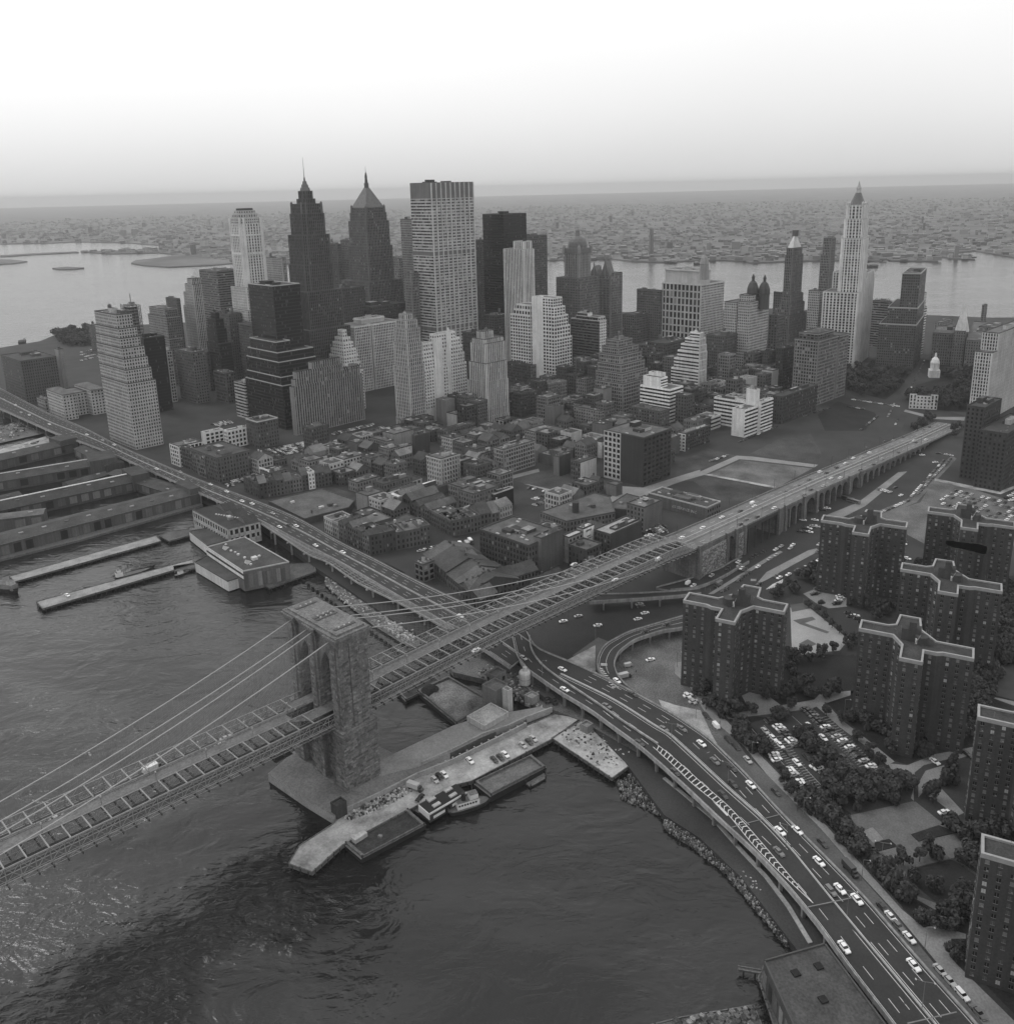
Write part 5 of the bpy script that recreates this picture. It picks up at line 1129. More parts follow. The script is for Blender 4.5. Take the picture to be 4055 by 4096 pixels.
# ------------------------------------------------------------------ fillers further back
for lab, v, nr, l, r, d, tone, st in [
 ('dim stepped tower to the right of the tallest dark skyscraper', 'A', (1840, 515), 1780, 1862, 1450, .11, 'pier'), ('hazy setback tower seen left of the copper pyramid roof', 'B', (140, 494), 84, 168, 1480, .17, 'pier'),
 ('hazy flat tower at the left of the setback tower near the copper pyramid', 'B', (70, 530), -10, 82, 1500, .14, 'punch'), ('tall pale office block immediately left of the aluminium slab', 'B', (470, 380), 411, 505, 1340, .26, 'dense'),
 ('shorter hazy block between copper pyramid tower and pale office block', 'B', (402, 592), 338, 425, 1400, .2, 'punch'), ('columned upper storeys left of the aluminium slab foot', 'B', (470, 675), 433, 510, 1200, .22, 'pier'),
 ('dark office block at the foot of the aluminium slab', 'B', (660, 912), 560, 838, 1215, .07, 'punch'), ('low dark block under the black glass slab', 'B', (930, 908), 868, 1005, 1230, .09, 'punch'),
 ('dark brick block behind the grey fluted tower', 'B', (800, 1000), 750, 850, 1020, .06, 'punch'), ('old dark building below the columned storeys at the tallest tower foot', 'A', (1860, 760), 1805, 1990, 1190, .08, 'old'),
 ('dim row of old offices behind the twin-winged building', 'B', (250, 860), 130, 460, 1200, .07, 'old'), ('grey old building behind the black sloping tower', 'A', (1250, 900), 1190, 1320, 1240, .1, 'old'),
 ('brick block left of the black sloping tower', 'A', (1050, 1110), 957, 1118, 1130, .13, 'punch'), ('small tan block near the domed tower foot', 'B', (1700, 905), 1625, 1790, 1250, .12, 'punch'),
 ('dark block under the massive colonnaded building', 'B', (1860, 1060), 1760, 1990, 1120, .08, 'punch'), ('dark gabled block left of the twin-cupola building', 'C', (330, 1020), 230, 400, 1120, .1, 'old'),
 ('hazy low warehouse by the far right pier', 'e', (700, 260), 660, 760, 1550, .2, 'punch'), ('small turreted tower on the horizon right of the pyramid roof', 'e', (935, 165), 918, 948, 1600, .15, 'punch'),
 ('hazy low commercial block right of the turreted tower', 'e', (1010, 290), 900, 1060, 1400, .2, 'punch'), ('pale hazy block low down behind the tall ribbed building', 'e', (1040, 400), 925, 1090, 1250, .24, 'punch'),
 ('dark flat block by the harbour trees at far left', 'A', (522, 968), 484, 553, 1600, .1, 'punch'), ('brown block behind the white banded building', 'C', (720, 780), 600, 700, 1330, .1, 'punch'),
 ('dim brown block left of the slim setback tower', 'C', (620, 905), 575, 660, 1190, .11, 'punch'), ('dark grey block left of the dark spired tower foot', 'A', (1500, 870), 1440, 1620, 1200, .07, 'punch')]:
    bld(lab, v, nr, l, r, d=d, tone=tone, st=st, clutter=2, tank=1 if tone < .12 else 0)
for lab, v, nr, l, r, ty, tone, tr_, st in [
 ('brown brick loft left of the wide old lofts under the twin cupolas', 'C', (300, 1290), 235, 362, 1112, .1, None, 'loft'), ('narrow brick loft with pale corner under the twin cupolas', 'C', (385, 1265), 358, 432, 1105, .14, .08, 'loft'),
 ('wide old loft with arched windows under the twin cupolas', 'C', (478, 1290), 428, 534, 1115, .13, .16, 'loft'), ('dark loft between arched loft and black-windowed loft', 'C', (560, 1285), 530, 606, 1105, .1, None, 'old'),
 ('black soot-stained loft with scattered pale windows beside the newspaper building', 'C', (640, 1330), 600, 702, 1085, .05, .06, 'punch'), ('low dark row in front of the newspaper building', 'C', (640, 1500), 585, 830, 1350, .06, None, 'old'),
 ('slim dark piered block in front of the narrow stepped white tower', 'C', (200, 1372), 132, 242, 1245, .13, None, 'pier'), ('small pale roof block by the slim piered block', 'C', (330, 1310), 290, 345, 1275, .34, None, 'blank'),
 ('narrow brick office left of the black stepped base', 't', (180, 960), 104, 242, 772, .1, None, 'loft'), ('white striped narrow office close to the black stepped base', 't', (300, 1055), 234, 352, 835, .3, .1, 'band'),
 ('old brick building with tall chimney behind the narrow brick office', 't', (70, 880), 0, 110, 640, .09, None, 'old'), ('dark brick sheds between the two car parks', 's', (770, 535), 600, 862, 388, .07, .15, 'punch'),
 ('low brown block below the white setback tower with dark slot', 's', (1000, 560), 970, 1140, 425, .12, None, 'punch'), ('tan loft with banded windows behind the half-built garage', 's', (890, 825), 812, 988, 625, .17, .15, 'loft'),
 ('little white-fronted building left of the half-built garage', 's', (570, 850), 514, 640, 788, .32, .1, 'big'), ('building with long window front and white striped side wall', 's', (835, 985), 728, 976, 880, .25, .55, 'dense'),
 ('blank pale warehouse right of the window-fronted building', 'c', (548, 168), 402, 566, 62, .2, .2, 'punch'), ('dark roofs block behind the grid-windowed telephone building', 'c', (870, 172), 700, 922, 66, .1, .12, 'punch'),
 ('white painted party wall building behind the cleared lot', 'c', (556, 312), 444, 572, 238, .6, .5, 'blank'), ('black brick box with one white front by the cleared blocks', 'd', (55, 418), 14, 188, 322, .5, .06, 'punch'),
 ('low dark row with awning right of the tan loft', 's', (1100, 700), 985, 1200, 640, .12, None, 'old'), ('grey long loft right of the low dark row', 'c', (410, 78), 330, 470, 5, .17, .17, 'dense'),
 ('small dark building behind the white painted party wall', 'c', (500, 200), 420, 560, 150, .08, None, 'punch')]:
    bld(lab, v, nr, l, r, ty=ty, tone=tone, toneR=tr_, st=st, clutter=2, sR='blank' if tone in (.6,) else None)
# white office complex beside the cleared blocks
bld('front wing of the white banded office complex beside the cleared blocks', 'd', (375, 342), 305, 447, ty=195, tone=.5, st='blank', sR='band', trim=WALL(.55), cope='w')
bld('taller rear wing of the white banded office complex', 'd', (462, 318), 432, 526, ty=150, tone=.5, st='blank', sR='band', trim=WALL(.55), cope='w')
bld('long back range of the white banded office complex', 'd', (440, 306), 208, 462, ty=160, tone=.45, st='band', trim=WALL(.5), cope='w')
bld('windowless white lift tower of the banded office complex', 'd', (447, 85), 389, 463, h=44, tone=.55, st='blank', cope='w')
bld('low white annexe left of the banded office complex', 'd', (190, 303), 112, 246, ty=236, tone=.42, st='blank', sR='band', cope='w')
# far left
bld('hulking dark warehouse at far left behind the highway bend', 'j', (150, 292), 42, 342, ty=62, tone=.09, st='old', glass=(.95, .05, 0), tank=1)
bld('square pale brick shaft tower behind the hip-roofed stone building', 'A', (352, 1312), 332, 378, ty=1090, tone=.26, st='blank', clutter=1)
rh = bld('pale stone institution with two hip-roofed wings beside the highway', 'j', (362, 386), 274, 588, ty=248, tone=.34, st='punch', roof='none', tiers=[(0, 1, 0, 1, 0, .3), (0, .9, .3, 1, .3, .68), (0, 1, .05, 1, .68, 1)])
p = G('j', 362, 386); u, w_ = AZ(AL), AZ(AR); Lh, Wh, zt = LEN(p, 3, u, 'j', 274), LEN(p, 3, w_, 'j', 588), rh['top']
for b0, b1 in ((0, .3), (.68, 1)):
    P_ = [PW((p.x, p.y), u, w_, Lh, Wh, a, b) for a, b in ((-.03, b0-.01), (1.03, b0-.01), (1.03, b1+.01), (-.03, b1+.01))]; Q_ = [PW((p.x, p.y), u, w_, Lh, Wh, a, b) for a, b in ((.4, (b0+b1)/2-.01), (.6, (b0+b1)/2-.01), (.6, (b0+b1)/2+.01), (.4, (b0+b1)/2+.01))]
    q = MB(); q.frustum(P_, zt+.9, Q_, zt+5.5, ROOF(.11)); q.build('hipped_roof', rh)
bld('small pale annexe left of the hip-roofed institution', 'j', (255, 350), 212, 285, ty=275, tone=.26, st='punch')
# ------------------------------------------------------------------ low blocks between the highway and the towers
B = bld
# --- left: lofts beside the highway
B('white framed corner loft with big windows next to the highway, left of the sign building', 'a', (295, 642), 212, 520, ty=447, tone=.42, st='grid', trim=WALL(.5), ind=0)
B('long dark brick loft between the white corner loft and the sign building', 'a', (462, 705), 318, 520, ty=500, tone=.08, st='loft')
rsg = B('brick loft carrying a long dark billboard over the highway', 'a', (545, 752), 462, 722, ty=545, tone=.13, st='loft', sR='blank', tank=1)
p0 = G('a', 545, 752); zt = rsg['top']; u_, w_ = AZ(AL), AZ(AR); W_ = LEN(p0, 3, w_, 'a', 722); nn = (-u_[0], -u_[1])
def board(root, p, w_, nn, a0, a1, z0, z1, m, txt, tm, size, name='sign_board'):
    q = MB(); o = (p[0]+w_[0]*a0+nn[0]*.1, p[1]+w_[1]*a0+nn[1]*.1); q.box(o, w_, nn, a1-a0, .3, z0, z1, m); sb = q.build(name, root)
    for (s, fz, sz) in txt:
        c = (p[0]+w_[0]*(a0+a1)/2+nn[0]*.5, p[1]+w_[1]*(a0+a1)/2+nn[1]*.5, z0+(z1-z0)*fz); text(s, c, sz, math.atan2(nn[1], nn[0])+math.pi/2, tm, sb)
board(rsg, p0, w_, nn, 1, W_*.55, zt-1.6, zt+2.2, WALL(.05), [('U BLOWN', .5, 3.4)], WALL(.55), 3)
board(rsg, p0, w_, nn, 5, W_*.8, zt-12, zt-3, WALL(.02), [('Gorgeous', .55, 4.6)], WALL(.5), 3)
board(rsg, p0, w_, nn, W_*.8+.5, W_*1.0, zt-13, zt-1, WALL(.4), [], WALL(.1), 3, 'side_board')
B('long dark roofed loft behind the billboard building', 'a', (640, 560), 385, 955, h=23, tone=.1, st='old', ph=23)
B('buff loft with five rows of small windows right of the billboard', 'a', (728, 748), 692, 968, ty=578, tone=.22, st='old', trim=WALL(.26))
B('white building with broken-down upper windows behind the long lofts', 'a', (540, 430), 500, 712, ty=320, tone=.5, st='blank', sR='big', cope='w')
B('bright white loft with a dense grid of square windows', 'a', (757, 470), 722, 1032, ty=302, tone=.55, st='dense', sR=(4.2, 4.2, 2.3, 2.5, 0, 0), cope='w', rtone=.08)
B('dark brick warehouse with pale ground-floor bays right of the bright white loft', 'a', (1048, 470), 940, 1245, ty=215, tone=.09, st='old', cornice=.7, cope='l', clutter=3)
B('slim dark brick tower standing alone between the two car parks', 'a', (1565, 565), 1482, 1728, ty=275, tone=.07, st='old')
B('single-storey shed with white door behind the car rows', 'a', (1200, 590), 1085, 1310, h=6, tone=.12, roof='flat')
q_ = B('low market hall with a slanted white billboard', 'a', (1145, 705), 1050, 1310, h=8, tone=.14, rtone=.06)
p0 = G('a', 1142, 700, 11); u_, w_ = AZ(AL), AZ(AR); board(q_, p0, u_, (-w_[0], -w_[1]), 0, 16, 8, 14, WALL(.6), [('BUILDING FOR', .66, 1.7), ('SALE', .3, 1.7)], WALL(.08), 2)
def row(v, p0, p1, dep, n, hs, tones, desc, end, group, sty='old', seed=0, roofs=('gableV', 'flat', 'gableV'), special={}, z=3.0, az_dep=None, rt=(.06, .09, .12)):
    """attached houses along a street line from p0 (near end) to p1"""
    rnd = random.Random(seed); a, b = G(v, *p0, z), G(v, *p1, z); d = b-a; tot = d.length; d.normalize(); V = (d.x, d.y)
    U = (-d.y, d.x)
    if (Vector(U)).dot(Vector(CAM[:2])-a.to_2d()) > 0: U = (d.y, -d.x)
    ws = [rnd.uniform(.8, 1.3) for _ in range(n)]; k = tot/sum(ws); s = 0; out_ = []
    ords = ('first', 'second', 'third', 'fourth', 'fifth', 'sixth', 'seventh', 'eighth', 'ninth', 'tenth')
    for i in range(n):
        w_ = ws[i]*k; t = special.get(i, (rnd.choice(tones), None, None)); tone = t[0]; roof = t[1] or rnd.choice(roofs); h = t[2] or rnd.choice(hs)
        word = 'white painted' if tone > .4 else 'pale' if tone > .2 else 'brown brick' if tone > .1 else 'dark brick'
        out_.append(bld_w('%s %s house from the %s of %s' % (word, ords[i], end, desc), (a.x+V[0]*s, a.y+V[1]*s), V, U, w_-.05, dep*rnd.uniform(.92, 1.05), h, tone=tone, st=sty, roof='gableU' if roof == 'gableV' else 'gableV' if roof == 'gableU' else 'flat', name='row_house', cat='house', group=group, rtone=rnd.choice(rt), clutter=1, zb=z, cope='w'))
        s += w_
    return out_
row('a', (1058, 950), (1745, 815), 15, 9, (12, 13, 14), (.06, .08, .1), 'the riverside row behind the highway', 'highway end', 'riverside brick row', seed=3, special={4: (.15, None, None), 6: (.55, 'flat', 15)})
row('a', (1050, 948), (905, 870), 13, 3, (13, 14), (.07, .09), 'the short row facing the highway', 'corner', 'short row facing the highway', seed=5, roofs=('flat',))
B('corner building with white window rows beyond the cleared square', 'b', (190, 732), 88, 396, ty=572, tone=.34, st='old', sR=(3.4, 4, 1.7, 2.6, 0, 0), cornice=.5)
flat_block('wide low flat-roofed market shed with tarred patched roof', 'a', [(1130, 968), (1478, 1140), (1590, 1108), (1900, 1030), (1960, 960), (1640, 850)], 5, tone=.06, rtone=.09, st='blank', clutter=6)
# --- pier-side market buildings
rm_ = flat_block('two-storey market building with pale window bands and gabled roof ends', 'a', [(408, 1056), (745, 1238), (1052, 1165), (745, 985)], 13, tone=.3, rtone=.035, st=(4.2, 5.4, 2.7, 3.2, .3, .3), ind=0, glass=(.9, .1, 0), name='market_building')
z0 = 16; p_ = [G('a', x, y, z0) for x, y in ((745, 985), (1052, 1165), (745, 1238), (408, 1056))]
for i in range(3):                                        # three gables along the inland edge
    a, b = p_[0].lerp(p_[1], i/3+.01), p_[0].lerp(p_[1], (i+1)/3-.01); inn = (p_[2]-p_[1])*.42; m_ = (a+b)/2+Vector((0, 0, 4)); q = MB(); rmm = ROOF(.04)
    q.face([a, b, m_], WALL(.12)); q.face([a, m_, m_+inn, a+inn], rmm); q.face([m_, b, b+inn, m_+inn], rmm); q.face([a+inn, m_+inn, b+inn], WALL(.12)); q.build('gable_roof', rm_)
for i in range(9):
    c = p_[3].lerp(p_[1], .35+.04*i)+Vector((0, 0, 0)); q = MB(); q.box((c.x, c.y), (1, 0), (0, 1), 1.2, 1.2, z0, z0+.7, WALL(.4)); q.build('skylight', rm_)
flat_block('one-storey dark roofed shed with pale end wall below the market building', 'a', [(375, 1258), (548, 1395), (760, 1340), (600, 1215)], 5, zb=2.5, tone=.4, rtone=.06, st='blank', clutter=0)
rtb = flat_block('large tin-clad pier building with white clerestory band and flat tarred roof', 'a', [(540, 1412), (890, 1642), (1332, 1552), (905, 1312)], 12, tone=.13, rtone=.06, stl=['blank']*4, st='blank', clutter=0, rim=COPE_L, name='pier_building')
P4 = [G('a', x, y, 15) for x, y in ((540, 1412), (890, 1642), (1332, 1552), (905, 1312))]
u_ = (P4[1]-P4[0]); u_.z = 0; Ln = u_.length; u_.normalize(); n_ = Vector((u_.y, -u_.x, 0)); n_ = n_ if n_.dot(CV-P4[0]) > 0 else -n_
for zz0, zz1, m in ((13.4, 14.8, WALL(.5)), (11.8, 13.4, WALL(.03)), (9.6, 11.8, WALL(.5)), (8.6, 9.6, WALL(.05))):
    q = MB(); q.box((P4[0]+n_*.02)[:2], u_[:2], n_[:2], Ln, .15, zz0, zz1, m); q.build('clerestory_band', rtb)
u2 = (P4[2]-P4[1]); u2.z = 0; L2 = u2.length; u2.normalize(); n2 = Vector((u2.y, -u2.x, 0)); n2 = n2 if n2.dot(CV-P4[1]) > 0 else -n2
for i in range(10):
    q = MB(); q.box((P4[1]+u2*(i*L2/10)+n2*.02)[:2], u2[:2], n2[:2], L2/10-.3, .12, 3, 13-(i % 3)*.6, WALL((.1, .16, .13, .22)[i % 4])); q.build('cladding_panel', rtb)
for x, y, s in ((690, 1420, 5), (900, 1555, 5), (1010, 1510, 3.4), (850, 1475, 1.6), (780, 1440, 1.4), (910, 1505, 1.4), (1050, 1490, 1.6), (970, 1570, 1.4), (730, 1380, 1.2), (820, 1455, 1.2)):
    p = G('a', x, y, 15.1); q = MB()
    if s > 4: q.face([(p.x, p.y, 15), (p.x+u_.x*s, p.y+u_.y*s, 15), (p.x+u_.x*s*.5, p.y+u_.y*s*.5, 18)], WALL(.45)); q.face([(p.x+u_.x*s, p.y+u_.y*s, 15), (p.x+u2.x*s, p.y+u2.y*s, 15), (p.x+u_.x*s*.5, p.y+u_.y*s*.5, 18)], WALL(.3)); q.face([(p.x+u2.x*s, p.y+u2.y*s, 15), (p.x, p.y, 15), (p.x+u_.x*s*.5, p.y+u_.y*s*.5, 18)], WALL(.3))
    else: q.box(p[:2], u_[:2], n_[:2], s, s, 15, 15.2+s*.5, WALL(.4))
    q.build('roof_vent', rtb)
flat_block('low lean-to of the pier building with a bright strip of wall over the water', 'a', [(428, 1552), (742, 1738), (890, 1690), (545, 1490)], 5, zb=2.5, tone=.4, rtone=.07, st='blank', clutter=0, rim=COPE_D, name='pier_shed')
# --- blocks north of the square
B('low pale house with gable behind the cleared square', 'b', (312, 888), 226, 530, ty=795, tone=.2, st='old', roof='flat')
B('tall dark block with pale end stack above the arcaded market', 'b', (560, 810), 455, 836, h=17, tone=.09, toneR=.12, st='old', ph=17, clutter=4)
B('arcaded market building with heavy flat roof and deep bays', 'b', (495, 1008), 412, 930, ty=882, tone=.26, st='hood', cope='d', rtone=.05, trim=WALL(.3), clutter=1)
B('small house with snow-white roof and pale gable wall', 'b', (705, 1085), 600, 845, ty=935, tone=.3, toneR=.26, st='blank', rtone=.5, cope='l', clutter=0)
B('dark walled building under a bright white flat roof', 'b', (865, 950), 848, 1065, ty=830, tone=.07, st='blank', rtone=.5, cope='l', clutter=0)
B('dark gabled brick store below the pale seven-storey office', 'b', (1045, 930), 1020, 1195, ty=850, tone=.09, st='blank', roof='gableV')
B('pale seven-storey corner office with regular window rows and cluttered roof', 'b', (1118, 828), 982, 1298, ty=567, tone=.32, st='old', sR=(3.3, 3.9, 1.7, 2.5, .15, .15), cornice=.8, clutter=4, tank=1, ind=0)
B('grey blank-walled loft near the long car park', 'b', (600, 542), 440, 668, ty=402, tone=.19, st='old', sR='blank', clutter=2)
B('long pale party-walled block behind the wall sign', 'b', (668, 480), 560, 850, ty=330, tone=.24, st='blank', sR='blank')
rws = B('low pale building bearing a lettered wall sign', 'b', (700, 560), 668, 862, ty=468, tone=.2, st='old', sR='blank')
p0 = G('b', 700, 560); board(rws, p0, AZ(AR), (-AZ(AL)[0], -AZ(AL)[1]), 2, 17, rws['top']-6.5, rws['top']-.5, WALL(.5), [('MARINE PAINT', .68, 1.9), ('SUPPLIES', .3, 1.9)], WALL(.06), 2)
B('windowless dark brick cube beside the lettered sign building', 'b', (868, 530), 840, 1003, ty=345, tone=.06, toneR=.055, st='blank', rtone=.2)
B('dark long row under the bright white setback tower', 'b', (1140, 440), 1080, 1440, ty=300, tone=.09, toneR=.11, st='old', clutter=3)
B('old rambling roofs left of the big corner loft', 'b', (1455, 640), 1325, 1600, h=20, ph=20, tone=.08, st='old', clutter=4)
B('narrow building with one white striped flank by the corner loft', 'b', (1490, 650), 1450, 1625, ty=520, tone=.42, toneR=.16, st='blank', sR='old')
B('big six-storey corner loft with glazed bays on the cobbled street', 'b', (1712, 722), 1622, 2006, ty=480, tone=.18, toneR=.15, st='loft', trim=WALL(.26), clutter=4, tank=1, cornice=.5)
B('buff warehouse block with white window surrounds in front of the pale office', 'b', (1382, 968), 1180, 1665, ty=862, tone=.2, st='old', sR='blank', trim=WALL(.34), clutter=3, rtone=.09)
B('taller brown rear part of the buff warehouse block', 'b', (1420, 905), 1275, 1660, h=19, ph=19, tone=.14, st='old', clutter=3)
B('black windowless brick cube with a pale roof edge', 'b', (1622, 1068), 1590, 1805, ty=905, tone=.07, toneR=.02, st='blank', cope='l')
B('dark low building beside the black cube', 'b', (1560, 990), 1470, 1700, ty=850, tone=.1, st='old', clutter=3)
row('b', (1000, 1180), (590, 1000), 26, 5, (11, 12, 13), (.07, .09, .11), 'the long gabled market sheds', 'near end', 'gabled market sheds', seed=11, roofs=('gableU',))
row('b', (1215, 1312), (1670, 1210), 20, 5, (12, 13), (.09, .12, .1), 'the brick block north of the wide slip street', 'corner', 'brick block north of the slip street', seed=13, roofs=('flat', 'gableV'))
row('b', (1205, 1308), (1010, 1200), 18, 3, (11, 12), (.08, .1), 'the short return of the brick block', 'corner', 'return of the brick block', seed=14, roofs=('flat',))
B('grey plank-fronted store behind the brick block', 'b', (1310, 1090), 1230, 1530, h=11, ph=11, tone=.2, toneR=.15, st='old', rtone=.1)
# --- countinghouse row by the highway
row('b', (432, 1488), (0, 1262), 16, 6, (13, 14, 15), (.08, .1, .13), 'the merchants row facing the highway', 'slip corner', 'merchants row facing the highway', seed=21, roofs=('gableU', 'flat'), special={5: (.3, 'flat', 12), 4: (.24, 'flat', 12), 3: (.1, 'gableU', 14)})
row('b', (446, 1492), (1012, 1375), 18, 5, (11, 12, 13), (.07, .09, .11), 'the merchants row facing the slip street', 'highway end', 'merchants row facing the slip', seed=22, roofs=('flat', 'gableV'), special={0: (.07, 'flat', 15), 1: (.06, 'flat', 15), 4: (.1, 'flat', 14)})
flat_block('brown roofed warehouse filling the court of the merchants row', 'b', [(340, 1140), (490, 1060), (640, 1130), (430, 1190)], 11, tone=.12, rtone=.11, st='blank')
flat_block('dark roofed warehouse behind the merchants row', 'b', [(570, 1190), (770, 1090), (900, 1140), (680, 1240)], 12, tone=.08, rtone=.07, st='blank')
for pts, lab in (([(320, 1235), (440, 1200), (480, 1225), (370, 1265)], 'white roof patch nearest the highway'), ([(470, 1275), (600, 1225), (640, 1265), (510, 1310)], 'white roof patch above the slip corner'), ([(880, 1215), (960, 1190), (1010, 1210), (900, 1240)], 'white roof patch at the far end')): pass
# --- shed row below the bridge
row('E', (792, 1122), (540, 915), 34, 6, (9, 10, 9.5), (.07, .09, .1), 'the skylit sheds along the highway', 'bridge end', 'skylit sheds along the highway', seed=31, roofs=('gableV',), rt=(.06, .075, .09))
row('E', (800, 1118), (1165, 995), 16, 4, (8, 9), (.08, .1), 'the low sheds facing the bridge', 'highway end', 'low sheds facing the bridge', seed=32, roofs=('gableV', 'flat'))
B('shabby garage with open bays at the highway end of the skylit sheds', 'E', (540, 1000), 494, 600, ty=905, tone=.16, st='big', h=None)
B('dark gabled store with pale peeling side wall', 'E', (800, 905), 690, 860, h=9, ph=9, tone=.26, toneR=.2, st='blank', roof='gableV')
B('tall dark warehouse with white roof patches beside the yard', 'E', (1115, 960), 848, 1300, ty=800, tone=.06, toneR=.1, st='old', clutter=4, rtone=.09)
B('brick stair tower rising over the dark warehouse roofs', 'E', (1180, 760), 1140, 1300, h=24, ph=24, tone=.17, st='blank', toneR=.1)
B('dark shed with sagging roof between warehouse and bridge', 'E', (1170, 1000), 1120, 1300, h=12, ph=12, tone=.07, st='blank', roof='gableV')
B('low building with brilliant white roof and square hatch', 'E', (1215, 1035), 1160, 1302, h=6, ph=6, tone=.3, toneR=.34, st='big', sR='blank', rtone=.55, cope='l', clutter=1)
re_ = B('narrow pale building with dark window slots and a tall painted sign', 'm', (275, 740), 180, 640, ty=375, tone=.24, st=(3.5, 9, 1.6, 7, .3, 0), sR='punch', rtone=.45, clutter=1, tiers=[(0, 1, 0, 1, 0, .55), (0, 1.12, 0, 1, .55, 1, 'blank')])
p0 = G('m', 275, 740); W_ = LEN(p0, 3, AZ(AR), 'm', 640); zt = re_['top']; board(re_, p0, AZ(AR), (-AZ(AL)[0], -AZ(AL)[1]), W_*.56, W_*.97, zt-12.5, zt-.3, WALL(.6), [('EMPIRE', .84, 2.0), ('OFFICE', .5, 1.35), ('EQUIPMENT', .36, 1.35)], WALL(.06), 2)
B('low dark annexe with pale roof under the painted sign', 'm', (390, 700), 300, 735, ty=620, tone=.2, toneR=.07, st='big', sR='blank', rtone=.3)
B('flat-roofed brick garage beside the bridge, below the painted sign', 'm', (285, 960), 190, 560, h=9, ph=9, tone=.22, toneR=.08, st='blank', sR='blank')
B('tiny cube house with pale roof by the bridge trusses', 'm', (560, 730), 480, 680, h=9, ph=9, tone=.26, toneR=.06, st='blank', rtone=.2)
B('tall dark warehouse with a long white roof strip beside the bridge', 'c', (600, 868), 512, 772, ty=738, tone=.07, toneR=.065, st='old', sR='blank', clutter=2, tiers=[(0, 1, 0, 1, 0, 1), (1, 1.03, .2, .55, .25, .98, 'blank')], rtone=.3)
B('brick building with tall windows and awninged shopfront by the bridge car park', 'c', (785, 722), 690, 882, ty=590, tone=.15, toneR=.14, st='old', sR='blank', rtone=.14)
flat_block('broad dark flat-roofed warehouse with arched end gable', 'c', [(570, 588), (690, 512), (830, 548), (720, 605)], 12, tone=.06, rtone=.08, st='blank', clutter=3)
flat_block('wide grey flat-roofed factory with a round roof tank', 'c', [(218, 612), (362, 664), (628, 612), (600, 530), (515, 508)], 13, tone=.14, rtone=.09, st='old', clutter=3)
p = G('c', 412, 612, 16); q = MB(); q.lathe((p.x, p.y), [(2.6, 16), (2.6, 24)], WALL(.05), 12); t = thing('water_tank', (p.x, p.y, 16), 'dark round tank on the roof of the wide grey factory', 'tank'); q.build('tank', t)
q = MB(); q.box((p.x-5, p.y-2), AZ(AL), AZ(AR), 4, 5, 15.9, 19, WALL(.2)); q.build('tank_house', t)
B('brick loft row in front of the wide grey factory', 'c', (440, 705), 362, 632, ty=650, tone=.12, st='old')
rcs = B('long low garage with a bright roof edge and faded wall lettering beside the bridge', 'd', (172, 792), -148, 246, ty=728, tone=.11, toneR=.2, st='blank', sR='punch', cope='l', rtone=.06, clutter=5)
p0 = G('d', 172, 792); L_ = LEN(p0, 3, AZ(AL), 'd', -148); text('GLASS SERVICE INC', (p0.x+AZ(AL)[0]*L_*.42-AZ(AR)[0]*.2, p0.y+AZ(AL)[1]*L_*.42-AZ(AR)[1]*.2, rcs['top']-5.5), 3.2, math.atan2(-AZ(AR)[1], -AZ(AR)[0])+math.pi/2, WALL(.3), rcs)
# --- telephone building and the cleared blocks
p = G('k', 700, 648); b_ = AZ(225)
rtel = B('huge black brick block with one white-gridded window wall', 'k', (700, 648), 362, 940, ty=225, tone=.045, st='blank', sR=(5.5, 4.4, 3.4, 2.2, 0, 0), glass=(.98, .02, 0), rtone=.1, clutter=3, cope='d')
uu, vv = AZ(AL), AZ(AR); Lh = LEN(p, 3, uu, 'k', 362); x0 = LEN(p, 3, uu, 'k', 505); zt = rtel['top']; nv = (-vv[0], -vv[1]); o = (p.x+uu[0]*x0, p.y+uu[1]*x0)
q = MB(); q.box((o[0]+nv[0]*.05, o[1]+nv[1]*.05), uu, nv, Lh-x0, .3, 3, zt, WALL(.34)); q.build('window_wall', rtel); nb, nf = 4, 9; bw_ = (Lh-x0)/nb; fh = (zt-4)/nf
for i in range(nb):
    for j in range(nf):
        inst(unit_window(bw_*.62, fh*.62, GLASS[0]), 'window', rtel, (o[0]+uu[0]*bw_*(i+.5)+nv[0]*.36, o[1]+uu[1]*bw_*(i+.5)+nv[1]*.36, 4+fh*(j+.2)), math.atan2(nv[1], nv[0])+math.pi/2)
B('half-demolished brick building with whitewashed scarred party wall', 'k', (155, 605), 70, 295, ty=440, tone=.09, toneR=.42, st='old', sR='blank', clutter=1)
B('blank grey party-walled building left of the scarred white wall', 'k', (-30, 560), -80, 70, ty=390, tone=.15, toneR=.06, st='blank', clutter=1)
B('broken shell of a small house among the rubble', 'k', (465, 735), 380, 520, ty=640, tone=.18, toneR=.09, st='blank', roof='none')
B('small dark house with dormers behind the shell', 'k', (300, 600), 230, 360, h=10, ph=10, tone=.1, st='old', roof='gableU')
B('long pale roofed store between white party wall and black block', 'k', (340, 400), 170, 360, ty=260, tone=.5, toneR=.3, st='blank', sR='blank')
for i, (x, y, s) in enumerate(((300, 1240, 11), (790, 1020, 9))): pass
# ------------------------------------------------------------------ cross-shaped apartment towers
T1 = [(118, 150), (240, 180), (258, 195), (220, 245), (318, 265), (360, 208), (470, 188), (625, 215), (647, 175), (520, 150), (500, 130), (525, 85), (440, 70), (400, 120), (300, 135), (152, 113)]
ZR = 49.9; w1 = [G('p', x, y, ZR).to_2d() for x, y in T1]; F0 = w1[3]; ax_u, ax_v = Vector(AZ(29)), Vector(AZ(119))
TPL = [((q-F0).dot(ax_u), (q-F0).dot(ax_v)) for q in w1]
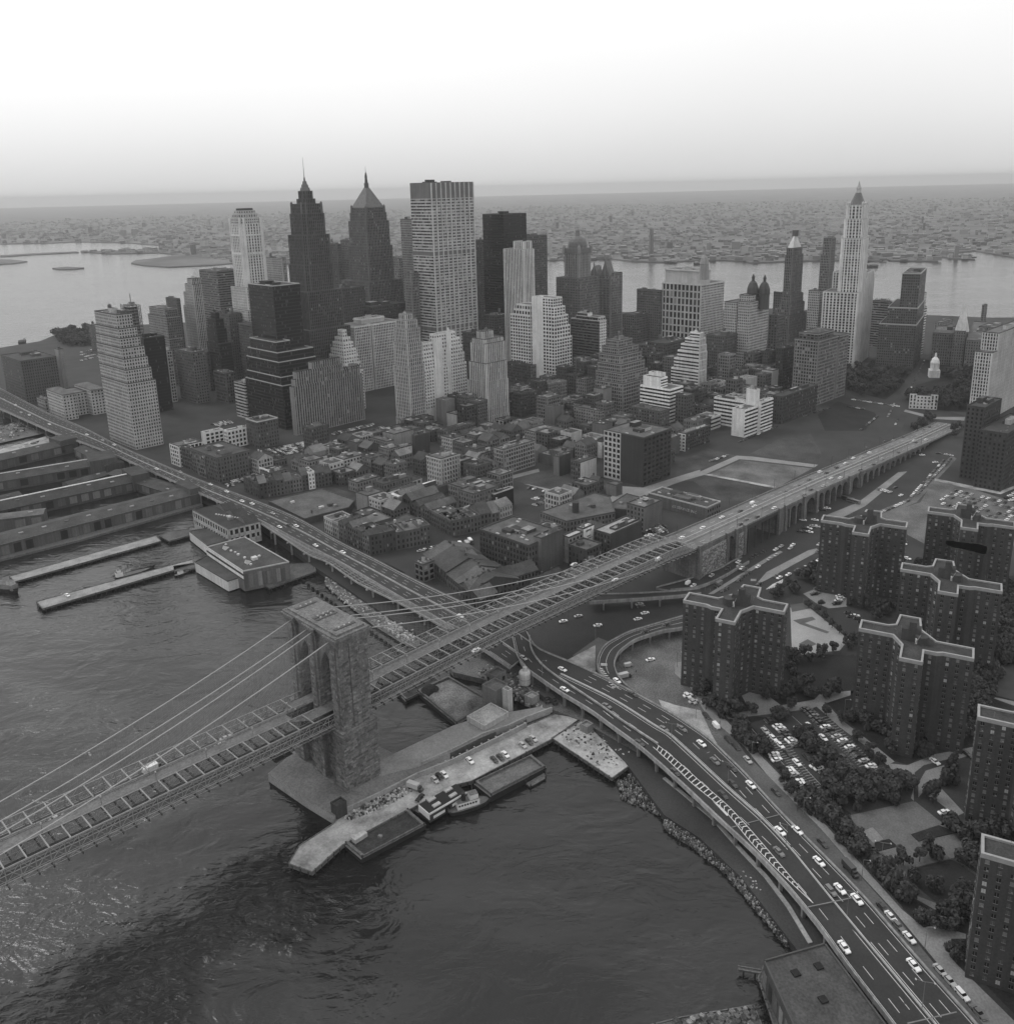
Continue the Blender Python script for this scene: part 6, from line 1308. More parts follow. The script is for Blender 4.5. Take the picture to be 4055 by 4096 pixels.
# squared-up plan: four arms with chamfered inner corners
TPL = [(-19.5, -4.5), (-8.2, -4.5), (-4.0, -8.0), (0, 0), (9.2, 0), (9.2, -11.5), (12.2, -19.5), (27.2, -19.5), (27.2, -28.8), (16.0, -28.8), (11.0, -30.8), (11.0, -42), (2.2, -42), (2.2, -29.5), (-6.0, -15.5), (-19.5, -14.5)]
TPL = [(-19.5, -12.5), (-7.5, -12.5), (-5.0, -11.2), (0, -11.2), (0, 0), (9.2, 0), (9.2, -13), (13.5, -20.5), (28.0, -20.5), (28.0, -30), (16.2, -30), (13.2, -32), (12.2, -43), (3.2, -43), (2.0, -31), (-4.5, -22.5), (-19.5, -22.5)]
BRK = mat('red_brick', .06, .9, .14, .3, .12, .2, .12)
BRK2 = mat('roof_gravel', .05, .95, .3, .15, 0, .1, .2)
COP = mat('roof_coping', .28, .8, .15, .4)
EW = [mat('estate_window_dark', .015, .2, 0, spec=.4), mat('estate_window_blind', .16, .5, 0), mat('estate_window_light', .4, .6, 0), mat('estate_window_grey', .07, .4, 0)]
SILL = mat('window_sill', .2, .8, 0)
uw = {}
for i, m in enumerate(EW):
    for kk in (0, 1):
        q = MB(); q.box((-.6, -.06), (1, 0), (0, 1), 1.2, .06, 0, 1.35, m); q.box((-.68, -.14), (1, 0), (0, 1), 1.36, .14, -.12, 0, SILL)
        q.box((-.05, -.09), (1, 0), (0, 1), .08, .09, 0, 1.35, SILL)
        if kk: q.box((.05, -.35), (1, 0), (0, 1), .5, .35, 0, .5, SILL)
        uw[(i, kk)] = q.mesh('window')
def smith(label, F, mirror, seed, zr=ZR, zb=3.0, maxw=300):
    rnd = random.Random(seed); root = thing('apartment_tower', (F[0], F[1], zb), label, 'apartment tower', 'cross-shaped apartment towers')
    pl = [((9.2-a) if mirror else a, b) for a, b in TPL]; P = [Vector(F)+ax_u*a+ax_v*b for a, b in pl]
    if mirror: P = P[::-1]
    ar = sum(P[j].x*P[(j+1) % len(P)].y-P[(j+1) % len(P)].x*P[j].y for j in range(len(P)))
    if ar < 0: P = P[::-1]
    n = len(P); mw = MB(); mw.prism([tuple(q) for q in P], zb-1, zr, BRK, BRK2); mw.build('wall', root); mp = MB(); cells = []; fl = 17; fh = (zr-zb-1.6)/fl
    for j in range(n):
        a, b = P[j], P[(j+1) % n]; d = b-a; ln = d.length; d.normalize(); nn = Vector((d.y, -d.x)); p0, p1 = P[j-1], P[(j+2) % n]
        def mit(q, pre, nxt, s):
            d0 = (q-pre).normalized(); d1 = (nxt-q).normalized(); n0 = Vector((d0.y, -d0.x)); n1 = Vector((d1.y, -d1.x)); k = n0+n1; return q+k*(s/max(.3, k.dot(n0)))
        o0, o1 = mit(a, p0, b, .12), mit(b, a, p1, .12); i0, i1 = mit(a, p0, b, -.75), mit(b, a, p1, -.75)
        mp.prism([tuple(o0), tuple(o1), tuple(i1), tuple(i0)], zr-.9, zr+.75, COP)
        if nn.dot(Vector(CAM[:2])-(a+b)/2) <= 0 or ln < 3: continue
        nb = max(1, int(round(ln/4.1)))
        for f in range(fl):
            for i in range(nb):
                if nb > 2 and i == nb//2 and ln > 10 and rnd.random() < .1: continue
                cells.append((a+d*(ln*(i+.5)/nb), nn, zb+1.7+f*fh))
    mp.build('parapet', root)
    cells.sort(key=lambda c: -c[2]+rnd.random()*.1)
    rest = {}
    for i, (p, nn, z) in enumerate(cells):
        r = rnd.random(); k = 0 if r < .5 else 1 if r < .72 else 2 if r < .78 else 3; kk = 1 if rnd.random() < .16 else 0
        rz = math.atan2(nn.y, nn.x)+math.pi/2
        if i < maxw: inst(uw[(k, kk)], 'window', root, (p.x+nn.x*.01, p.y+nn.y*.01, z), rz)
        else:
            me = uw[(k, kk)]; q = rest.setdefault(0, MB()); c_, s_ = math.cos(rz), math.sin(rz)
            base = len(q.v); q.v.extend((p.x+nn.x*.01+v.co.x*c_-v.co.y*s_, p.y+nn.y*.01+v.co.x*s_+v.co.y*c_, z+v.co.z) for v in me.vertices)
            for po in me.polygons: q.f.append(tuple(base+x for x in po.vertices)); q.m.append(q.mt(me.materials[po.material_index]))
    if rest: rest[0].build('window', root, kind='stuff')
    at = lambda a, b: Vector(F)+ax_u*((9.2-a) if mirror else a)+ax_v*b
    c = at(6.5, -22); q = MB(); q.box((c-ax_u*3.5-ax_v*2.5)[:], ax_u[:], ax_v[:], 8, 5.5, zr-.1, zr+5.5, BRK, BRK2); lh = q.build('lift_house', root)
    q = MB(); q.box((c-ax_u*.5+ax_v*.3)[:], ax_u[:], ax_v[:], 3, 2.6, zr+5.4, zr+9, BRK, BRK2); q.build('tank_room', root)
    c2 = at(1.5, -19); q = MB(); q.lathe((c2.x, c2.y), [(2.8, zr-.1), (2.8, zr+3.6)], BRK, 12); q.build('stair_house', root)
    q = MB(); c3 = at(4, -17.4); q.box(c3[:], ax_u[:], ax_v[:], .8, .5, zr, zr+2.6, WALL(.5)); q.build('door', lh)
    q = MB(); a = c3+ax_v*.8; q.tube((a.x, a.y, zr+.1), (a.x+2.4, a.y+1, zr+5.8), .18, CONC); q.build('ladder', root)
    q = MB()
    for k in range(8):
        c4 = at(rnd.uniform(-14, 24), rnd.uniform(-29, -24)); q.tube((c4.x, c4.y, zr), (c4.x, c4.y, zr+2.2), .06, METAL, 3); q.tube((c4.x-.7, c4.y, zr+2), (c4.x+.7, c4.y, zr+2), .04, METAL, 3)
    q.build('aerial', root, kind='stuff'); return root
f = lambda v, x, y: G(v, x, y, ZR).to_2d()
smith('brick cross-shaped tower nearest the highway, its entrance facing the forecourt', (F0.x, F0.y), False, 1)
smith('brick cross-shaped tower directly above the tree-lined car park', f('q', 465, 800)[:], True, 2)
smith('brick cross-shaped tower half hidden between two others, right of the ball field', f('q', 675, 435)[:], True, 3)
smith('brick cross-shaped tower furthest left, beside the viaduct and its lots', f('q', 208, 112)[:], False, 4)
smith('brick cross-shaped tower at back right with smoke drifting past it', f('q', 800, 85)[:], True, 5)
def by_tip(v, x, y, mirror, az=0): 
    t = f(v, x, y); k = (28.0, -20.5) if mirror else (-19.5, -12.5); a = (9.2-28.0) if mirror else -19.5; return (t-ax_u*a-ax_v*k[1])[:]
smith('brick cross-shaped tower cut by the right edge above the curved driveway', by_tip('I', 1715, 242, True), True, 6)
smith('brick cross-shaped tower in the lower right corner, past the grass circle', by_tip('I', 1735, 990, True), True, 7)
# smoke from a chimney
def smoke():
    m = bpy.data.materials.new('smoke'); m.use_nodes = True; t = m.node_tree; t.nodes.remove(t.nodes['Principled BSDF']); v = t.nodes.new('ShaderNodeVolumePrincipled'); v.inputs['Color'].default_value = (.85, .85, .85, 1); v.inputs['Density'].default_value = .22
    t.links.new(v.outputs[0], t.nodes['Material Output'].inputs['Volume']); p0, p1 = GD('q', 720, 165, (f('q', 800, 85)-Vector(CAM[:2])).length-16), GD('q', 940, 205, (f('q', 800, 85)-Vector(CAM[:2])).length-14)
    q = MB(); k = []
    q2 = MB(); N_ = 9
    for i in range(N_):
        t_ = i/(N_-1); c = p0.lerp(p1, t_); r = 1.0+2.6*t_**.6*(1-.4*t_); k.append((c, r))
    d = (p1-p0).normalized(); s = d.cross(Vector((0, 0, 1))).normalized(); u = s.cross(d); base = 0
    for c, r in k:
        for j in range(10):
            a = j*math.pi/5; rr_ = r*(1+.25*math.sin(j*2.3+c.x)); q.v.append(tuple(c+s*(math.cos(a)*rr_)+u*(math.sin(a)*rr_*.8)))
    for i in range(N_-1):
        for j in range(10):
            h = (j+1) % 10; q.f.append((i*10+j, i*10+h, i*10+10+h, i*10+10+j)); q.m.append(q.mt(m))
    q.f.append(tuple(range(9, -1, -1))); q.m.append(0); q.f.append(tuple((N_-1)*10+j for j in range(10))); q.m.append(0); return q.build('smoke', kind='stuff')
smoke()
# ------------------------------------------------------------------ piers, quays and sheds along the river
PILE = mat('tarred_pile', .03, .9, .3, .5)
def pier(name, label, v, pts, z, m, thick=1.0, piles=3.0, seed=0, kerb=None):
    P = [G(v, x, y, z) for x, y in pts]; r = thing(name, P[0], label, 'pier'); q = MB(); q.prism([p[:2] for p in P], z-thick, z, WOODP, m, True); q.build('deck', r)
    n = len(P); q = MB(); rnd = random.Random(seed)
    for i in range(n):
        a, b = P[i], P[(i+1) % n]; ln = (b-a).length; k = int(ln/piles)
        for j in range(k):
            c = a.lerp(b, (j+.5)/k); q.tube((c.x, c.y, -2), (c.x+rnd.uniform(-.2, .2), c.y, z-.3+rnd.choice((0, 0, 0, .9))), .25, PILE, 5, cap=True)
    q.build('pile', r, kind='stuff'); q = MB()
    for i in range(n):
        a, b = P[i], P[(i+1) % n]; u = (b-a); ln = u.length
        if ln < 3: continue
        u.normalize(); o = Vector((-u.y, u.x, 0)); q.box((a-o*.2)[:2], u[:2], o[:2], ln, .4, z+.003, z+.35, WOODP)
    q.build('string_piece', r); return r
PCON = mat('pale_pier_planks', .24, .9, .3, .15, 0, .2, .25)
pier('pier', 'long bare plank pier nearest the sheds, pale in the water', 'D', [(50, 966), (82, 994), (880, 772), (852, 742)], 2.2, PCON)
pier('pier', 'long bare plank pier with parked white car and moored boats', 'D', [(198, 1104), (234, 1142), (1062, 898), (1050, 872)], 2.4, PCON)
pier('pier', 'short timber wharf linking the bare pier to the market building', 'D', [(870, 742), (925, 772), (1045, 738), (1035, 705), (920, 720)], 2.4, mat('dark_planks', .09, .9, .4, .2, 0, .2, .3))
pier('pier', 'pointed timber quay beside the tin-clad pier building', 'a', [(1062, 1745), (1140, 1800), (1590, 1640), (1560, 1560), (1330, 1570), (1320, 1660)], 2.4, mat('dark_planks', .09))
pier('pier', 'small bare wharf joining the long plank pier to the pier building', 'a', [(225, 1590), (230, 1640), (430, 1610), (430, 1560)], 2.4, mat('dark_planks', .09))
# broken pile stubs under the cable span
for i in range(22):
    t = i/21; x, y = 1660+t*520, 985+t*390
    p = G('D', x, y, 1.5); 
    if PRJ(p, 'g')[0] > 150 and False: continue
    r = thing('pile_cluster', (p.x, p.y, -1), 'tarred pile cluster standing in the water in the long row before the rubble shore', 'piling', 'row of old pier piles'); q = MB()
    for a, b in ((0, 0), (.7, .3), (.2, .8), (1.2, 1.0), (.6, 1.5), (1.6, 1.9)): q.tube((p.x+a-.6, p.y+b-.9, -2), (p.x+a-.6, p.y+b-.9, 1.6+.3*math.sin(a*9+i)), .34, PILE, 5, cap=True)
    q.build('pile', r, kind='stuff')
def rubble(name, v, pts, n, m, smin, smax, seed, z=1.0, zt=2.5, lab=None):
    """uneven stones and debris spread over a strip: nobody could count them"""
    rnd = random.Random(seed); P = [G(v, x, y, z) for x, y in pts]; pl = [(p.x, p.y) for p in P]; q = MB(); xs = [p[0] for p in pl]; ys = [p[1] for p in pl]; k = 0; tr = 0
    while k < n and tr < n*30:
        tr += 1; x, y = rnd.uniform(min(xs), max(xs)), rnd.uniform(min(ys), max(ys))
        if not inside((x, y), pl): continue
        k += 1; s = rnd.uniform(smin, smax); a = rnd.uniform(0, 3.14); u = (math.cos(a), math.sin(a)); z0 = rnd.uniform(z, zt)
        c = [(x+u[0]*dx*s-u[1]*dy*s*.7, y+u[1]*dx*s+u[0]*dy*s*.7) for dx, dy in ((-.5, -.5), (.5, -.4), (.6, .4), (-.4, .6))]
        t = [(x+(cx-x)*.6, y+(cy-y)*.6) for cx, cy in c]; q.frustum(c, z0-.6, t, z0+s*rnd.uniform(.1, .35), rnd.choice(m))
    return q.build(name, kind='stuff')
STN = [mat('shore_stone_%d' % i, v, .95, .3, .6) for i, v in enumerate((.05, .12, .24, .42))]
sheet('shore', [(p.x, p.y) for p in PX('E', (0, 920), (150, 1010), (300, 1080), (450, 1190), (600, 1270), (680, 1300), (560, 1380), (420, 1330), (260, 1230), (150, 1140), (0, 1010), z=1.2)], 1.2, DIRT)
rubble('rubble', 'E', [(0, 930), (160, 1020), (310, 1090), (450, 1190), (600, 1280), (440, 1330), (260, 1220), (60, 1070), (0, 1010)], 900, STN[1:], .5, 2.0, 4, 1.1, 1.5)
rubble('rubble', 'E', [(320, 1180), (480, 1250), (600, 1290), (430, 1320), (330, 1260)], 300, STN[2:], .6, 2.6, 5, 1.2, 2.4)
rubble('rubble', 'I', [(0, 770), (200, 900), (420, 1110), (560, 1290), (720, 1500), (660, 1490), (480, 1270), (330, 1090), (150, 950), (0, 850)], 2600, STN[:3], .25, 1.1, 6, .2, 2.2)
rubble('rubble', 'H', [(1590, 600), (1700, 540), (1913, 700), (1913, 830), (1750, 740), (1620, 690)], 1200, STN[:3], .25, 1.2, 7, .1, 1.6)
rubble('rubble', 'I', [(410, 1090), (480, 1120), (540, 1200), (500, 1210), (420, 1140)], 120, STN[2:], .4, 1.3, 8, 1.4, 3)
wall_q = MB(); wall_on(wall_q, [G('I', x, y, 2.6) for x, y in ((0, 575), (80, 640), (260, 790), (420, 970), (560, 1120), (680, 1280), (800, 1480))], 1.6, .8, CONC, 3.5); wall_q.build('sea_wall', kind='structure')
# sheds on the south piers
def shed(label, v, e0, e1, depth, eave, ridge, tone=.07, rtone=.05, head=None, doors=12, ridge_m=None, group=None, zb=1.8, name='pier_shed'):
    a, b = G(v, *e0, zb), G(v, *e1, zb); d = b-a; L_ = d.length; d.normalize(); U = (d.x, d.y); n = (d.y, -d.x)
    if Vector(n).dot(Vector(CAM[:2])-a.to_2d()) < 0: n = (-d.y, d.x)
    w_ = (-n[0], -n[1]); r = thing(name, (a.x, a.y, zb), label, 'pier shed', group); q = MB(); q.box(a[:2], U, w_, L_, depth, -1, zb+eave, WALL(tone)); q.build('wall', r)
    c = lambda s, o, z: (a.x+U[0]*s+w_[0]*o, a.y+U[1]*s+w_[1]*o, z); q = MB(); z = zb+eave; rm = ROOF(rtone)
    q.face([c(0, -.6, z-.1), c(L_, -.6, z-.1), c(L_, depth*.5, z+ridge), c(0, depth*.5, z+ridge)], rm); q.face([c(0, depth*.5, z+ridge), c(L_, depth*.5, z+ridge), c(L_, depth+.6, z-.1), c(0, depth+.6, z-.1)], rm)
    q.face([c(L_, 0, z), c(L_, depth, z), c(L_, depth*.5, z+ridge)], WALL(tone)); q.face([c(0, 0, z), c(0, depth*.5, z+ridge), c(0, depth, z)], WALL(tone)); q.build('roof', r)
    q = MB(); q.box(c(0, -.7, 0)[:2], U, n, L_, .12, z-.3, z+.05, WALL(tone*2.2)); q.build('gutter', r)
    if ridge_m: q = MB(); q.box(c(0, depth*.5-.9, 0)[:2], U, w_, L_, 1.8, z+ridge-.3, z+ridge+.25, ridge_m); q.build('ridge_cap', r)
    rnd = random.Random(int(abs(a.x)))
    for i in range(doors):
        s = L_*(i+.2)/doors; q = MB(); q.box(c(s, 0, 0)[:2], U, n, L_/doors*.62, .1, zb+.2, zb+eave*.78, WALL(rnd.choice((.02, .09, .12, .16)))); q.build('door', r)
    for i in range(max(2, doors//2)):
        s = L_*(i+.5)/max(2, doors//2); q = MB(); o = depth*rnd.choice((.2, .3)); zz = z+ridge*o/(depth*.5); q.box(c(s, o, 0)[:2], U, w_, 3.2, 1.6, zz-.2, zz+.7, WALL(.28 if rnd.random() < .6 else .1)); q.build('skylight', r)
    if head:
        for (s0, s1, o0, o1, h) in head: q = MB(); q.box(c(s0*L_, o0*depth, 0)[:2], U, w_, (s1-s0)*L_, (o1-o0)*depth, zb, zb+h, WALL(tone), ROOF(.05)); q.build('head_house', r)
    return r
g_ = 'dark sheds on the south piers'
apron = MB(); apron.prism([p[:2] for p in PX('D', (-500, 1010), (0, 872), (450, 760), (1110, 572), (1060, 540), (0, 820), (-500, 950), z=1.7)], -1, 1.7, WOODP); apron.build('pier_apron', kind='structure')
shed('long low dark pier shed nearest the bare piers, with a row of open doors', 'D', (-500, 990), (1105, 560), 26, 9, 2.6, .08, .06, [(.955, 1.0, -.02, 1.05, 14)], 26)
shed('long pier shed with a bright line along its curved roof ridge', 'D', (-400, 745), (800, 478), 24, 8, 4.5, .06, .045, [(.93, 1.02, -.1, 1.1, 14)], 18, WALL(.45))
shed('dark pier shed beyond the bright-ridged one with a gabled head house', 'D', (-400, 560), (560, 395), 26, 8, 3.5, .07, .05, [(.93, 1.1, -.1, 1.1, 13)], 14, WALL(.3))
shed('farthest dark pier shed before the cluttered boat slip', 'D', (-400, 470), (410, 275), 24, 8, 3, .07, .06, [(.9, 1.03, 0, 1, 13)], 12)
shed('small dark lean-to roof between two long pier sheds', 'D', (380, 500), (600, 440), 12, 6, 2, .08, .05, None, 5)
shed('low shed at the left edge beside the bright-ridged shed', 'D', (-200, 640), (130, 555), 14, 6, 2, .08, .06, None, 5)
shed('low flat annexe on the outer end of the nearest long pier shed', 'D', (-300, 760), (250, 690), 14, 10.5, 1.2, .09, .1, None, 6)
shed('bulkhead shed linking the two middle pier sheds along the highway', 'D', (590, 440), (960, 560), 16, 7, 1.5, .06, .05, None, 6)
shed('bulkhead shed linking the far pier sheds along the highway', 'D', (410, 300), (590, 400), 16, 7, 1.5, .06, .05, None, 4)
sheet('wharf', [(p.x, p.y) for p in PX('D', (-300, 350), (0, 270), (260, 195), (330, 240), (60, 330), (-300, 440), z=1.6)], 1.6, SAND)
sheet('wharf', [(p.x, p.y) for p in PX('D', (-300, 230), (0, 150), (180, 80), (260, 140), (250, 180), (0, 235), (-300, 320), z=1.6)], 1.6, DIRT)
rubble('yard_clutter', 'D', [(-100, 200), (160, 90), (250, 150), (0, 230)], 160, STN, .8, 3.2, 12, 1.6, 2.6)
# battery trees and park at the harbour
# ------------------------------------------------------------------ tower pier, quay and yards
CAIS = mat('quay_concrete', .15, .9, .3, .06, .0, .2, .2)
def slab(name, v, pts, z, m, base=-3, side=None):
    q = MB(); q.prism([p[:2] for p in PX(v, *pts, z=z)], base, z, side or WOODP, m); return q.build(name, kind='structure')
slab('tower_quay', 'h', [(98, 402), (300, 540), (458, 636), (600, 560), (780, 480), (920, 405), (1092, 335), (1092, 170), (860, 280), (800, 300), (660, 235), (600, 180), (240, 280)], 4.2, CAIS, side=CONC)
slab('quay', 'H', [(385, 432), (700, 282), (830, 240), (880, 262), (1000, 210), (1170, 180), (1230, 195), (1000, 290), (860, 345), (700, 425), (520, 505), (300, 560), (260, 500)], 4.25, PALE)
def ramp_wall(pts, z, h, name): q = MB(); wall_on(q, [G('H', x, y, z) for x, y in pts], .7, h, CONC, 2.0); q.build(name, kind='structure')
ramp_wall([(530, 495), (700, 420), (860, 338), (1000, 292), (1090, 250), (1240, 195)], 4.2, 1.4, 'retaining_wall')
ramp_wall([(110, 745), (300, 655), (500, 552), (690, 478), (860, 395), (1100, 275)], 4.2, .9, 'retaining_wall')
pr_ = pier('quay_pier', 'broad pale stone pier below the bridge tower with parked cars and debris', 'H', [(-200, 1040), (-70, 1085), (95, 938), (455, 747), (720, 607), (800, 588), (1232, 362), (1390, 248), (1290, 205), (1100, 285), (860, 405), (690, 492), (500, 570), (310, 665), (100, 765), (40, 825), (-140, 940)], 2.6, SAND, 1.6, 3.2, 3)
q = MB()
for i in range(26):                                                # trestle posts under the edge of the upper road
    t = i/25; p = G('H', 110+t*980, 748-t*473, 3.4); 
    for dz_ in (0,): q.box((p.x-.4, p.y-.4), (1, 0), (0, 1), .8, .8, 2.6, 4.3, CONC)
q.build('trestle_post', pr_, kind='stuff')
rubble('debris', 'H', [(250, 700), (420, 620), (480, 640), (330, 730), (140, 800), (100, 790)], 260, STN, .3, 1.7, 21, 2.6, 3.2)
rubble('debris', 'H', [(1270, 330), (1400, 265), (1680, 430), (1600, 500), (1500, 520), (1400, 420)], 150, STN, .3, 1.6, 22, 2.6, 3.0)
pier('quay_pier', 'square pale dock covered with scrap, timber and a mobile crane', 'H', [(1238, 352), (1400, 256), (1700, 432), (1692, 482), (1568, 572)], 2.6, SAND, 1.4, 3.0, 4)
slab('bulkhead', 'H', [(1390, 250), (1240, 195), (1160, 180), (1000, 60), (700, -10), (680, -40), (850, -170), (1130, 0), (1400, 200), (1700, 400), (1720, 440)], 3.012, DIRT)
def hut(label, v, near, l, r, h, tone, rt, zb=3, name='shed', cat='shed', roof='flat', st='blank'): return bld(label, v, near, l, r, h=h, ph=h, tone=tone, rtone=rt, zb=zb, st=st, name=name, cat=cat, roof=roof, clutter=0, cope='w')
hut('small dark hut at the river corner of the tower quay', 'H', (62, 735), 30, 118, 4, .05, .05, 4.2)
hut('grey box trailer parked on the scrap dock by the fence', 'H', (1432, 300), 1393, 1465, 3, .2, .18, 2.6, 'trailer', 'trailer')
# concrete plant by the slip
for (x, y, hgt, rad, lab) in ((1093, 1470, 13, 2.9, 'white cylindrical silo on legs beside the highway'),):
    p = G('E', 1093, 1560, 3); r = thing('silo', (p.x, p.y, 3), lab, 'silo'); zt = ZOF(p, 'E', 1490); q = MB(); q.lathe((p.x, p.y), [(.8, zt-8.5), (3.1, zt-6), (3.1, zt), (2.6, zt+.9), (1.1, zt+1.1), (1.1, zt+3.2), (.2, zt+3.6)], WALL(.36), 16); q.build('tank', r)
    for a in range(4): q = MB(); t = a*math.pi/2+.4; q.tube((p.x+2.6*math.cos(t), p.y+2.6*math.sin(t), 3), (p.x+2.6*math.cos(t), p.y+2.6*math.sin(t), zt-5), .22, WALL(.3), 5); q.build('leg', r)
    q = MB(); q.lathe((p.x, p.y), [(3.2, zt-3.2), (3.2, zt-3.0)], WALL(.2), 16); q.build('band', r)
hut('pale concrete batching bin beside the white silo', 'E', (1000, 1600), 968, 1024, 11, .3, .2, st='blank')
hut('tall shed on steel posts of the concrete plant', 'E', (930, 1600), 858, 1000, 9, .16, .13)
hut('cluttered upper shed of the concrete plant', 'E', (930, 1520), 880, 990, 9, .14, .1, st='punch')
hut('small pale shed roof among the plant gear', 'E', (1130, 1640), 1090, 1170, 3, .26, .24)
rubble('plant_clutter', 'E', [(820, 1460), (960, 1440), (1240, 1640), (1180, 1700), (940, 1620), (850, 1540)], 220, STN, .4, 2.2, 31, 3, 3.3)
r = thing('conveyor', G('E', 1000, 1600, 3), 'inclined conveyor gantry between the plant shed and bin', 'conveyor'); q = MB(); q.tube(G('E', 930, 1600, 4), G('E', 1060, 1590, 10), .8, METAL, 4); q.build('belt', r)
# ------------------------------------------------------------------ vessels
HULL = mat('black_hull', .025, .6, .3, .3, .1); DECKM = mat('ship_deck', .12, .9, .3, .3, 0, .2, .2); WHITE = mat('white_paint', .62, .6, .12, .5)
def barge(label, v, pts, z, fill, seed=0, coam=1.0, heap=None, cat='barge'):
    P = [G(v, x, y, z) for x, y in pts]; r = thing('barge', (P[0].x, P[0].y, 0), label, cat); c = sum((p.to_2d() for p in P), Vector((0, 0)))/4
    o = [tuple(p[:2]) for p in P]; ii = [tuple(c+(p.to_2d()-c)*.88) for p in P]; q = MB(); q.frustum([tuple(c+(Vector(p)-c)*.97) for p in o], -.6, o, z, HULL, DECKM); q.build('hull', r)
    q = MB()
    for i in range(4):
        a, b, c2, d2 = o[i], o[(i+1) % 4], ii[(i+1) % 4], ii[i]; a2, b2 = [tuple(Vector(k)*.6+Vector(m)*.4) for k, m in ((a, d2), (b, c2))]; q.prism([a2, b2, c2, d2], z-.1, z+coam, WOODP)
    q.build('coaming', r); q = MB(); rnd = random.Random(seed); nx, ny = 16, 10; k0 = len(q.v)
    A_, B_, C_, D_ = [Vector(k) for k in ii]; mi = q.mt(fill)
    for i in range(nx+1):
        for j in range(ny+1):
            t, s = i/nx, j/ny; p = A_.lerp(B_, t).lerp(D_.lerp(C_, t), s); e = min(t, 1-t, s, 1-s); hh = z+.15+(heap(t, s, rnd) if heap else rnd.uniform(0, .25))*min(1, e*6); q.v.append((p.x, p.y, hh))
    for i in range(nx):
        for j in range(ny):
            f_ = (i*(ny+1)+j, (i+1)*(ny+1)+j, (i+1)*(ny+1)+j+1, i*(ny+1)+j+1); q.f.append(f_); q.m.append(mi)
    q.build('cargo', r); q = MB()
    for p in o: q.lathe(tuple(c+(Vector(p)-c)*.95), [(.3, z), (.3, z+1.1), (.4, z+1.1), (.4, z+1.25)], HULL, 6)
    q.build('bollard', r, kind='stuff'); return r, P
barge('dark mud-filled deck barge moored along the pale pier', 'h', [(512, 792), (606, 872), (962, 682), (868, 600)], 2.2, mat('wet_mud', .035, .9, .4, .3, 0, .3, .3), 1)
p = G('h', 575, 790, 2.3); t = thing('deckhouse', (p.x, p.y, 2.3), 'small pale deckhouse on the end of the mud barge', 'deckhouse'); q = MB(); q.box(p[:2], AZ(AR), AZ(AL), 6, 2.6, 2.3, 4.2, WALL(.3)); q.build('cabin', t)
p = G('h', 705, 745, 2.3); t = thing('winch', (p.x, p.y, 2.3), 'small winch lying in the mud of the barge', 'winch'); q = MB(); q.box(p[:2], AZ(20), AZ(110), 1.6, 1.2, 2.2, 3.4, METAL); q.tube((p.x, p.y, 2.6), (p.x+2, p.y+1, 3.2), .15, METAL); q.build('frame', t)
barge('empty steel hopper barge moored in the basin beside the tug', 'H', [(812, 602), (902, 672), (1210, 512), (1132, 448)], 3.0, mat('barge_floor', .12, .9, .3, .2, 0, .2, .2), 2, 1.3)
barge('small float tied to the outer side of the hopper barge', 'H', [(1095, 600), (1122, 620), (1208, 570), (1200, 540)], .8, DECKM, 3, .15)
barge('wide sand barge heaped with light and dark gravel in the slip', 'E', [(497, 1592), (722, 1778), (922, 1655), (672, 1512)], 2.6, mat('barge_sand', .15, .95, .6, .07, 0, .1, .3, .4), 4, 1.2, lambda t, s, r: .8+.9*math.sin(t*7+s*3)**2+r.uniform(0, .3))
p = G('E', 575, 1590, 3.2); t = thing('gravel_heap', (p.x, p.y, 3), 'round dark gravel heap on the corner of the sand barge', 'heap'); q = MB(); q.lathe((p.x, p.y), [(5.6, 2.7), (4.4, 4.2), (2.6, 5.6), (.6, 6.3)], mat('coal', .03, .95, .3, .4, 0, .1, .3), 14); q.build('heap', t)
barge('flat black barge under the bridge behind the sand barge', 'E', [(390, 1600), (440, 1650), (640, 1545), (580, 1500)], 1.6, mat('wet_mud', .035), 5)
b_, P = barge('flat scow carrying a long pale shed in the slip', 'E', [(735, 1775), (880, 1790), (1010, 1712), (910, 1680)], 1.2, DECKM, 6, .2)
hut('long pale weathered shed standing on the scow', 'E', (872, 1790), 775, 1003, 5, .3, .34, 1.3)
P = [G('H', x, y, 1.2) for x, y in ((468, 735), (575, 800), (800, 668), (700, 610))]; r = thing('house_barge', (P[0].x, P[0].y, 0), 'house barge with long black roof and white walls beside the tug', 'barge'); q = MB(); q.prism([p[:2] for p in P], -.6, 1.2, HULL, DECKM); q.build('hull', r)
Q_ = [G('H', x, y, 5) for x, y in ((512, 722), (570, 772), (775, 652), (722, 606))]; u = (Q_[2]-Q_[1]); L_ = u.length; u.normalize(); v_ = (Q_[0]-Q_[1]); W_ = v_.length; v_.normalize()
q = MB(); q.box(Q_[1][:2], u[:2], v_[:2], L_*.42, W_, 1.2, 4.8, WALL(.05)); q.box((Q_[1]+u*L_*.55)[:2], u[:2], v_[:2], L_*.45, W_, 1.2, 4.8, WALL(.05)); q.box((Q_[1]+u*L_*.42+v_*2)[:2], u[:2], v_[:2], L_*.13, W_-2, 1.2, 4.6, WALL(.05)); q.build('wall', r)
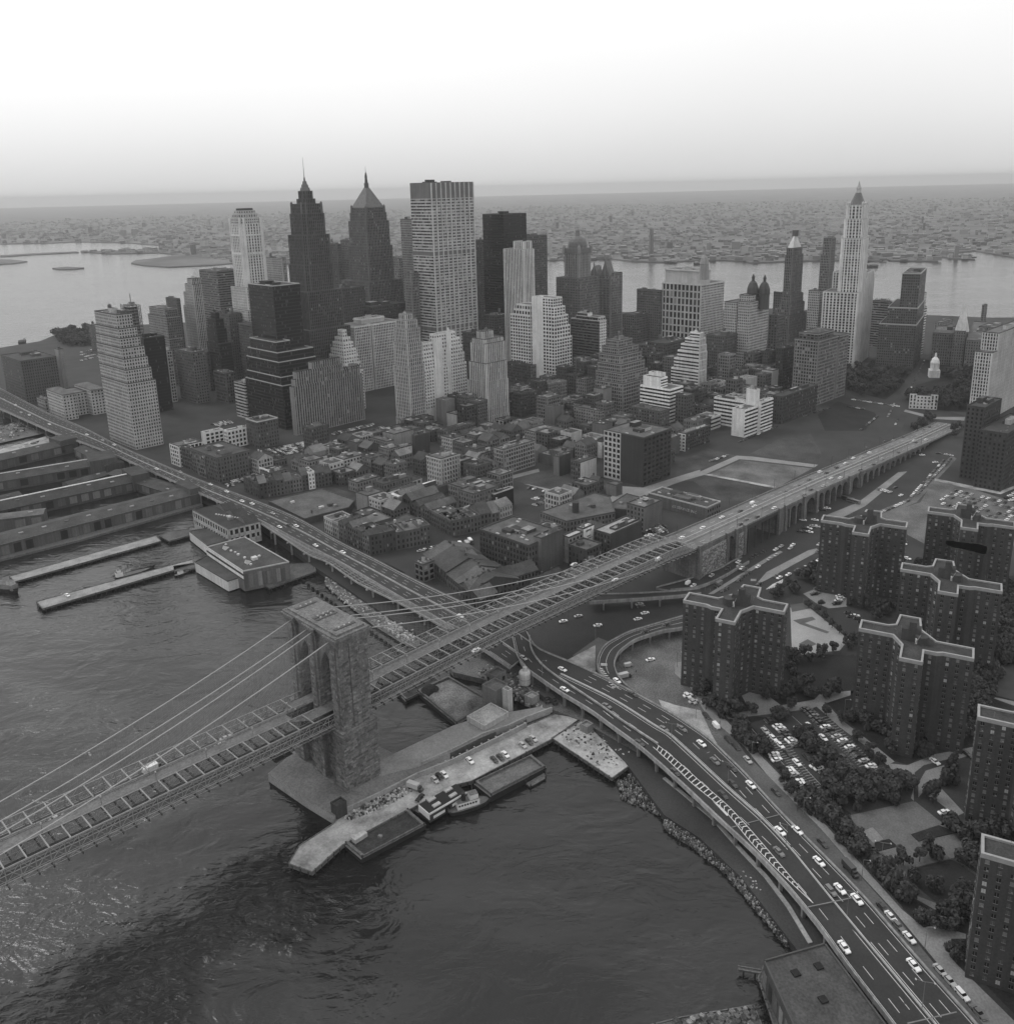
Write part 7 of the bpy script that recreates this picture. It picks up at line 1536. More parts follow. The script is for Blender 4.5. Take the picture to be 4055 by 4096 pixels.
q = MB(); q.box((Q_[1]-u*.06-v_*.06)[:2], u[:2], v_[:2], L_+.1, .3, 4.8, 5.6, WHITE); q.box((Q_[1]-u*.2-v_*.05)[:2], u[:2], v_[:2], .3, W_+.1, 2.6, 5.6, WHITE); q.box((Q_[1]+u*2-v_*.12)[:2], u[:2], v_[:2], L_*.3, .15, 2.2, 3.4, WHITE); q.box((Q_[1]+u*L_*.6-v_*.12)[:2], u[:2], v_[:2], L_*.3, .15, 2.6, 3.8, WHITE); q.build('white_trim', r)
q = MB(); q.box((Q_[1]+u*.3+v_*.3)[:2], u[:2], v_[:2], L_-.5, W_-.3, 4.85, 5.5, mat('black_roof', .018, .8, .2, .3)); q.build('roof', r)
for f_, s in ((.18, 1.5), (.62, 1.5), (.2, W_-2), (.65, W_-2)): q = MB(); q.box((Q_[1]+u*(L_*f_)+v_*s)[:2], u[:2], v_[:2], 3.6, 1.6, 5.5, 6.1, WALL(.3)); q.build('skylight', r)
def boat(label, v, bow, stern, beam, hgt, name='boat', cat='boat', kind='tug', z=0):
    a, b = G(v, *stern, z), G(v, *bow, z); u = b-a; L_ = u.length; u.normalize(); s = Vector((-u.y, u.x, 0)); r = thing(name, (a.x, a.y, z), label, cat); q = MB(); n = 10; ring0, ring1 = [], []
    pr = [(0, .55), (.06, .85), (.25, 1), (.6, 1), (.8, .8), (.93, .4), (1, .03)]
    L1 = [a+u*(L_*t)+s*(beam/2*w_) for t, w_ in pr]; R1 = [a+u*(L_*t)-s*(beam/2*w_) for t, w_ in pr]; sh = [hgt*(.8+.5*(t-.35)**2*2.4) for t, w_ in pr]
    P1 = L1+R1[::-1]; z1 = [z+h for h in sh]+[z+h for h in sh[::-1]]; P0 = [(p-(a+u*L_*.5))*.9+(a+u*L_*.5) for p in P1]
    if sum(P1[j].x*P1[(j+1) % 14].y-P1[(j+1) % 14].x*P1[j].y for j in range(14)) < 0: P1, P0, z1 = P1[::-1], P0[::-1], z1[::-1]
    k = len(q.v); q.v.extend((p.x, p.y, z-.5) for p in P0); q.v.extend((p.x, p.y, h) for p, h in zip(P1, z1)); i0 = q.mt(HULL)
    for j in range(14): h = (j+1) % 14; q.f.append((j, h, 14+h, 14+j)); q.m.append(i0)
    q.build('hull', r); q = MB(); q.face([(p.x, p.y, z+hgt*.72) for p in P1], DECKM); q.build('deck', r); q = MB(); q.tube(P1[0], P1[1], .01, HULL)
    def cab(t0, t1, w_, z0, z1, m, nm='cabin', top=None): q = MB(); o = a+u*(L_*t0)-s*(w_/2); q.box(o[:2], u[:2], s[:2], L_*(t1-t0), w_, z+z0, z+z1, m, top or DECKM); return q.build(nm, r)
    if kind == 'tug':
        cab(.2, .68, beam*.62, hgt*.7, hgt+2.2, WHITE); w2 = cab(.48, .66, beam*.5, hgt+2.2, hgt+4.4, WHITE, 'wheelhouse'); q = MB(); 
        for i in range(7): q.box((a+u*(L_*(.22+.06*i))-s*(beam*.31+.06))[:2], u[:2], s[:2], .8, .06, z+hgt+.7, z+hgt+1.5, GLASS[0]); q.box((a+u*(L_*(.22+.06*i))+s*(beam*.31))[:2], u[:2], s[:2], .8, .06, z+hgt+.7, z+hgt+1.5, GLASS[0])
        q.build('window', r, kind='stuff'); q = MB(); c = a+u*(L_*.36); q.lathe(c[:2], [(1.0, z+hgt+2.1), (.9, z+hgt+5.6)], HULL, 10); q.build('funnel', r); q = MB(); c = a+u*(L_*.55); q.tube((c.x, c.y, z+hgt+4), (c.x, c.y, z+hgt+9), .1, METAL); q.build('mast', r)
    elif kind == 'trawler':
        cab(.06, .22, beam*.6, hgt*.7, hgt+2.4, WHITE); cab(.1, .18, beam*.5, hgt+2.4, hgt+4, WHITE, 'wheelhouse')
        for t, h in ((.3, 10), (.66, 16)): q = MB(); c = a+u*(L_*t); q.tube((c.x, c.y, z+hgt*.7), (c.x, c.y, z+h), .16, WOODP, 5, .08); e = a+u*(L_*(t-.2)); q.tube((c.x, c.y, z+hgt+2), (e.x, e.y, z+hgt+4), .1, WOODP); q.build('mast', r)
        q = MB(); c = a+u*(L_*.66); d = a+u*L_; q.tube((c.x, c.y, z+15), (d.x, d.y, z+hgt+1), .04, METAL, 3); q.build('rigging', r)
    elif kind == 'launch': cab(.2, .45, beam*.6, hgt*.6, hgt+1.5, WHITE); cab(.6, .78, beam*.5, hgt*.6, hgt+1, WALL(.2), 'hatch')
    else: cab(.1, .9, beam*.7, hgt*.7, hgt+2.5, WALL(.18)); cab(.7, .85, beam*.5, hgt+2.5, hgt+5, WALL(.3), 'wheelhouse')
    return r
boat('white and black tugboat tied outside the house barge', 'H', (915, 690), (668, 765), 6.5, 2.2, 'tugboat', 'tugboat')
boat('dark tug at the left edge off the end of the bare pier', 'D', (105, 1058), (-60, 1020), 7, 3, 'tugboat', 'tugboat', 'freighter')
boat('two-masted fishing trawler moored at the long bare pier', 'D', (850, 925), (622, 985), 6, 2.4, 'fishing_boat', 'fishing boat', 'trawler')
boat('small open launch moored at the root of the bare pier', 'D', (1055, 932), (955, 968), 3.6, 1.4, 'launch', 'boat', 'launch')
boat('dark lighter with a boxy pale cabin at the outer pier', 'D', (500, 1030), (300, 1092), 6, 1.2, 'lighter', 'boat', 'launch')
boat('far ferry crossing the wide river right of the gothic skyscraper', 'C', (1105, 640), (1168, 638), 22, 6, 'ferry', 'ferry', 'freighter')
boat('distant ship off the far bank behind the colonnaded block', 'C', (160, 626), (240, 622), 18, 5, 'ship', 'ship', 'freighter')
boat('low dark ferry near the harbour park at far left', 'A', (145, 1056), (102, 1058), 12, 4, 'ferry', 'ferry', 'freighter')
boat('pale boat lying in the cluttered slip at far left', 'D', (215, 235), (110, 272), 6, 2, 'boat', 'boat', 'launch')
# big timber pier building at the bottom right
zr = 13.0; P = [G('I', x, y, zr) for x, y in ((545, 1572), (880, 1478), (1250, 1940), (760, 2080))]
rb = flat_block('dark timber pier warehouse with square roof hatches at the bottom edge', 'I', [(545, 1572), (880, 1478), (1330, 2080), (830, 2200)], 10, zb=2.0, tone=.06, rtone=.06, st='blank', clutter=0, name='pier_warehouse')
rb_p = [G('I', x, y, 12.05) for x, y in ((720, 1640), (845, 1602), (870, 1785))]; uu = (G('I', 880, 1478, 12)-G('I', 545, 1572, 12)).normalized(); vv = Vector((-uu.y, uu.x, 0))
for p in rb_p: q = MB(); q.box((p-uu*1.2-vv*1.2)[:2], uu[:2], vv[:2], 2.4, 2.4, 11.9, 12.6, WALL(.02)); q.build('roof_hatch', rb)
a, b = G('I', 545, 1572, 2), G('I', 830, 2200, 2); a = G('I', 545, 1572, 12); b = G('I', 830, 2200, 12); d = (b-a); L_ = d.length; d.normalize(); nn = Vector((d.y, -d.x, 0)); nn = nn if nn.dot(CV-a) > 0 else -nn
for i in range(9):
    q = MB(); q.box((a+d*(L_*(i+.15)/9)+nn*.02)[:2], d[:2], nn[:2], L_/9*.6, .12, 3, 9, WALL((.12, .03, .09, .2)[i % 4])); q.build('door', rb)
pier('pier', 'dark timber apron round the pier warehouse at the bottom edge', 'I', [(515, 1665), (545, 1600), (900, 1560), (1000, 1700), (900, 2300), (690, 2200)], 2, mat('dark_planks', .09), 1, 3, 6)
pier('pier', 'thin timber catwalk sticking out from the pier warehouse', 'I', [(403, 1600), (405, 1618), (530, 1640), (532, 1622)], 2.2, mat('dark_planks', .09), .6, 2.5, 7)
pier('pier', 'pier deck stacked with crates at the bottom edge', 'I', [(-80, 1925), (100, 1880), (490, 1815), (530, 1913), (560, 2050), (-60, 2100)], 2.2, mat('dark_planks', .09), 1, 3, 8)
rnd = random.Random(77); cm = [WALL(v) for v in (.1, .2, .32, .45, .05)]
pa, pb, pc = G('I', 60, 1905, 2.2), G('I', 480, 1828, 2.2), G('I', 90, 2010, 2.2); u = (pb-pa); LU = u.length; u.normalize(); v_ = (pc-pa); LV = v_.length; v_.normalize()
crate_me = []
for m in cm:
    q = MB(); q.box((-.6, -.5), (1, 0), (0, 1), 1.2, 1.0, 0, .9, m); 
    for z_ in (0, .4, .8): q.box((-.64, -.54), (1, 0), (0, 1), 1.28, 1.08, z_, z_+.1, WOODP)
    crate_me.append(q.mesh('crate'))
for i in range(15):
    for j in range(6):
        if rnd.random() < .3: continue
        c = pa+u*(LU*(i+rnd.random()*.7)/15)+v_*(LV*(j+rnd.random()*.6)/6); k = rnd.randrange(5)
        o = bpy.data.objects.new('crate', crate_me[k]); COL.objects.link(o); o.location = (c.x, c.y, 2.22); o.rotation_euler = (0, 0, rnd.uniform(-.3, .3)+.6); s = rnd.uniform(.8, 1.3); o.scale = (s, s, s)
        tag(o, '%s crate among the stacks on the pier deck at the bottom edge' % ('grey', 'light grey', 'pale', 'whitish', 'black')[k], 'crate', 'crates on the bottom pier, %s' % ('grey', 'light grey', 'pale', 'whitish', 'black')[k])
# ------------------------------------------------------------------ trees
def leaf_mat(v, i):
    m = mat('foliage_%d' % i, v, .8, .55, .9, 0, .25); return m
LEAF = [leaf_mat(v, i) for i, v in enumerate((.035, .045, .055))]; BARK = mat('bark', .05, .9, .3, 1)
def crown_mesh(seed, n=820):
    rnd = random.Random(seed); q = MB(); lobes = []
    for i in range(rnd.randint(7, 10)):
        a = rnd.uniform(0, 6.28); d = rnd.uniform(.15, .68); lobes.append((math.cos(a)*d, math.sin(a)*d, rnd.uniform(-.35, .45), rnd.uniform(.3, .5)))
    for i in range(n):
        lx, ly, lz, lr = rnd.choice(lobes); t = rnd.uniform(0, 6.28); cz = rnd.uniform(-.7, 1); s = math.sqrt(1-cz*cz); rr = lr*rnd.uniform(.55, 1.05)
        d = Vector((math.cos(t)*s, math.sin(t)*s, cz)); c = Vector((lx, ly, lz))+d*rr; n_ = (d+Vector((rnd.uniform(-.8, .8), rnd.uniform(-.8, .8), rnd.uniform(-.2, .9)))).normalized()
        a = n_.orthogonal().normalized(); b = n_.cross(a); sz = rnd.uniform(.07, .15); k = rnd.uniform(0, 6.28); a, b = a*math.cos(k)+b*math.sin(k), b*math.cos(k)-a*math.sin(k)
        q.face([c-a*sz-b*sz*.6, c+a*sz-b*sz*.8, c+a*sz*.7+b*sz, c-a*sz*.8+b*sz*.7], LEAF[rnd.randrange(3)])
    return q
CR = [crown_mesh(i) for i in range(6)]; CRM = [c.mesh('crown') for c in CR]
def trunk_mesh(seed):
    rnd = random.Random(seed); q = MB(); q.tube((0, 0, -.3), (0, 0, .55), .045, BARK, 6, .03)
    for i in range(4): a = i*1.6+rnd.random(); q.tube((0, 0, .42+.05*i), (math.cos(a)*.4, math.sin(a)*.4, .85+rnd.random()*.2), .022, BARK, 4, .01)
    return q.mesh('trunk')
TRM = [trunk_mesh(i) for i in range(3)]
TC = [0]
def tree(v, x, y, r, where, group, h=1.25, kind='broad', zc=6.0):
    rnd = random.Random(int(x*7+y*13)); p = G(v, x, y, zc); k = TC[0] = TC[0]+1
    size = 'big' if r >= 5 else 'middling' if r >= 3.6 else 'small'
    t = thing('tree', (p.x, p.y, 3), '%s dark leafy tree %s' % (size, where), 'tree', group+', '+size)
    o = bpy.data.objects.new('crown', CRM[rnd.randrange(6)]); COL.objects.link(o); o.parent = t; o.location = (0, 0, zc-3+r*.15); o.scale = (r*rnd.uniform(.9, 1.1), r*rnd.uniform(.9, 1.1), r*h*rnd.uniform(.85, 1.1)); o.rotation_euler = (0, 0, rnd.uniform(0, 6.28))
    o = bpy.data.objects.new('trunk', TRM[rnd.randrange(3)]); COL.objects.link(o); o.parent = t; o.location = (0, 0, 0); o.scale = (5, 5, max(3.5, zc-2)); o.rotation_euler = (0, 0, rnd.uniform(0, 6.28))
for lst, where, g in [
 ([(300, 170, 5), (350, 150, 5), (390, 190, 4.5), (260, 150, 4.5), (480, 190, 3), (330, 205, 4)], 'in the bed at the foot of the tower nearest the highway', 'trees below the nearest tower'),
 ([(420, 270, 4.5), (400, 310, 4.5), (440, 340, 4.5), (480, 380, 4.5), (530, 370, 4), (550, 405, 4), (660, 560, 3.2), (700, 625, 3.2), (640, 520, 2.6)], 'between the waterfront pavement and the car park', 'trees along the car park edge'),
 ([(640, 215, 4.6), (690, 160, 3), (740, 330, 4), (790, 370, 4.6), (820, 400, 4.6), (870, 430, 5), (900, 460, 5), (850, 480, 4), (780, 310, 4), (960, 520, 5), (1000, 560, 4.5)], 'on the planted strip inside the car park', 'trees inside the car park'),
 ([(930, 580, 5), (900, 620, 5), (1040, 600, 5), (1090, 590, 5), (1130, 580, 4.6), (1170, 620, 5), (1200, 560, 4), (1250, 620, 5), (1290, 590, 5.5), (1330, 610, 5), (1240, 665, 4.6), (1100, 650, 5), (1000, 650, 5), (960, 665, 5), (1060, 685, 4.4)], 'in the clump between the car park and the playground', 'trees between car park and playground'),
 ([(800, 660, 5), (760, 690, 4), (830, 720, 5), (860, 690, 5), (900, 760, 5), (950, 800, 5), (990, 860, 5), (1020, 900, 5), (1060, 950, 5), (1100, 960, 5), (1180, 1060, 5), (1270, 1160, 5), (1320, 1190, 4.6), (1210, 1100, 5), (1400, 1330, 3.5), (1500, 1350, 3.5), (1600, 1370, 3.5)], 'in the belt between the waterfront pavement and the playground', 'trees along the playground belt'),
 ([(1470, 660, 5), (1570, 500, 4), (1560, 570, 4.4), (1580, 810, 4.4), (1630, 850, 4.4), (1700, 880, 5), (1690, 980, 4.4), (1650, 1010, 4)], 'beside the curved driveway and playground corner', 'trees by the curved driveway'),
 ([(1310, 1010, 3.8), (1400, 990, 2.8), (1480, 960, 4.6)], 'standing alone on the playground paving', 'trees on the playground paving'),
 ([(1360, 1100, 3), (1480, 1150, 3), (1640, 1180, 3.6), (1620, 1260, 5), (1560, 1290, 4.6), (1680, 1300, 4.6)], 'round the grass circle below the corner tower', 'trees round the grass circle'),
 ([(1720, 640, 5), (1750, 700, 5), (1780, 760, 5), (1820, 830, 5), (1860, 870, 5)], 'between the two right-edge towers', 'trees between the right-edge towers'),
 ([(925, 75, 5), (905, 100, 4.6), (890, 200, 2.6), (970, 240, 2.6), (1060, 340, 3), (1130, 420, 3), (1180, 470, 3)], 'along the walk beside the long lawn', 'trees along the lawn walk'),
 ([(1260, 360, 5), (1320, 385, 5), (1380, 365, 5), (1250, 400, 4.4), (1420, 420, 4), (1590, 340, 5), (1640, 330, 5), (1680, 300, 4.6), (1040, 230, 4), (1100, 260, 4), (1180, 300, 4.5)], 'round the foot of the tower above the car park', 'trees below the tower above the car park'),
 ([(1570, 1500, 2.4), (1600, 1540, 2.4), (1620, 1490, 2.4)], 'in the hedge corner by the lower right tower', 'shrubs by the lower right tower')]:
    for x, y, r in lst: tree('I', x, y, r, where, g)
for lst, where, g in [
 ([(760, 960, 6), (800, 940, 6), (690, 1010, 4.4), (640, 1040, 4.4), (600, 1060, 4), (830, 980, 5), (720, 1030, 4)], 'behind the nearest tower beside the avenue', 'trees beside the avenue'),
 ([(770, 1370, 3.6), (855, 1365, 3.6), (930, 1350, 3.4), (1010, 1330, 3.4), (1040, 1300, 3.6), (860, 1400, 2.6), (700, 1400, 4.4), (740, 1420, 2.6), (800, 1405, 2.6), (690, 1470, 4.4)], 'in the row between the ball field and the lawn', 'trees by the ball field'),
 ([(730, 1560, 4.6), (770, 1540, 4.6), (680, 1575, 4.4), (650, 1605, 4.2), (590, 1590, 3.6), (560, 1605, 3.2), (240, 1570, 4.6), (200, 1590, 4.2), (800, 1600, 3.6)], 'at the forecourt of the nearest tower', 'trees at the tower forecourt'),
 ([(840, 1140, 2.4), (880, 1180, 2.4), (920, 1220, 2.4), (960, 1250, 2.4), (1000, 1290, 2.4), (860, 1110, 2.2), (790, 1110, 2.4)], 'in the hedge along the ball field path', 'hedge trees by the ball field path'),
 ([(1090, 1110, 4.4), (1130, 1130, 4.4), (1180, 1130, 4.4), (1220, 1150, 4.4), (1250, 1120, 4.4), (1160, 1175, 4), (1040, 1100, 3.6)], 'between the two middle cross-shaped towers', 'trees between the middle towers'),
 ([(1800+45*i+20*(j % 2), 1030+42*j, 5) for i in range(3) for j in range(10)], 'in the grove beside the right-hand towers', 'grove by the right-hand towers'),
 ([(1655+44*i+(j % 2)*18, 1450+40*j, 5) for i in range(4) for j in range(7) if not (i == 3 and j > 2)], 'in the grove left of the fenced dark court', 'grove by the dark court'),
 ([(1390, 890, 3.4), (1300, 880, 3), (1460, 1720, 3)], 'by the side road past the middle tower', 'trees by the side road')]:
    for x, y, r in lst: tree('F', x, y, r, where, g)
def grove(name, v, poly, n, rmin, rmax, seed, zc=7):
    rnd = random.Random(seed); P = [G(v, x, y, 3) for x, y in poly]; pl = [(p.x, p.y) for p in P]; xs = [p[0] for p in pl]; ys = [p[1] for p in pl]; q = MB(); pts = []; tr = 0
    while len(pts) < n and tr < 6000:
        tr += 1; x, y = rnd.uniform(min(xs), max(xs)), rnd.uniform(min(ys), max(ys))
        if inside((x, y), pl) and all((x-a)**2+(y-b)**2 > 26 for a, b in pts): pts.append((x, y))
    V, F_, M_ = [], [], []
    for x, y in pts:
        c = CR[rnd.randrange(6)]; r = rnd.uniform(rmin, rmax); k = len(q.v); a = rnd.uniform(0, 6.28); ca, sa = math.cos(a)*r, math.sin(a)*r; h = r*rnd.uniform(1, 1.4)
        q.v.extend((x+vx*ca-vy*sa, y+vx*sa+vy*ca, 3+zc+vz*h) for vx, vy, vz in c.v); st = 2
        for i in range(0, len(c.f), st): q.f.append(tuple(k+t for t in c.f[i])); q.m.append(q.mt(LEAF[i % 3]))
        q.tube((x, y, 3), (x, y, 3+zc), .3, BARK, 4)
    return q.build(name, kind='stuff')
grove('park_trees', 'e', [(160, 610), (165, 520), (330, 520), (510, 545), (470, 620), (390, 670), (250, 660)], 75, 5, 7.5, 1)
grove('park_trees', 'e', [(490, 690), (560, 650), (660, 660), (760, 640), (780, 540), (910, 540), (915, 690), (830, 740), (640, 735)], 85, 5, 7.5, 2)
grove('park_trees', 'e', [(660, 545), (770, 545), (770, 580), (700, 560)], 10, 5, 6.5, 3)
grove('park_trees', 'A', [(300, 1010), (480, 975), (560, 1010), (560, 1060), (400, 1075), (330, 1055)], 60, 6, 9, 4)
grove('park_trees', 'A', [(560, 1000), (700, 1000), (650, 1060), (560, 1060)], 20, 6, 8, 5)
for x, y, r in ((580, 800, 5), (625, 770, 5), (645, 780, 5), (550, 825, 4.5), (600, 815, 4)): tree('e', x, y, r, 'in the wedge beside the end of the viaduct', 'trees at the viaduct end')
for x, y, r in ((760, 830, 5), (795, 825, 5), (770, 870, 5)): tree('e', x, y, r, 'by the street crossing under the dark apartment slabs', 'trees under the apartment slabs')

# ------------------------------------------------------------------ the domed city hall in the park
ch = B('low white marble city hall with portico wings and a domed clock cupola', 'C', (1500, 1338), 1345, 1580, h=17, ph=17, al=200, tone=.44, st='punch', cornice=.6, cope='l', rtone=.3, clutter=0, tiers=[(0, .9, 0, 1, 0, 1), (0, 1, 0, .25, -.1, 1.1), (0, 1, .75, 1, -.1, 1.1)], name='city_hall')
p = GD('C', 1475, 1230, 1175); zc = ch['top']
q = MB(); q.prism(sq((p.x, p.y), 12, 20), zc-3, zc+6, WALL(.46)); q.lathe((p.x, p.y), [(4.6, zc+6), (4.4, zc+14), (5.2, zc+14), (5, zc+15.5), (3.8, zc+19), (1.6, zc+21.5), (1.1, zc+21.6), (1.0, zc+25), (.2, zc+27)], WALL(.5), 14); q.build('cupola', ch)
for i in range(8): q = MB(); a = i*math.pi/4; q.tube((p.x+4.9*math.cos(a), p.y+4.9*math.sin(a), zc+6), (p.x+4.9*math.cos(a), p.y+4.9*math.sin(a), zc+14), .4, WALL(.52), 6); q.build('column', ch)

# ------------------------------------------------------------------ vehicles
TYRE = mat('tyre', .02, .9, 0); CG = mat('car_glass', .015, .1, 0, spec=.6); CHR = mat('chrome', .5, .3, 0, spec=.8)
PAINTS = {'white': mat('car_white', .78, .35, 0, spec=.5), 'black': mat('car_black', .015, .25, 0, spec=.5), 'grey': mat('car_grey', .16, .35, 0, spec=.5), 'pale grey': mat('car_pale', .42, .35, 0, spec=.5), 'dark': mat('car_dark', .05, .3, 0, spec=.5)}
def ring(q, secs, m):                                      # loft of rectangular sections along x: (x, half width, z0, z1, half width at top)
    k = len(q.v); i = q.mt(m)
    for x, w_, z0, z1, wt in secs: q.v.extend(((x, -w_, z0), (x, w_, z0), (x, wt, z1), (x, -wt, z1)))
    n = len(secs)
    for s in range(n-1):
        for j in range(4): h = (j+1) % 4; q.f.append((k+s*4+j, k+s*4+4+j, k+s*4+4+h, k+s*4+h)); q.m.append(i)
    q.f.append((k, k+1, k+2, k+3)); q.m.append(i); e = k+(n-1)*4; q.f.append((e+3, e+2, e+1, e)); q.m.append(i)
VM = {}
def vehicle_meshes(kind, col):
    if (kind, col) in VM: return VM[(kind, col)]
    P = PAINTS[col]; b, g, w_ = MB(), MB(), MB()
    if kind in ('sedan', 'wagon'):
        ring(b, [(-2.6, .82, .42, .88, .74), (-2.45, .95, .3, .98, .86), (-1.3, .98, .28, 1.0, .9), (1.1, .98, .28, .98, .9), (2.4, .95, .3, .9, .84), (2.62, .85, .4, .8, .74)], P)
        if kind == 'sedan': ring(b, [(-1.15, .68, 1.36, 1.42, .66), (-.9, .72, 1.36, 1.46, .7), (.25, .72, 1.36, 1.46, .7), (.45, .68, 1.36, 1.42, .66)], P); ring(g, [(-1.75, .8, .95, 1.0, .78), (-1.15, .84, .95, 1.38, .68), (.45, .84, .95, 1.38, .68), (1.15, .8, .95, 1.0, .78)], CG)
        else: ring(b, [(-2.3, .7, 1.4, 1.46, .68), (-2.0, .74, 1.4, 1.5, .72), (.25, .74, 1.4, 1.5, .72), (.5, .7, 1.4, 1.46, .68)], P); ring(g, [(-2.45, .84, .95, 1.0, .8), (-2.3, .84, .95, 1.41, .7), (.5, .84, .95, 1.41, .7), (1.15, .8, .95, 1.0, .78)], CG)
        for x in (-2.64, 2.6): b.box((x, -.8), (1, 0), (0, 1), .08, 1.6, .42, .56, CHR)
        wx, wr, wy = (-1.55, 1.6), .34, .88
    elif kind == 'van':
        ring(b, [(-2.3, .9, .35, 1.9, .82), (-2.1, .98, .3, 2.1, .86), (1.7, .98, .3, 2.1, .86), (2.2, .95, .3, 1.2, .85), (2.4, .85, .4, .95, .8)], P); ring(g, [(1.72, .9, 1.25, 1.95, .82), (2.12, .88, 1.2, 1.25, .84)], CG); wx, wr, wy = (-1.5, 1.5), .36, .9
    elif kind == 'truck':
        b.box((-4, -1.15), (1, 0), (0, 1), 5.6, 2.3, .9, 3.1, P); b.box((-4, -.9), (1, 0), (0, 1), 7.2, 1.8, .6, .9, DARKM); ring(b, [(1.7, 1.0, .6, 2.3, .9), (2.6, 1.0, .6, 2.3, .85), (2.9, 1.0, .6, 1.5, .9), (3.7, .9, .6, 1.3, .8)], PAINTS['dark']); g.box((2.63, -.8), (1, 0), (0, 1), .2, 1.6, 1.55, 2.1, CG); wx, wr, wy = (-2.6, 2.7), .5, 1.0
    elif kind == 'bus':
        ring(b, [(-5.6, 1.1, .5, 2.7, 1.0), (-5.4, 1.25, .4, 2.9, 1.1), (5.3, 1.25, .4, 2.9, 1.1), (5.6, 1.15, .5, 2.6, 1.0)], P)
        for s in (-1, 1):
            for i in range(8): g.box((-5+i*1.25, s*1.24-.05), (1, 0), (0, 1), 1.0, .1, 1.5, 2.3, CG)
        wx, wr, wy = (-3.4, 3.6), .5, 1.05
    wh = MB(); n = 8; k = len(wh.v)
    for y in (-.11, .11):
        for j in range(n): a = 2*math.pi*j/n; wh.v.append((math.cos(a)*wr, y, math.sin(a)*wr))
    for j in range(n): h = (j+1) % n; wh.f.append((j, n+j, n+h, h)); wh.m.append(wh.mt(TYRE))
    wh.f.append(tuple(range(n))); wh.m.append(0); wh.f.append(tuple(range(2*n-1, n-1, -1))); wh.m.append(wh.mt(CHR))
    far = MB(); 
    for src in (b, g): 
        k = len(far.v); far.v += src.v; mp_ = {i: far.mt(m) for i, m in enumerate(src.ms)}; far.f += [tuple(k+t for t in f_) for f_ in src.f]; far.m += [mp_[i] for i in src.m]
    for x in wx:
        for s in (-1, 1): far.box((x-wr, s*wy-.1), (1, 0), (0, 1), 2*wr, .2, 0, wr*1.6, TYRE)
    VM[(kind, col)] = (b.mesh(kind+'_body'), g.mesh('window'), wh.mesh('wheel'), [(x, s*wy, wr) for x in wx for s in (-1, 1)], far.mesh(kind+'_far')); return VM[(kind, col)]
NC = {'sedan': 'car', 'wagon': 'station_wagon', 'van': 'van', 'truck': 'truck', 'bus': 'bus'}
NFAR = [0]; FARC = []
def vehicle(p, ang, col, kind, where, group, near=True):
    b, g, wh, wp, far = vehicle_meshes(kind, col)
    if not near and kind == 'sedan':
        NFAR[0] += 1
        if NFAR[0] > 130 and math.hypot(p[0]-CAM[0], p[1]-CAM[1]) > 480: FARC.append((far, p, ang)); return None
    o = bpy.data.objects.new(NC[kind], b if near else far); COL.objects.link(o); o.location = (p[0], p[1], p[2]); o.rotation_euler = (0, 0, ang)
    kn = {'sedan': 'sedan', 'wagon': 'station wagon', 'van': 'panel van', 'truck': 'box truck', 'bus': 'bus'}[kind]
    tag(o, '%s %s %s' % (col, kn, where), NC[kind].replace('_', ' '), '%s, %s %s' % (group, col, kn))
    if near:
        c = bpy.data.objects.new('window', g); COL.objects.link(c); c.parent = o
        for x, y, z in wp: c = bpy.data.objects.new('wheel', wh); COL.objects.link(c); c.parent = o; c.location = (x, y, z)
    return o
K = {'w': 'white', 'd': 'dark', 'b': 'black', 'g': 'grey', 'p': 'pale grey'}
def along(P, q):                                           # direction of a path near a point
    i = min(range(len(P)-1), key=lambda j: (P[j]-q).length); d = P[i+1]-P[i]; return math.atan2(d.y, d.x), P[i].z
ORD = ('first', 'second', 'third', 'fourth', 'fifth', 'sixth', 'seventh', 'eighth', 'ninth', 'tenth', 'eleventh', 'twelfth', 'thirteenth', 'fourteenth', 'fifteenth', 'sixteenth')
def on_road(v, items, P, zguess, where, group, near=True, flip=False):
    cnt = {}
    for it in items:
        x, y, c = it[:3]; kind = it[3] if len(it) > 3 else 'sedan'; z = zguess
        for _ in range(3): q = G(v, x, y, z); a, z = along(P, q)
        q = G(v, x, y, z+.4); key = (c, kind); cnt[key] = cnt.get(key, 0)+1
        vehicle((q.x, q.y, z+.03), a+(math.pi if flip else 0), K[c], kind, where % ORD[min(15, cnt[key]-1)], group, near)
MC = path(ML, MR_, .5); SC_ = path(SL, SR, .5)
on_road('f', [(128, 590, 'p'), (340, 653, 'w'), (352, 763, 'w'), (582, 853, 'g'), (722, 787, 'd'), (760, 1055, 'd')], MC, 10.8, '%s of its kind north of the bridge, on the elevated highway near the ramps', 'highway cars near the ramps')
on_road('f', [(638, 716, 'w'), (908, 408, 'd'), (1035, 378, 'w'), (790, 445, 'd')], path(LL, LR, .5), 9.6, '%s of its kind on the curving loop ramp', 'cars on the loop ramp')
on_road('I', [(0, 302, 'g'), (98, 300, 'g'), (205, 382, 'w'), (278, 478, 'g'), (370, 515, 'd'), (60, 537, 'd'), (375, 602, 'd'), (322, 662, 'd'), (475, 608, 'w'), (635, 862, 'w'), (730, 857, 'w'), (628, 975, 'g'), (847, 1028, 'w'), (912, 1187, 'g', 'wagon'), (962, 1178, 'w'), (1055, 1235, 'w'), (985, 1497, 'w'), (1365, 1595, 'w')], MC, 9, '%s of its kind down the striped stretch of elevated highway', 'cars on the striped highway')
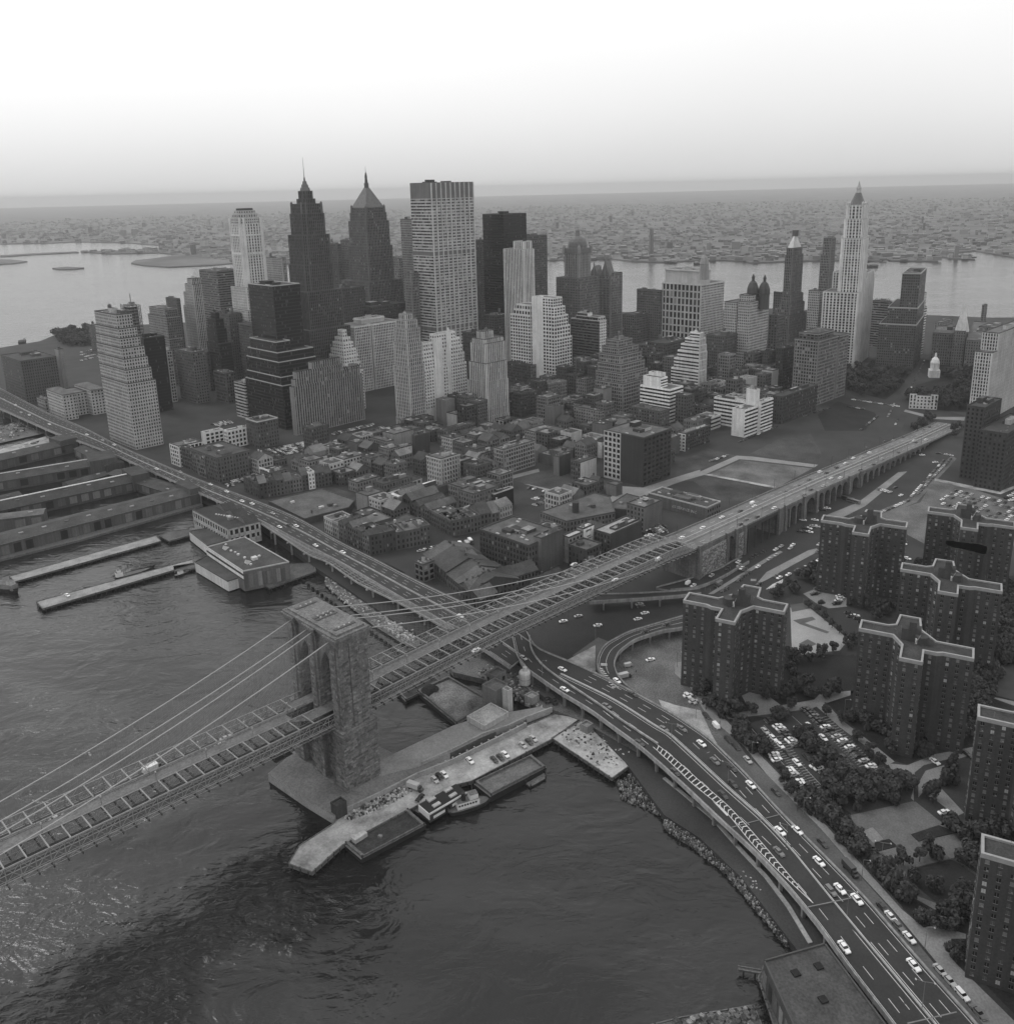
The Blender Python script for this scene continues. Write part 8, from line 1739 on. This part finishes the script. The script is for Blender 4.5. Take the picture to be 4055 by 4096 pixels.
on_road('a', [(65, 660, 'w'), (290, 690, 'p'), (370, 795, 'w'), (580, 808, 'w'), (735, 877, 'w'), (880, 968, 'w'), (978, 993, 'w'), (1175, 1085, 'p'), (1330, 1200, 'd'), (1400, 1205, 'w'), (1240, 1215, 'w'), (1585, 1393, 'w'), (1845, 1457, 'w')], SC_, 11.5, '%s of its kind on the riverside highway left of the bridge', 'cars on the riverside highway')
on_road('E', [(97, 833, 'w'), (740, 1183, 'w')], SC_, 11, 'just before the bridge on the riverside highway, %s from the left', 'cars under the cables', False)
on_road('j', [(85, 300, 'w'), (115, 340, 'p'), (160, 355, 'w'), (270, 405, 'w'), (475, 462, 'w'), (560, 492, 'p'), (625, 518, 'w'), (20, 270, 'p'), (200, 395, 'd'), (400, 450, 'g')], SC_, 12, '%s of its kind on the far bend of the riverside highway', 'cars on the far highway bend', False)
VP = [Vector(BB(s, 0, dz(s))) for s in range(-330, 770, 10)]
on_road('d', [(35, 890, 'w'), (150, 835, 'w'), (155, 925, 'g'), (255, 778, 'w'), (355, 742, 'd'), (355, 815, 'd'), (385, 790, 'g'), (420, 702, 'w', 'van'), (432, 717, 'w'), (445, 775, 'd'), (540, 727, 'w'), (608, 638, 'd'), (705, 658, 'd'), (680, 605, 'd'), (740, 627, 'd'), (730, 570, 'g'), (790, 530, 'w'), (810, 607, 'p'), (825, 535, 'd'), (850, 565, 'w'), (900, 562, 'w'), (880, 505, 'd'), (935, 485, 'p'), (970, 455, 'w'), (1010, 520, 'd'), (1040, 420, 'd'), (1060, 425, 'w')], VP, 24, '%s of its kind from the trusses on the stone viaduct road', 'cars on the stone viaduct', False)
on_road('e', [(30, 1075, 'w'), (120, 1050, 'd'), (170, 1030, 'w'), (215, 1000, 'w'), (190, 995, 'd'), (260, 995, 'p'), (300, 970, 'w'), (285, 945, 'd'), (325, 1035, 'd'), (370, 1005, 'p'), (385, 910, 'd'), (430, 905, 'p'), (460, 970, 'd'), (485, 885, 'd'), (545, 905, 'w'), (555, 915, 'd'), (610, 900, 'w'), (255, 1065, 'd'), (560, 850, 'd'), (600, 845, 'g'), (630, 830, 'd')], VP, 12, '%s of its kind at the city end of the stone viaduct', 'cars at the viaduct city end', False)
on_road('E', [(1820, 875, 'w', 'van'), (1585, 985, 'w'), (825, 1370, 'w'), (1360, 900, 'p'), (510, 1390, 'p')], VP, 32, '%s of its kind between the bridge trusses', 'cars between the bridge trusses')
on_road('G', [(840, 525, 'w', 'truck'), (1235, 352, 'p'), (1205, 390, 'p'), (310, 790, 'p')], VP, 40, '%s of its kind on the bridge roadway over the river', 'cars on the bridge over the river')
STP = [G('I', x, y, 3.05) for x, y in ((60, 30), (130, 118), (330, 330), (610, 640), (870, 930), (1200, 1290), (1520, 1640), (1740, 1880))]; STP = resample(STP, 40)
on_road('I', [(130, 118, 'w'), (160, 150, 'p'), (230, 228, 'd'), (285, 287, 'w', 'van'), (350, 360, 'd'), (392, 398, 'd'), (458, 472, 'p'), (610, 645, 'd'), (865, 925, 'd'), (1020, 1080, 'd', 'truck'), (1195, 1280, 'd'), (1240, 1330, 'w'), (1280, 1380, 'g'), (1340, 1445, 'w'), (1510, 1625, 'p'), (1560, 1680, 'p'), (1630, 1755, 'w', 'wagon'), (1720, 1855, 'g')], STP, 3.05, 'parked at the kerb of the waterfront street, %s of its kind from the bridge', 'cars parked along the waterfront street')
def at_spots(v, items, ang, where, group, near=True, z=3.06):
    for it in items:
        p = G(v, it[0], it[1], z+.4); vehicle((p.x, p.y, z), R(ang)+(it[4] if len(it) > 4 else 0), K[it[2]], it[3] if len(it) > 3 else 'sedan', where, group, near)
av = G('I', 800, 600)-G('I', 480, 270); aa = math.degrees(math.atan2(av.y, av.x))
at_spots('I', [(553, 313, 'p'), (597, 352, 'w'), (635, 390, 'w'), (675, 433, 'd'), (727, 486, 'w'), (733, 305, 'w'), (795, 285, 'w'), (870, 350, 'w'), (985, 460, 'd'), (1030, 510, 'd'), (780, 455, 'd'), (940, 500, 'w')], aa, 'parked lengthwise in an aisle of the tree-lined car park', 'cars in the car park aisles')
at_spots('I', [(585, 262, 'd'), (620, 285, 'w'), (638, 300, 'w'), (652, 315, 'g'), (575, 250, 'd'), (600, 440, 'w'), (606, 455, 'p'), (616, 470, 'w'), (688, 358, 'w'), (704, 372, 'w'), (722, 390, 'g'), (668, 340, 'd'), (678, 522, 'w'), (690, 536, 'w'), (708, 552, 'p'), (733, 588, 'w'), (745, 605, 'w'), (825, 503, 'w'), (848, 518, 'w'), (876, 537, 'd'), (906, 565, 'w'), (790, 200, 'd'), (805, 215, 'd'), (820, 230, 'g'), (838, 250, 'd'), (855, 265, 'd'), (770, 190, 'd'), (882, 290, 'w'), (905, 305, 'd'), (925, 330, 'd'), (943, 342, 'p'), (975, 365, 'w'), (992, 382, 'd'), (1015, 400, 'w'), (1030, 422, 'd'), (1048, 440, 'd'), (1062, 452, 'd'), (1092, 475, 'p'), (1130, 503, 'w'), (1146, 522, 'p'), (1200, 550, 'w'), (1172, 540, 'd')], aa+92, 'parked in a marked bay of the tree-lined car park', 'cars in the car park bays')
at_spots('I', [(1480, 480, 'w'), (1655, 437, 'd')], 20, 'on the curved driveway beside the towers', 'cars on the curved driveway')
at_spots('I', [(1530, 757, 'w'), (1650, 860, 'w')], 105, 'on the service road behind the playground', 'cars on the service road')
av = G('F', 400, 1000)-G('F', 620, 860); a2 = math.degrees(math.atan2(av.y, av.x))
at_spots('F', [(703, 793, 'w'), (690, 810, 'p'), (640, 800, 'p'), (610, 818, 'w'), (612, 848, 'p'), (575, 870, 'p'), (513, 912, 'w'), (460, 945, 'd'), (430, 965, 'd'), (410, 985, 'd'), (345, 1030, 'd'), (325, 1040, 'd'), (500, 850, 'd'), (540, 830, 'd'), (485, 858, 'd')], a2, 'lined up beside the kerb strip below the anchorage', 'cars by the kerb strip')
at_spots('F', [(848, 790, 'p'), (845, 876, 'w'), (805, 893, 'w'), (770, 915, 'p'), (728, 930, 'd'), (680, 955, 'w'), (630, 972, 'w'), (615, 962, 'd'), (520, 1005, 'd'), (480, 1050, 'w'), (465, 1035, 'd'), (840, 830, 'd')], a2-6, 'queuing on the avenue beyond the paved traffic island', 'cars on the avenue')
at_spots('F', [(295, 1015, 'g', 'truck')], a2, 'with open flat body on the ramp road below the anchorage', 'trucks below the anchorage')
at_spots('F', [(405, 885, 'w'), (410, 905, 'p'), (425, 920, 'w'), (440, 925, 'd'), (260, 960, 'p'), (130, 1003, 'w', 'van'), (160, 1015, 'w'), (350, 920, 'd')], a2+4, 'on the access road under the stone anchorage', 'cars under the anchorage', True, 4.3)
at_spots('F', [(745, 718, 'd'), (770, 720, 'd'), (795, 722, 'w'), (775, 700, 'd'), (790, 702, 'w'), (815, 690, 'p'), (835, 691, 'w'), (850, 692, 'd'), (866, 692, 'w'), (760, 656, 'w'), (825, 656, 'w'), (893, 592, 'w'), (870, 600, 'd'), (828, 605, 'p', 'van')], 60, 'parked by the foot of the stone arches', 'cars at the foot of the arches', False)
at_spots('F', [(1005, 545, 'd', 'bus'), (1035, 558, 'g', 'bus')], a2+80, 'waiting beside the viaduct arches', 'buses by the arches', False)
def strip_cars(v, p0, p1, n, where, group, seed, cols='wdgpdb', ang=None, near=False, z=3.06, kind='sedan'):
    rnd = random.Random(seed); a, b = G(v, *p0, z), G(v, *p1, z); an = math.atan2((b-a).y, (b-a).x) if ang is None else R(ang)
    for i in range(n):
        if rnd.random() < .08: continue
        p = a.lerp(b, (i+rnd.uniform(.35, .65))/n); vehicle((p.x, p.y, z), an+rnd.choice((0, math.pi))+rnd.uniform(-.05, .05), K[rnd.choice(cols)], kind, where, group, near)
def lot_cars(v, c0, c1, c2, nu, nv, fill, where, group, seed, z=3.06, cols='wwpgdb', turn=90):
    NOB.append([tuple(G(v, *k)[:2]) for k in (c0, c1, (c1[0]+c2[0]-c0[0], c1[1]+c2[1]-c0[1]), c2)]); rnd = random.Random(seed); a, u, w_ = G(v, *c0, z), G(v, *c1, z)-G(v, *c0, z), G(v, *c2, z)-G(v, *c0, z); an = math.atan2(u.y, u.x)+R(turn)
    for j in range(nv):
        for i in range(nu):
            if rnd.random() > fill: continue
            p = a+u*((i+.5)/nu)+w_*((j+.5)/nv); vehicle((p.x, p.y, z), an+rnd.uniform(-.07, .07), K[rnd.choice(cols)], 'sedan', where, group, False)
strip_cars('F', (1345, 535), (1530, 330), 15, 'parked along the near side of the dirt road between the lots', 'cars on the dirt road, near side', 1)
strip_cars('F', (1380, 520), (1570, 320), 15, 'parked along the far side of the dirt road between the lots', 'cars on the dirt road, far side', 2)
strip_cars('F', (1170, 625), (1340, 550), 8, 'parked along the bend of the dirt road', 'cars on the dirt road bend', 3)
lot_cars('F', (1150, 500), (1290, 540), (1210, 450), 7, 2, .6, 'scattered on the sunken lot beside the arches', 'cars on the sunken lot', 4)
lot_cars('F', (1300, 330), (1420, 400), (1400, 270), 5, 2, .45, 'scattered on the upper sunken lot', 'cars on the upper sunken lot', 5)
lot_cars('F', (1440, 560), (1913, 680), (1560, 480), 15, 5, .62, 'on the crowded lot behind the tower with the smoke', 'cars on the crowded right-hand lot', 6)
lot_cars('F', (1840, 540), (1990, 600), (1913, 500), 5, 3, .8, 'packed at the right edge of the crowded lot', 'cars at the right edge of the lot', 7)
at_spots('F', [(960, 1072, 'w'), (966, 1084, 'w'), (955, 1097, 'w'), (948, 1108, 'd'), (975, 1060, 'd'), (940, 1115, 'b')], 100, 'in the short row beside the furthest left cross-shaped tower', 'cars beside the furthest left tower')
at_spots('F', [(840, 1030, 'd'), (850, 1045, 'd'), (830, 1055, 'g'), (860, 1022, 'd'), (820, 1062, 'b'), (866, 1036, 'b')], 100, 'in the shady row by the path gate', 'cars in the shady row')
at_spots('F', [(1025, 1185, 'd'), (1045, 1180, 'w'), (1060, 1195, 'd'), (1010, 1165, 'd'), (1085, 1215, 'b')], 80, 'under the trees between the middle towers', 'cars under the trees')
at_spots('F', [(1310, 770, 'b'), (1308, 785, 'w'), (1295, 825, 'p'), (1330, 866, 'w')], 30, 'on the side street behind the furthest left tower', 'cars on the side street')
at_spots('H', [(600, 580, 'p'), (625, 562, 'b'), (652, 552, 'w'), (792, 475, 'w'), (925, 470, 'd'), (958, 458, 'd'), (985, 442, 'w'), (1080, 390, 'p'), (1115, 372, 'd'), (1138, 355, 'p')], 30, 'parked on the pale quay pier', 'cars on the pale quay pier', True, 2.62)
at_spots('H', [(518, 680, 'b')], -30, 'alone in the middle of the pale quay pier', 'lone car on the pier', True, 2.62)
at_spots('H', [(495, 628, 'p', 'truck')], 60, 'with flat load on the pale quay pier', 'truck on the pier', True, 2.62)
at_spots('E', [(1200, 1640, 'd', 'truck'), (1240, 1648, 'd', 'truck')], 30, 'in the yard of the concrete plant', 'plant trucks')
at_spots('D', [(368, 1068, 'w')], 45, 'on the long bare pier', 'car on the bare pier', True, 2.42)
at_spots('f', [(345, 390, 'w'), (427, 362, 'p'), (533, 412, 'w'), (752, 378, 'w'), (790, 345, 'w'), (770, 310, 'd'), (760, 297, 'p'), (820, 600, 'w'), (698, 632, 'p', 'van'), (682, 695, 'p', 'truck'), (1025, 795, 'w'), (1055, 828, 'p'), (1047, 583, 'w')], 110, 'parked on the dirt under and beside the ramps', 'cars under the ramps')
# city car parks
lot_cars('a', (1090, 480), (1480, 400), (1230, 545), 16, 5, .88, 'packed in the lot right of the bright white loft', 'cars packed beside the white loft', 11)
lot_cars('a', (580, 235), (740, 195), (650, 262), 12, 3, .8, 'in the lot behind the bright white loft', 'cars behind the white loft', 12)
lot_cars('a', (690, 800), (870, 750), (760, 835), 7, 3, .75, 'in the corner lot below the billboard loft', 'cars below the billboard', 13)
lot_cars('a', (975, 640), (1060, 600), (985, 680), 5, 3, .7, 'in the small lot behind the slanted billboard', 'cars behind the slanted billboard', 14)
lot_cars('b', (60, 400), (540, 255), (190, 425), 26, 4, .85, 'in the big lot at the foot of the pin-striped block', 'cars at the pin-striped block', 15)
lot_cars('b', (100, 310), (470, 225), (60, 340), 22, 2, .8, 'in the back rows of the big lot under the pin-striped block', 'cars in the big lot back rows', 16)
lot_cars('b', (790, 600), (970, 545), (890, 655), 8, 4, .8, 'in the lot left of the pale seven-storey office', 'cars beside the pale office', 17)
lot_cars('c', (200, 590), (370, 530), (120, 550), 10, 2, .7, 'in the walled lot north of the black cube', 'cars in the walled lot', 18)
lot_cars('c', (150, 470), (400, 522), (140, 490), 9, 1, .8, 'along the kerb of the cleared block', 'cars by the cleared block', 19)
lot_cars('c', (775, 770), (905, 720), (780, 705), 7, 3, .85, 'crammed in the lot beside the bridge trusses', 'cars beside the trusses', 20)
strip_cars('E', (560, 865), (845, 765), 9, 'with tailgate to the wide slip street', 'trucks on the slip street', 21, 'wwpg', 20, False, 3.06, 'truck')
strip_cars('b', (900, 1450), (1090, 1400), 6, 'parked along the merchants row', 'cars along the merchants row', 22)
strip_cars('d', (185, 475), (290, 440), 6, 'in the short row on the rubble by the cleared street', 'cars on the rubble', 23)
strip_cars('d', (340, 372), (560, 280), 9, 'along the street below the white office complex', 'cars below the white complex', 24)
strip_cars('d', (690, 230), (850, 180), 6, 'at the kerb of the dark row by the newspaper building', 'cars by the newspaper building', 25)
strip_cars('e', (250, 850), (350, 770), 7, 'along the edge of the grassy plot at the loop', 'cars by the grassy plot', 26)
strip_cars('e', (200, 680), (470, 720), 9, 'crossing the civic plaza', 'cars crossing the plaza', 27, 'wwdgp')
strip_cars('e', (180, 720), (280, 735), 4, 'waiting on the plaza by the newspaper building', 'cars waiting on the plaza', 28)
strip_cars('e', (400, 780), (440, 700), 6, 'climbing the avenue beside the park', 'cars on the park avenue', 29)
strip_cars('e', (520, 640), (610, 450), 12, 'far up the avenue between the park and the tall slab', 'cars far up the avenue', 30)
strip_cars('e', (430, 850), (470, 760), 4, 'on the curved slip road to the viaduct', 'cars on the slip road', 31)
strip_cars('e', (650, 970), (760, 990), 5, 'by the crossing below the viaduct end', 'cars at the crossing', 32)
strip_cars('D', (1240, 1180-700), (1330, 430), 5, 'on the quay street left of the merchants row', 'cars on the quay street', 33)
lot_cars('A', (440, 1100), (570, 1070), (440, 1160), 12, 4, .6, 'on the far lot between warehouse and harbour trees', 'cars on the far harbour lot', 34)
# people on the quay-side pavement and promenade
def person(v, x, y, z, label, top):
    p = G(v, x, y, z); b = bpy.data.meshes.new('figure'); sk = [(0, 0, .9), (0, 0, 1.25), (0, 0, 1.5), (0, 0, 1.72), (.1, 0, .85), (.12, .12, .45), (.13, .2, .04), (-.1, 0, .85), (-.12, -.1, .45), (-.13, -.22, .04), (.2, 0, 1.42), (.26, .08, 1.12), (.25, .18, .88), (-.2, 0, 1.42), (-.26, -.05, 1.12), (-.25, .05, .86)]
    ed = [(0, 1), (1, 2), (2, 3), (0, 4), (4, 5), (5, 6), (0, 7), (7, 8), (8, 9), (2, 10), (10, 11), (11, 12), (2, 13), (13, 14), (14, 15)]; rad = [.15, .16, .1, .11, .1, .07, .05, .1, .07, .05, .07, .05, .04, .07, .05, .04]
    b.from_pydata(sk, ed, []); o = bpy.data.objects.new('person', b); COL.objects.link(o); o.location = (p.x, p.y, z); o.rotation_euler = (0, 0, x*.7); md = o.modifiers.new('skin', 'SKIN'); o.modifiers.new('sub', 'SUBSURF').levels = 1
    for i, r_ in enumerate(rad): b.skin_vertices[0].data[i].radius = (r_, r_*.8)
    b.skin_vertices[0].data[0].use_root = True; b.materials.append(WALL(top)); tag(o, label, 'person')
try:
    person('I', 305, 272, 3.16, 'person in dark clothes standing on the pavement near the white van', .03)
    person('I', 230, 200, 3.16, 'person in dark clothes walking on the pavement above the parked dark car', .04)
    person('I', 730, 750, 3.16, 'person in dark coat by the dirt gap in the pavement', .03)
    person('f', 742, 672, 3.1, 'person standing on the pale dirt inside the loop ramp', .05)
except Exception as ex: print('person', ex)
# lamp posts
def lamp(v, x, y, z, h, label, group, arm=2.2, two=False):
    p = G(v, x, y, z); t = thing('street_lamp', (p.x, p.y, z), label, 'street lamp', group); q = MB(); q.tube((p.x, p.y, z), (p.x, p.y, z+h), .13, METAL, 6, .08); q.build('pole', t)
    for s in ((1, -1) if two else (1,)):
        u = AZ(20); q = MB(); q.tube((p.x, p.y, z+h), (p.x+u[0]*arm*s, p.y+u[1]*arm*s, z+h+.3), .07, METAL); q.box((p.x+u[0]*arm*s-.25, p.y+u[1]*arm*s-.15), (1, 0), (0, 1), .6, .3, z+h+.15, z+h+.4, COPE_L); q.build('lamp_head', t)
for i, (x, y) in enumerate(((478, 470), (760, 780), (1080, 1130), (1425, 1505), (985, 230))): lamp('I', x, y, 3.1, 9, 'tall lamp post on the waterfront pavement, %s from the bridge' % ORD[i], 'lamp posts on the pavement')
for i, (x, y) in enumerate(((350, 600), (665, 950), (1000, 1320), (1410, 1830), (1185, 1430-380), (40, 380))): lamp('I', x, y, 9, 10, 'double-armed lamp post on the highway median, %s of the row' % ORD[i], 'lamp posts on the highway', 2.6, True)
for i, (x, y) in enumerate(((965, 640), (1068, 920), (520, 500), (230, 690))): lamp('f', x, y, 3.1 if i == 0 else 10, 9, 'lamp post beside the ramps, %s from the right' % ORD[i], 'lamp posts by the ramps')
# a road sign panel or two
for v, x, y, z, lab, w2 in (('f', 552, 636, 10, 'white direction sign board over the loop ramp', 3.2), ('F', 478, 992, 3, 'white direction sign board on the avenue', 3.4)):
    p = G(v, x, y, z+2); t = thing('road_sign', (p.x, p.y, z), lab, 'sign'); q = MB(); q.box((p.x-w2/2, p.y), (AZ(10)[0], AZ(10)[1]), (AZ(100)[0], AZ(100)[1]), w2, .1, z+1.6, z+3, WHITE); q.build('panel', t)
    for s in (.2, .8): q = MB(); a = (p.x-w2/2+AZ(10)[0]*w2*s, p.y+AZ(10)[1]*w2*s); q.tube((a[0], a[1], z-.3), (a[0], a[1], z+2.6), .07, METAL); q.build('post', t)

q = MB()                                                    # the rest of the parked cars, too many to count
for me, p, ang in FARC:
    k = len(q.v); c, s_ = math.cos(ang), math.sin(ang); q.v.extend((p[0]+v.co.x*c-v.co.y*s_, p[1]+v.co.x*s_+v.co.y*c, p[2]+v.co.z) for v in me.vertices)
    for po in me.polygons: q.f.append(tuple(k+i for i in po.vertices)); q.m.append(q.mt(me.materials[po.material_index]))
q.build('parked_cars', kind='stuff')
# ------------------------------------------------------------------ the packed small buildings of the old blocks, wherever the ground is still free
NOB.append([tuple(p[:2]) for p in SL]+[tuple(p[:2]) for p in SR[::-1]]); NOB.append([BB(0, -22, 0)[:2], BB(760, -22, 0)[:2], BB(760, 200, 0)[:2], BB(0, 200, 0)[:2]])
zone = [tuple(p[:2]) for p in SR]+[BB(120, -30, 0)[:2], BB(230, -30, 0)[:2], tuple(G('c', 690, 690)[:2]), tuple(G('k', 980, 560)[:2]), tuple(G('d', 200, 320)[:2]), tuple(G('d', 520, 270)[:2]), tuple(G('C', 700, 1400)[:2]), tuple(G('C', 985, 1330)[:2]), tuple(G('C', 1000, 1200)[:2]), (-1290, 560), (-1330, 300), (-1250, -560)]
u, w_ = AZ(AL), AZ(AR); rnd = random.Random(19); o0 = Vector((-120, 40)); nb = 0
BX = [(min(x for x, y in f), max(x for x, y in f), min(y for x, y in f), max(y for x, y in f), f) for f in FOOT+NOB]
def busy(x, y): return any(a-1 < x < b+1 and c-1 < y < d+1 and inside((x, y), f) for a, b, c, d, f in BX)
for i in range(-30, 45):
    for j in range(-12, 72):
        if j % 4 == 3 or i % 5 == 4: continue                # streets
        a, b = rnd.uniform(13, 15.8), rnd.uniform(13, 15.8); p = o0+Vector(u)*(i*16)+Vector(w_)*(j*16); q4 = [p+Vector(u)*(a*s)+Vector(w_)*(b*t) for s in (0, .5, 1) for t in (0, .5, 1)]
        if nb >= 290 or not all(inside(tuple(k), zone) for k in q4) or any(busy(k.x, k.y) for k in q4) or rnd.random() < .07: continue
        d = math.hypot(p.x-CAM[0], p.y-CAM[1]); h = rnd.uniform(9, 18) if d < 900 else rnd.uniform(14, 34) if d < 1050 else rnd.uniform(18, 48); tone = rnd.choice((.05, .07, .08, .1, .12, .14, .2, .3)); far_ = 'among the towers of the downtown streets' if d > 950 else 'in the packed old blocks between highway and towers'
        rf = rnd.choice(('flat', 'flat', 'gableU', 'gableV')) if h < 16 else 'flat'; word = 'pale' if tone > .18 else 'brown' if tone > .09 else 'dark'
        bld_w('%s %s brick building with %s roof %s' % (word, 'low' if h < 16 else 'mid-height' if h < 28 else 'taller', 'flat' if rf == 'flat' else 'pitched', far_), tuple(p), u, w_, a, b, h, tone=tone, st=rnd.choice(('old', 'punch', 'loft', 'blank') if tone > .09 else ('old', 'punch')), roof=rf, clutter=1, rtone=rnd.choice((.05, .07, .1, .16)), cope=rnd.choice('dw'), name='brick_building', group='%s %s %s small buildings %s' % (word, 'low' if h < 16 else 'mid' if h < 28 else 'tall', rf[:4], far_[:20]), tank=1 if rnd.random() < .08 else 0)
        nb += 1
print('infill', nb)
# ------------------------------------------------------------------ haze
hm = bpy.data.materials.new('haze_air'); hm.use_nodes = True; t = hm.node_tree; t.nodes.remove(t.nodes['Principled BSDF'])
pv = t.nodes.new('ShaderNodeVolumePrincipled'); pv.inputs['Color'].default_value = (.8, .8, .8, 1); pv.inputs['Density'].default_value = HAZE; pv.inputs['Anisotropy'].default_value = .2
t.links.new(pv.outputs[0], t.nodes['Material Output'].inputs['Volume'])
q = MB(); q.prism([(-30000, -30000), (30000, -30000), (30000, 30000), (-30000, 30000)], -5.5, 300, hm, bottom=True); hb = q.build('haze', kind='stuff')
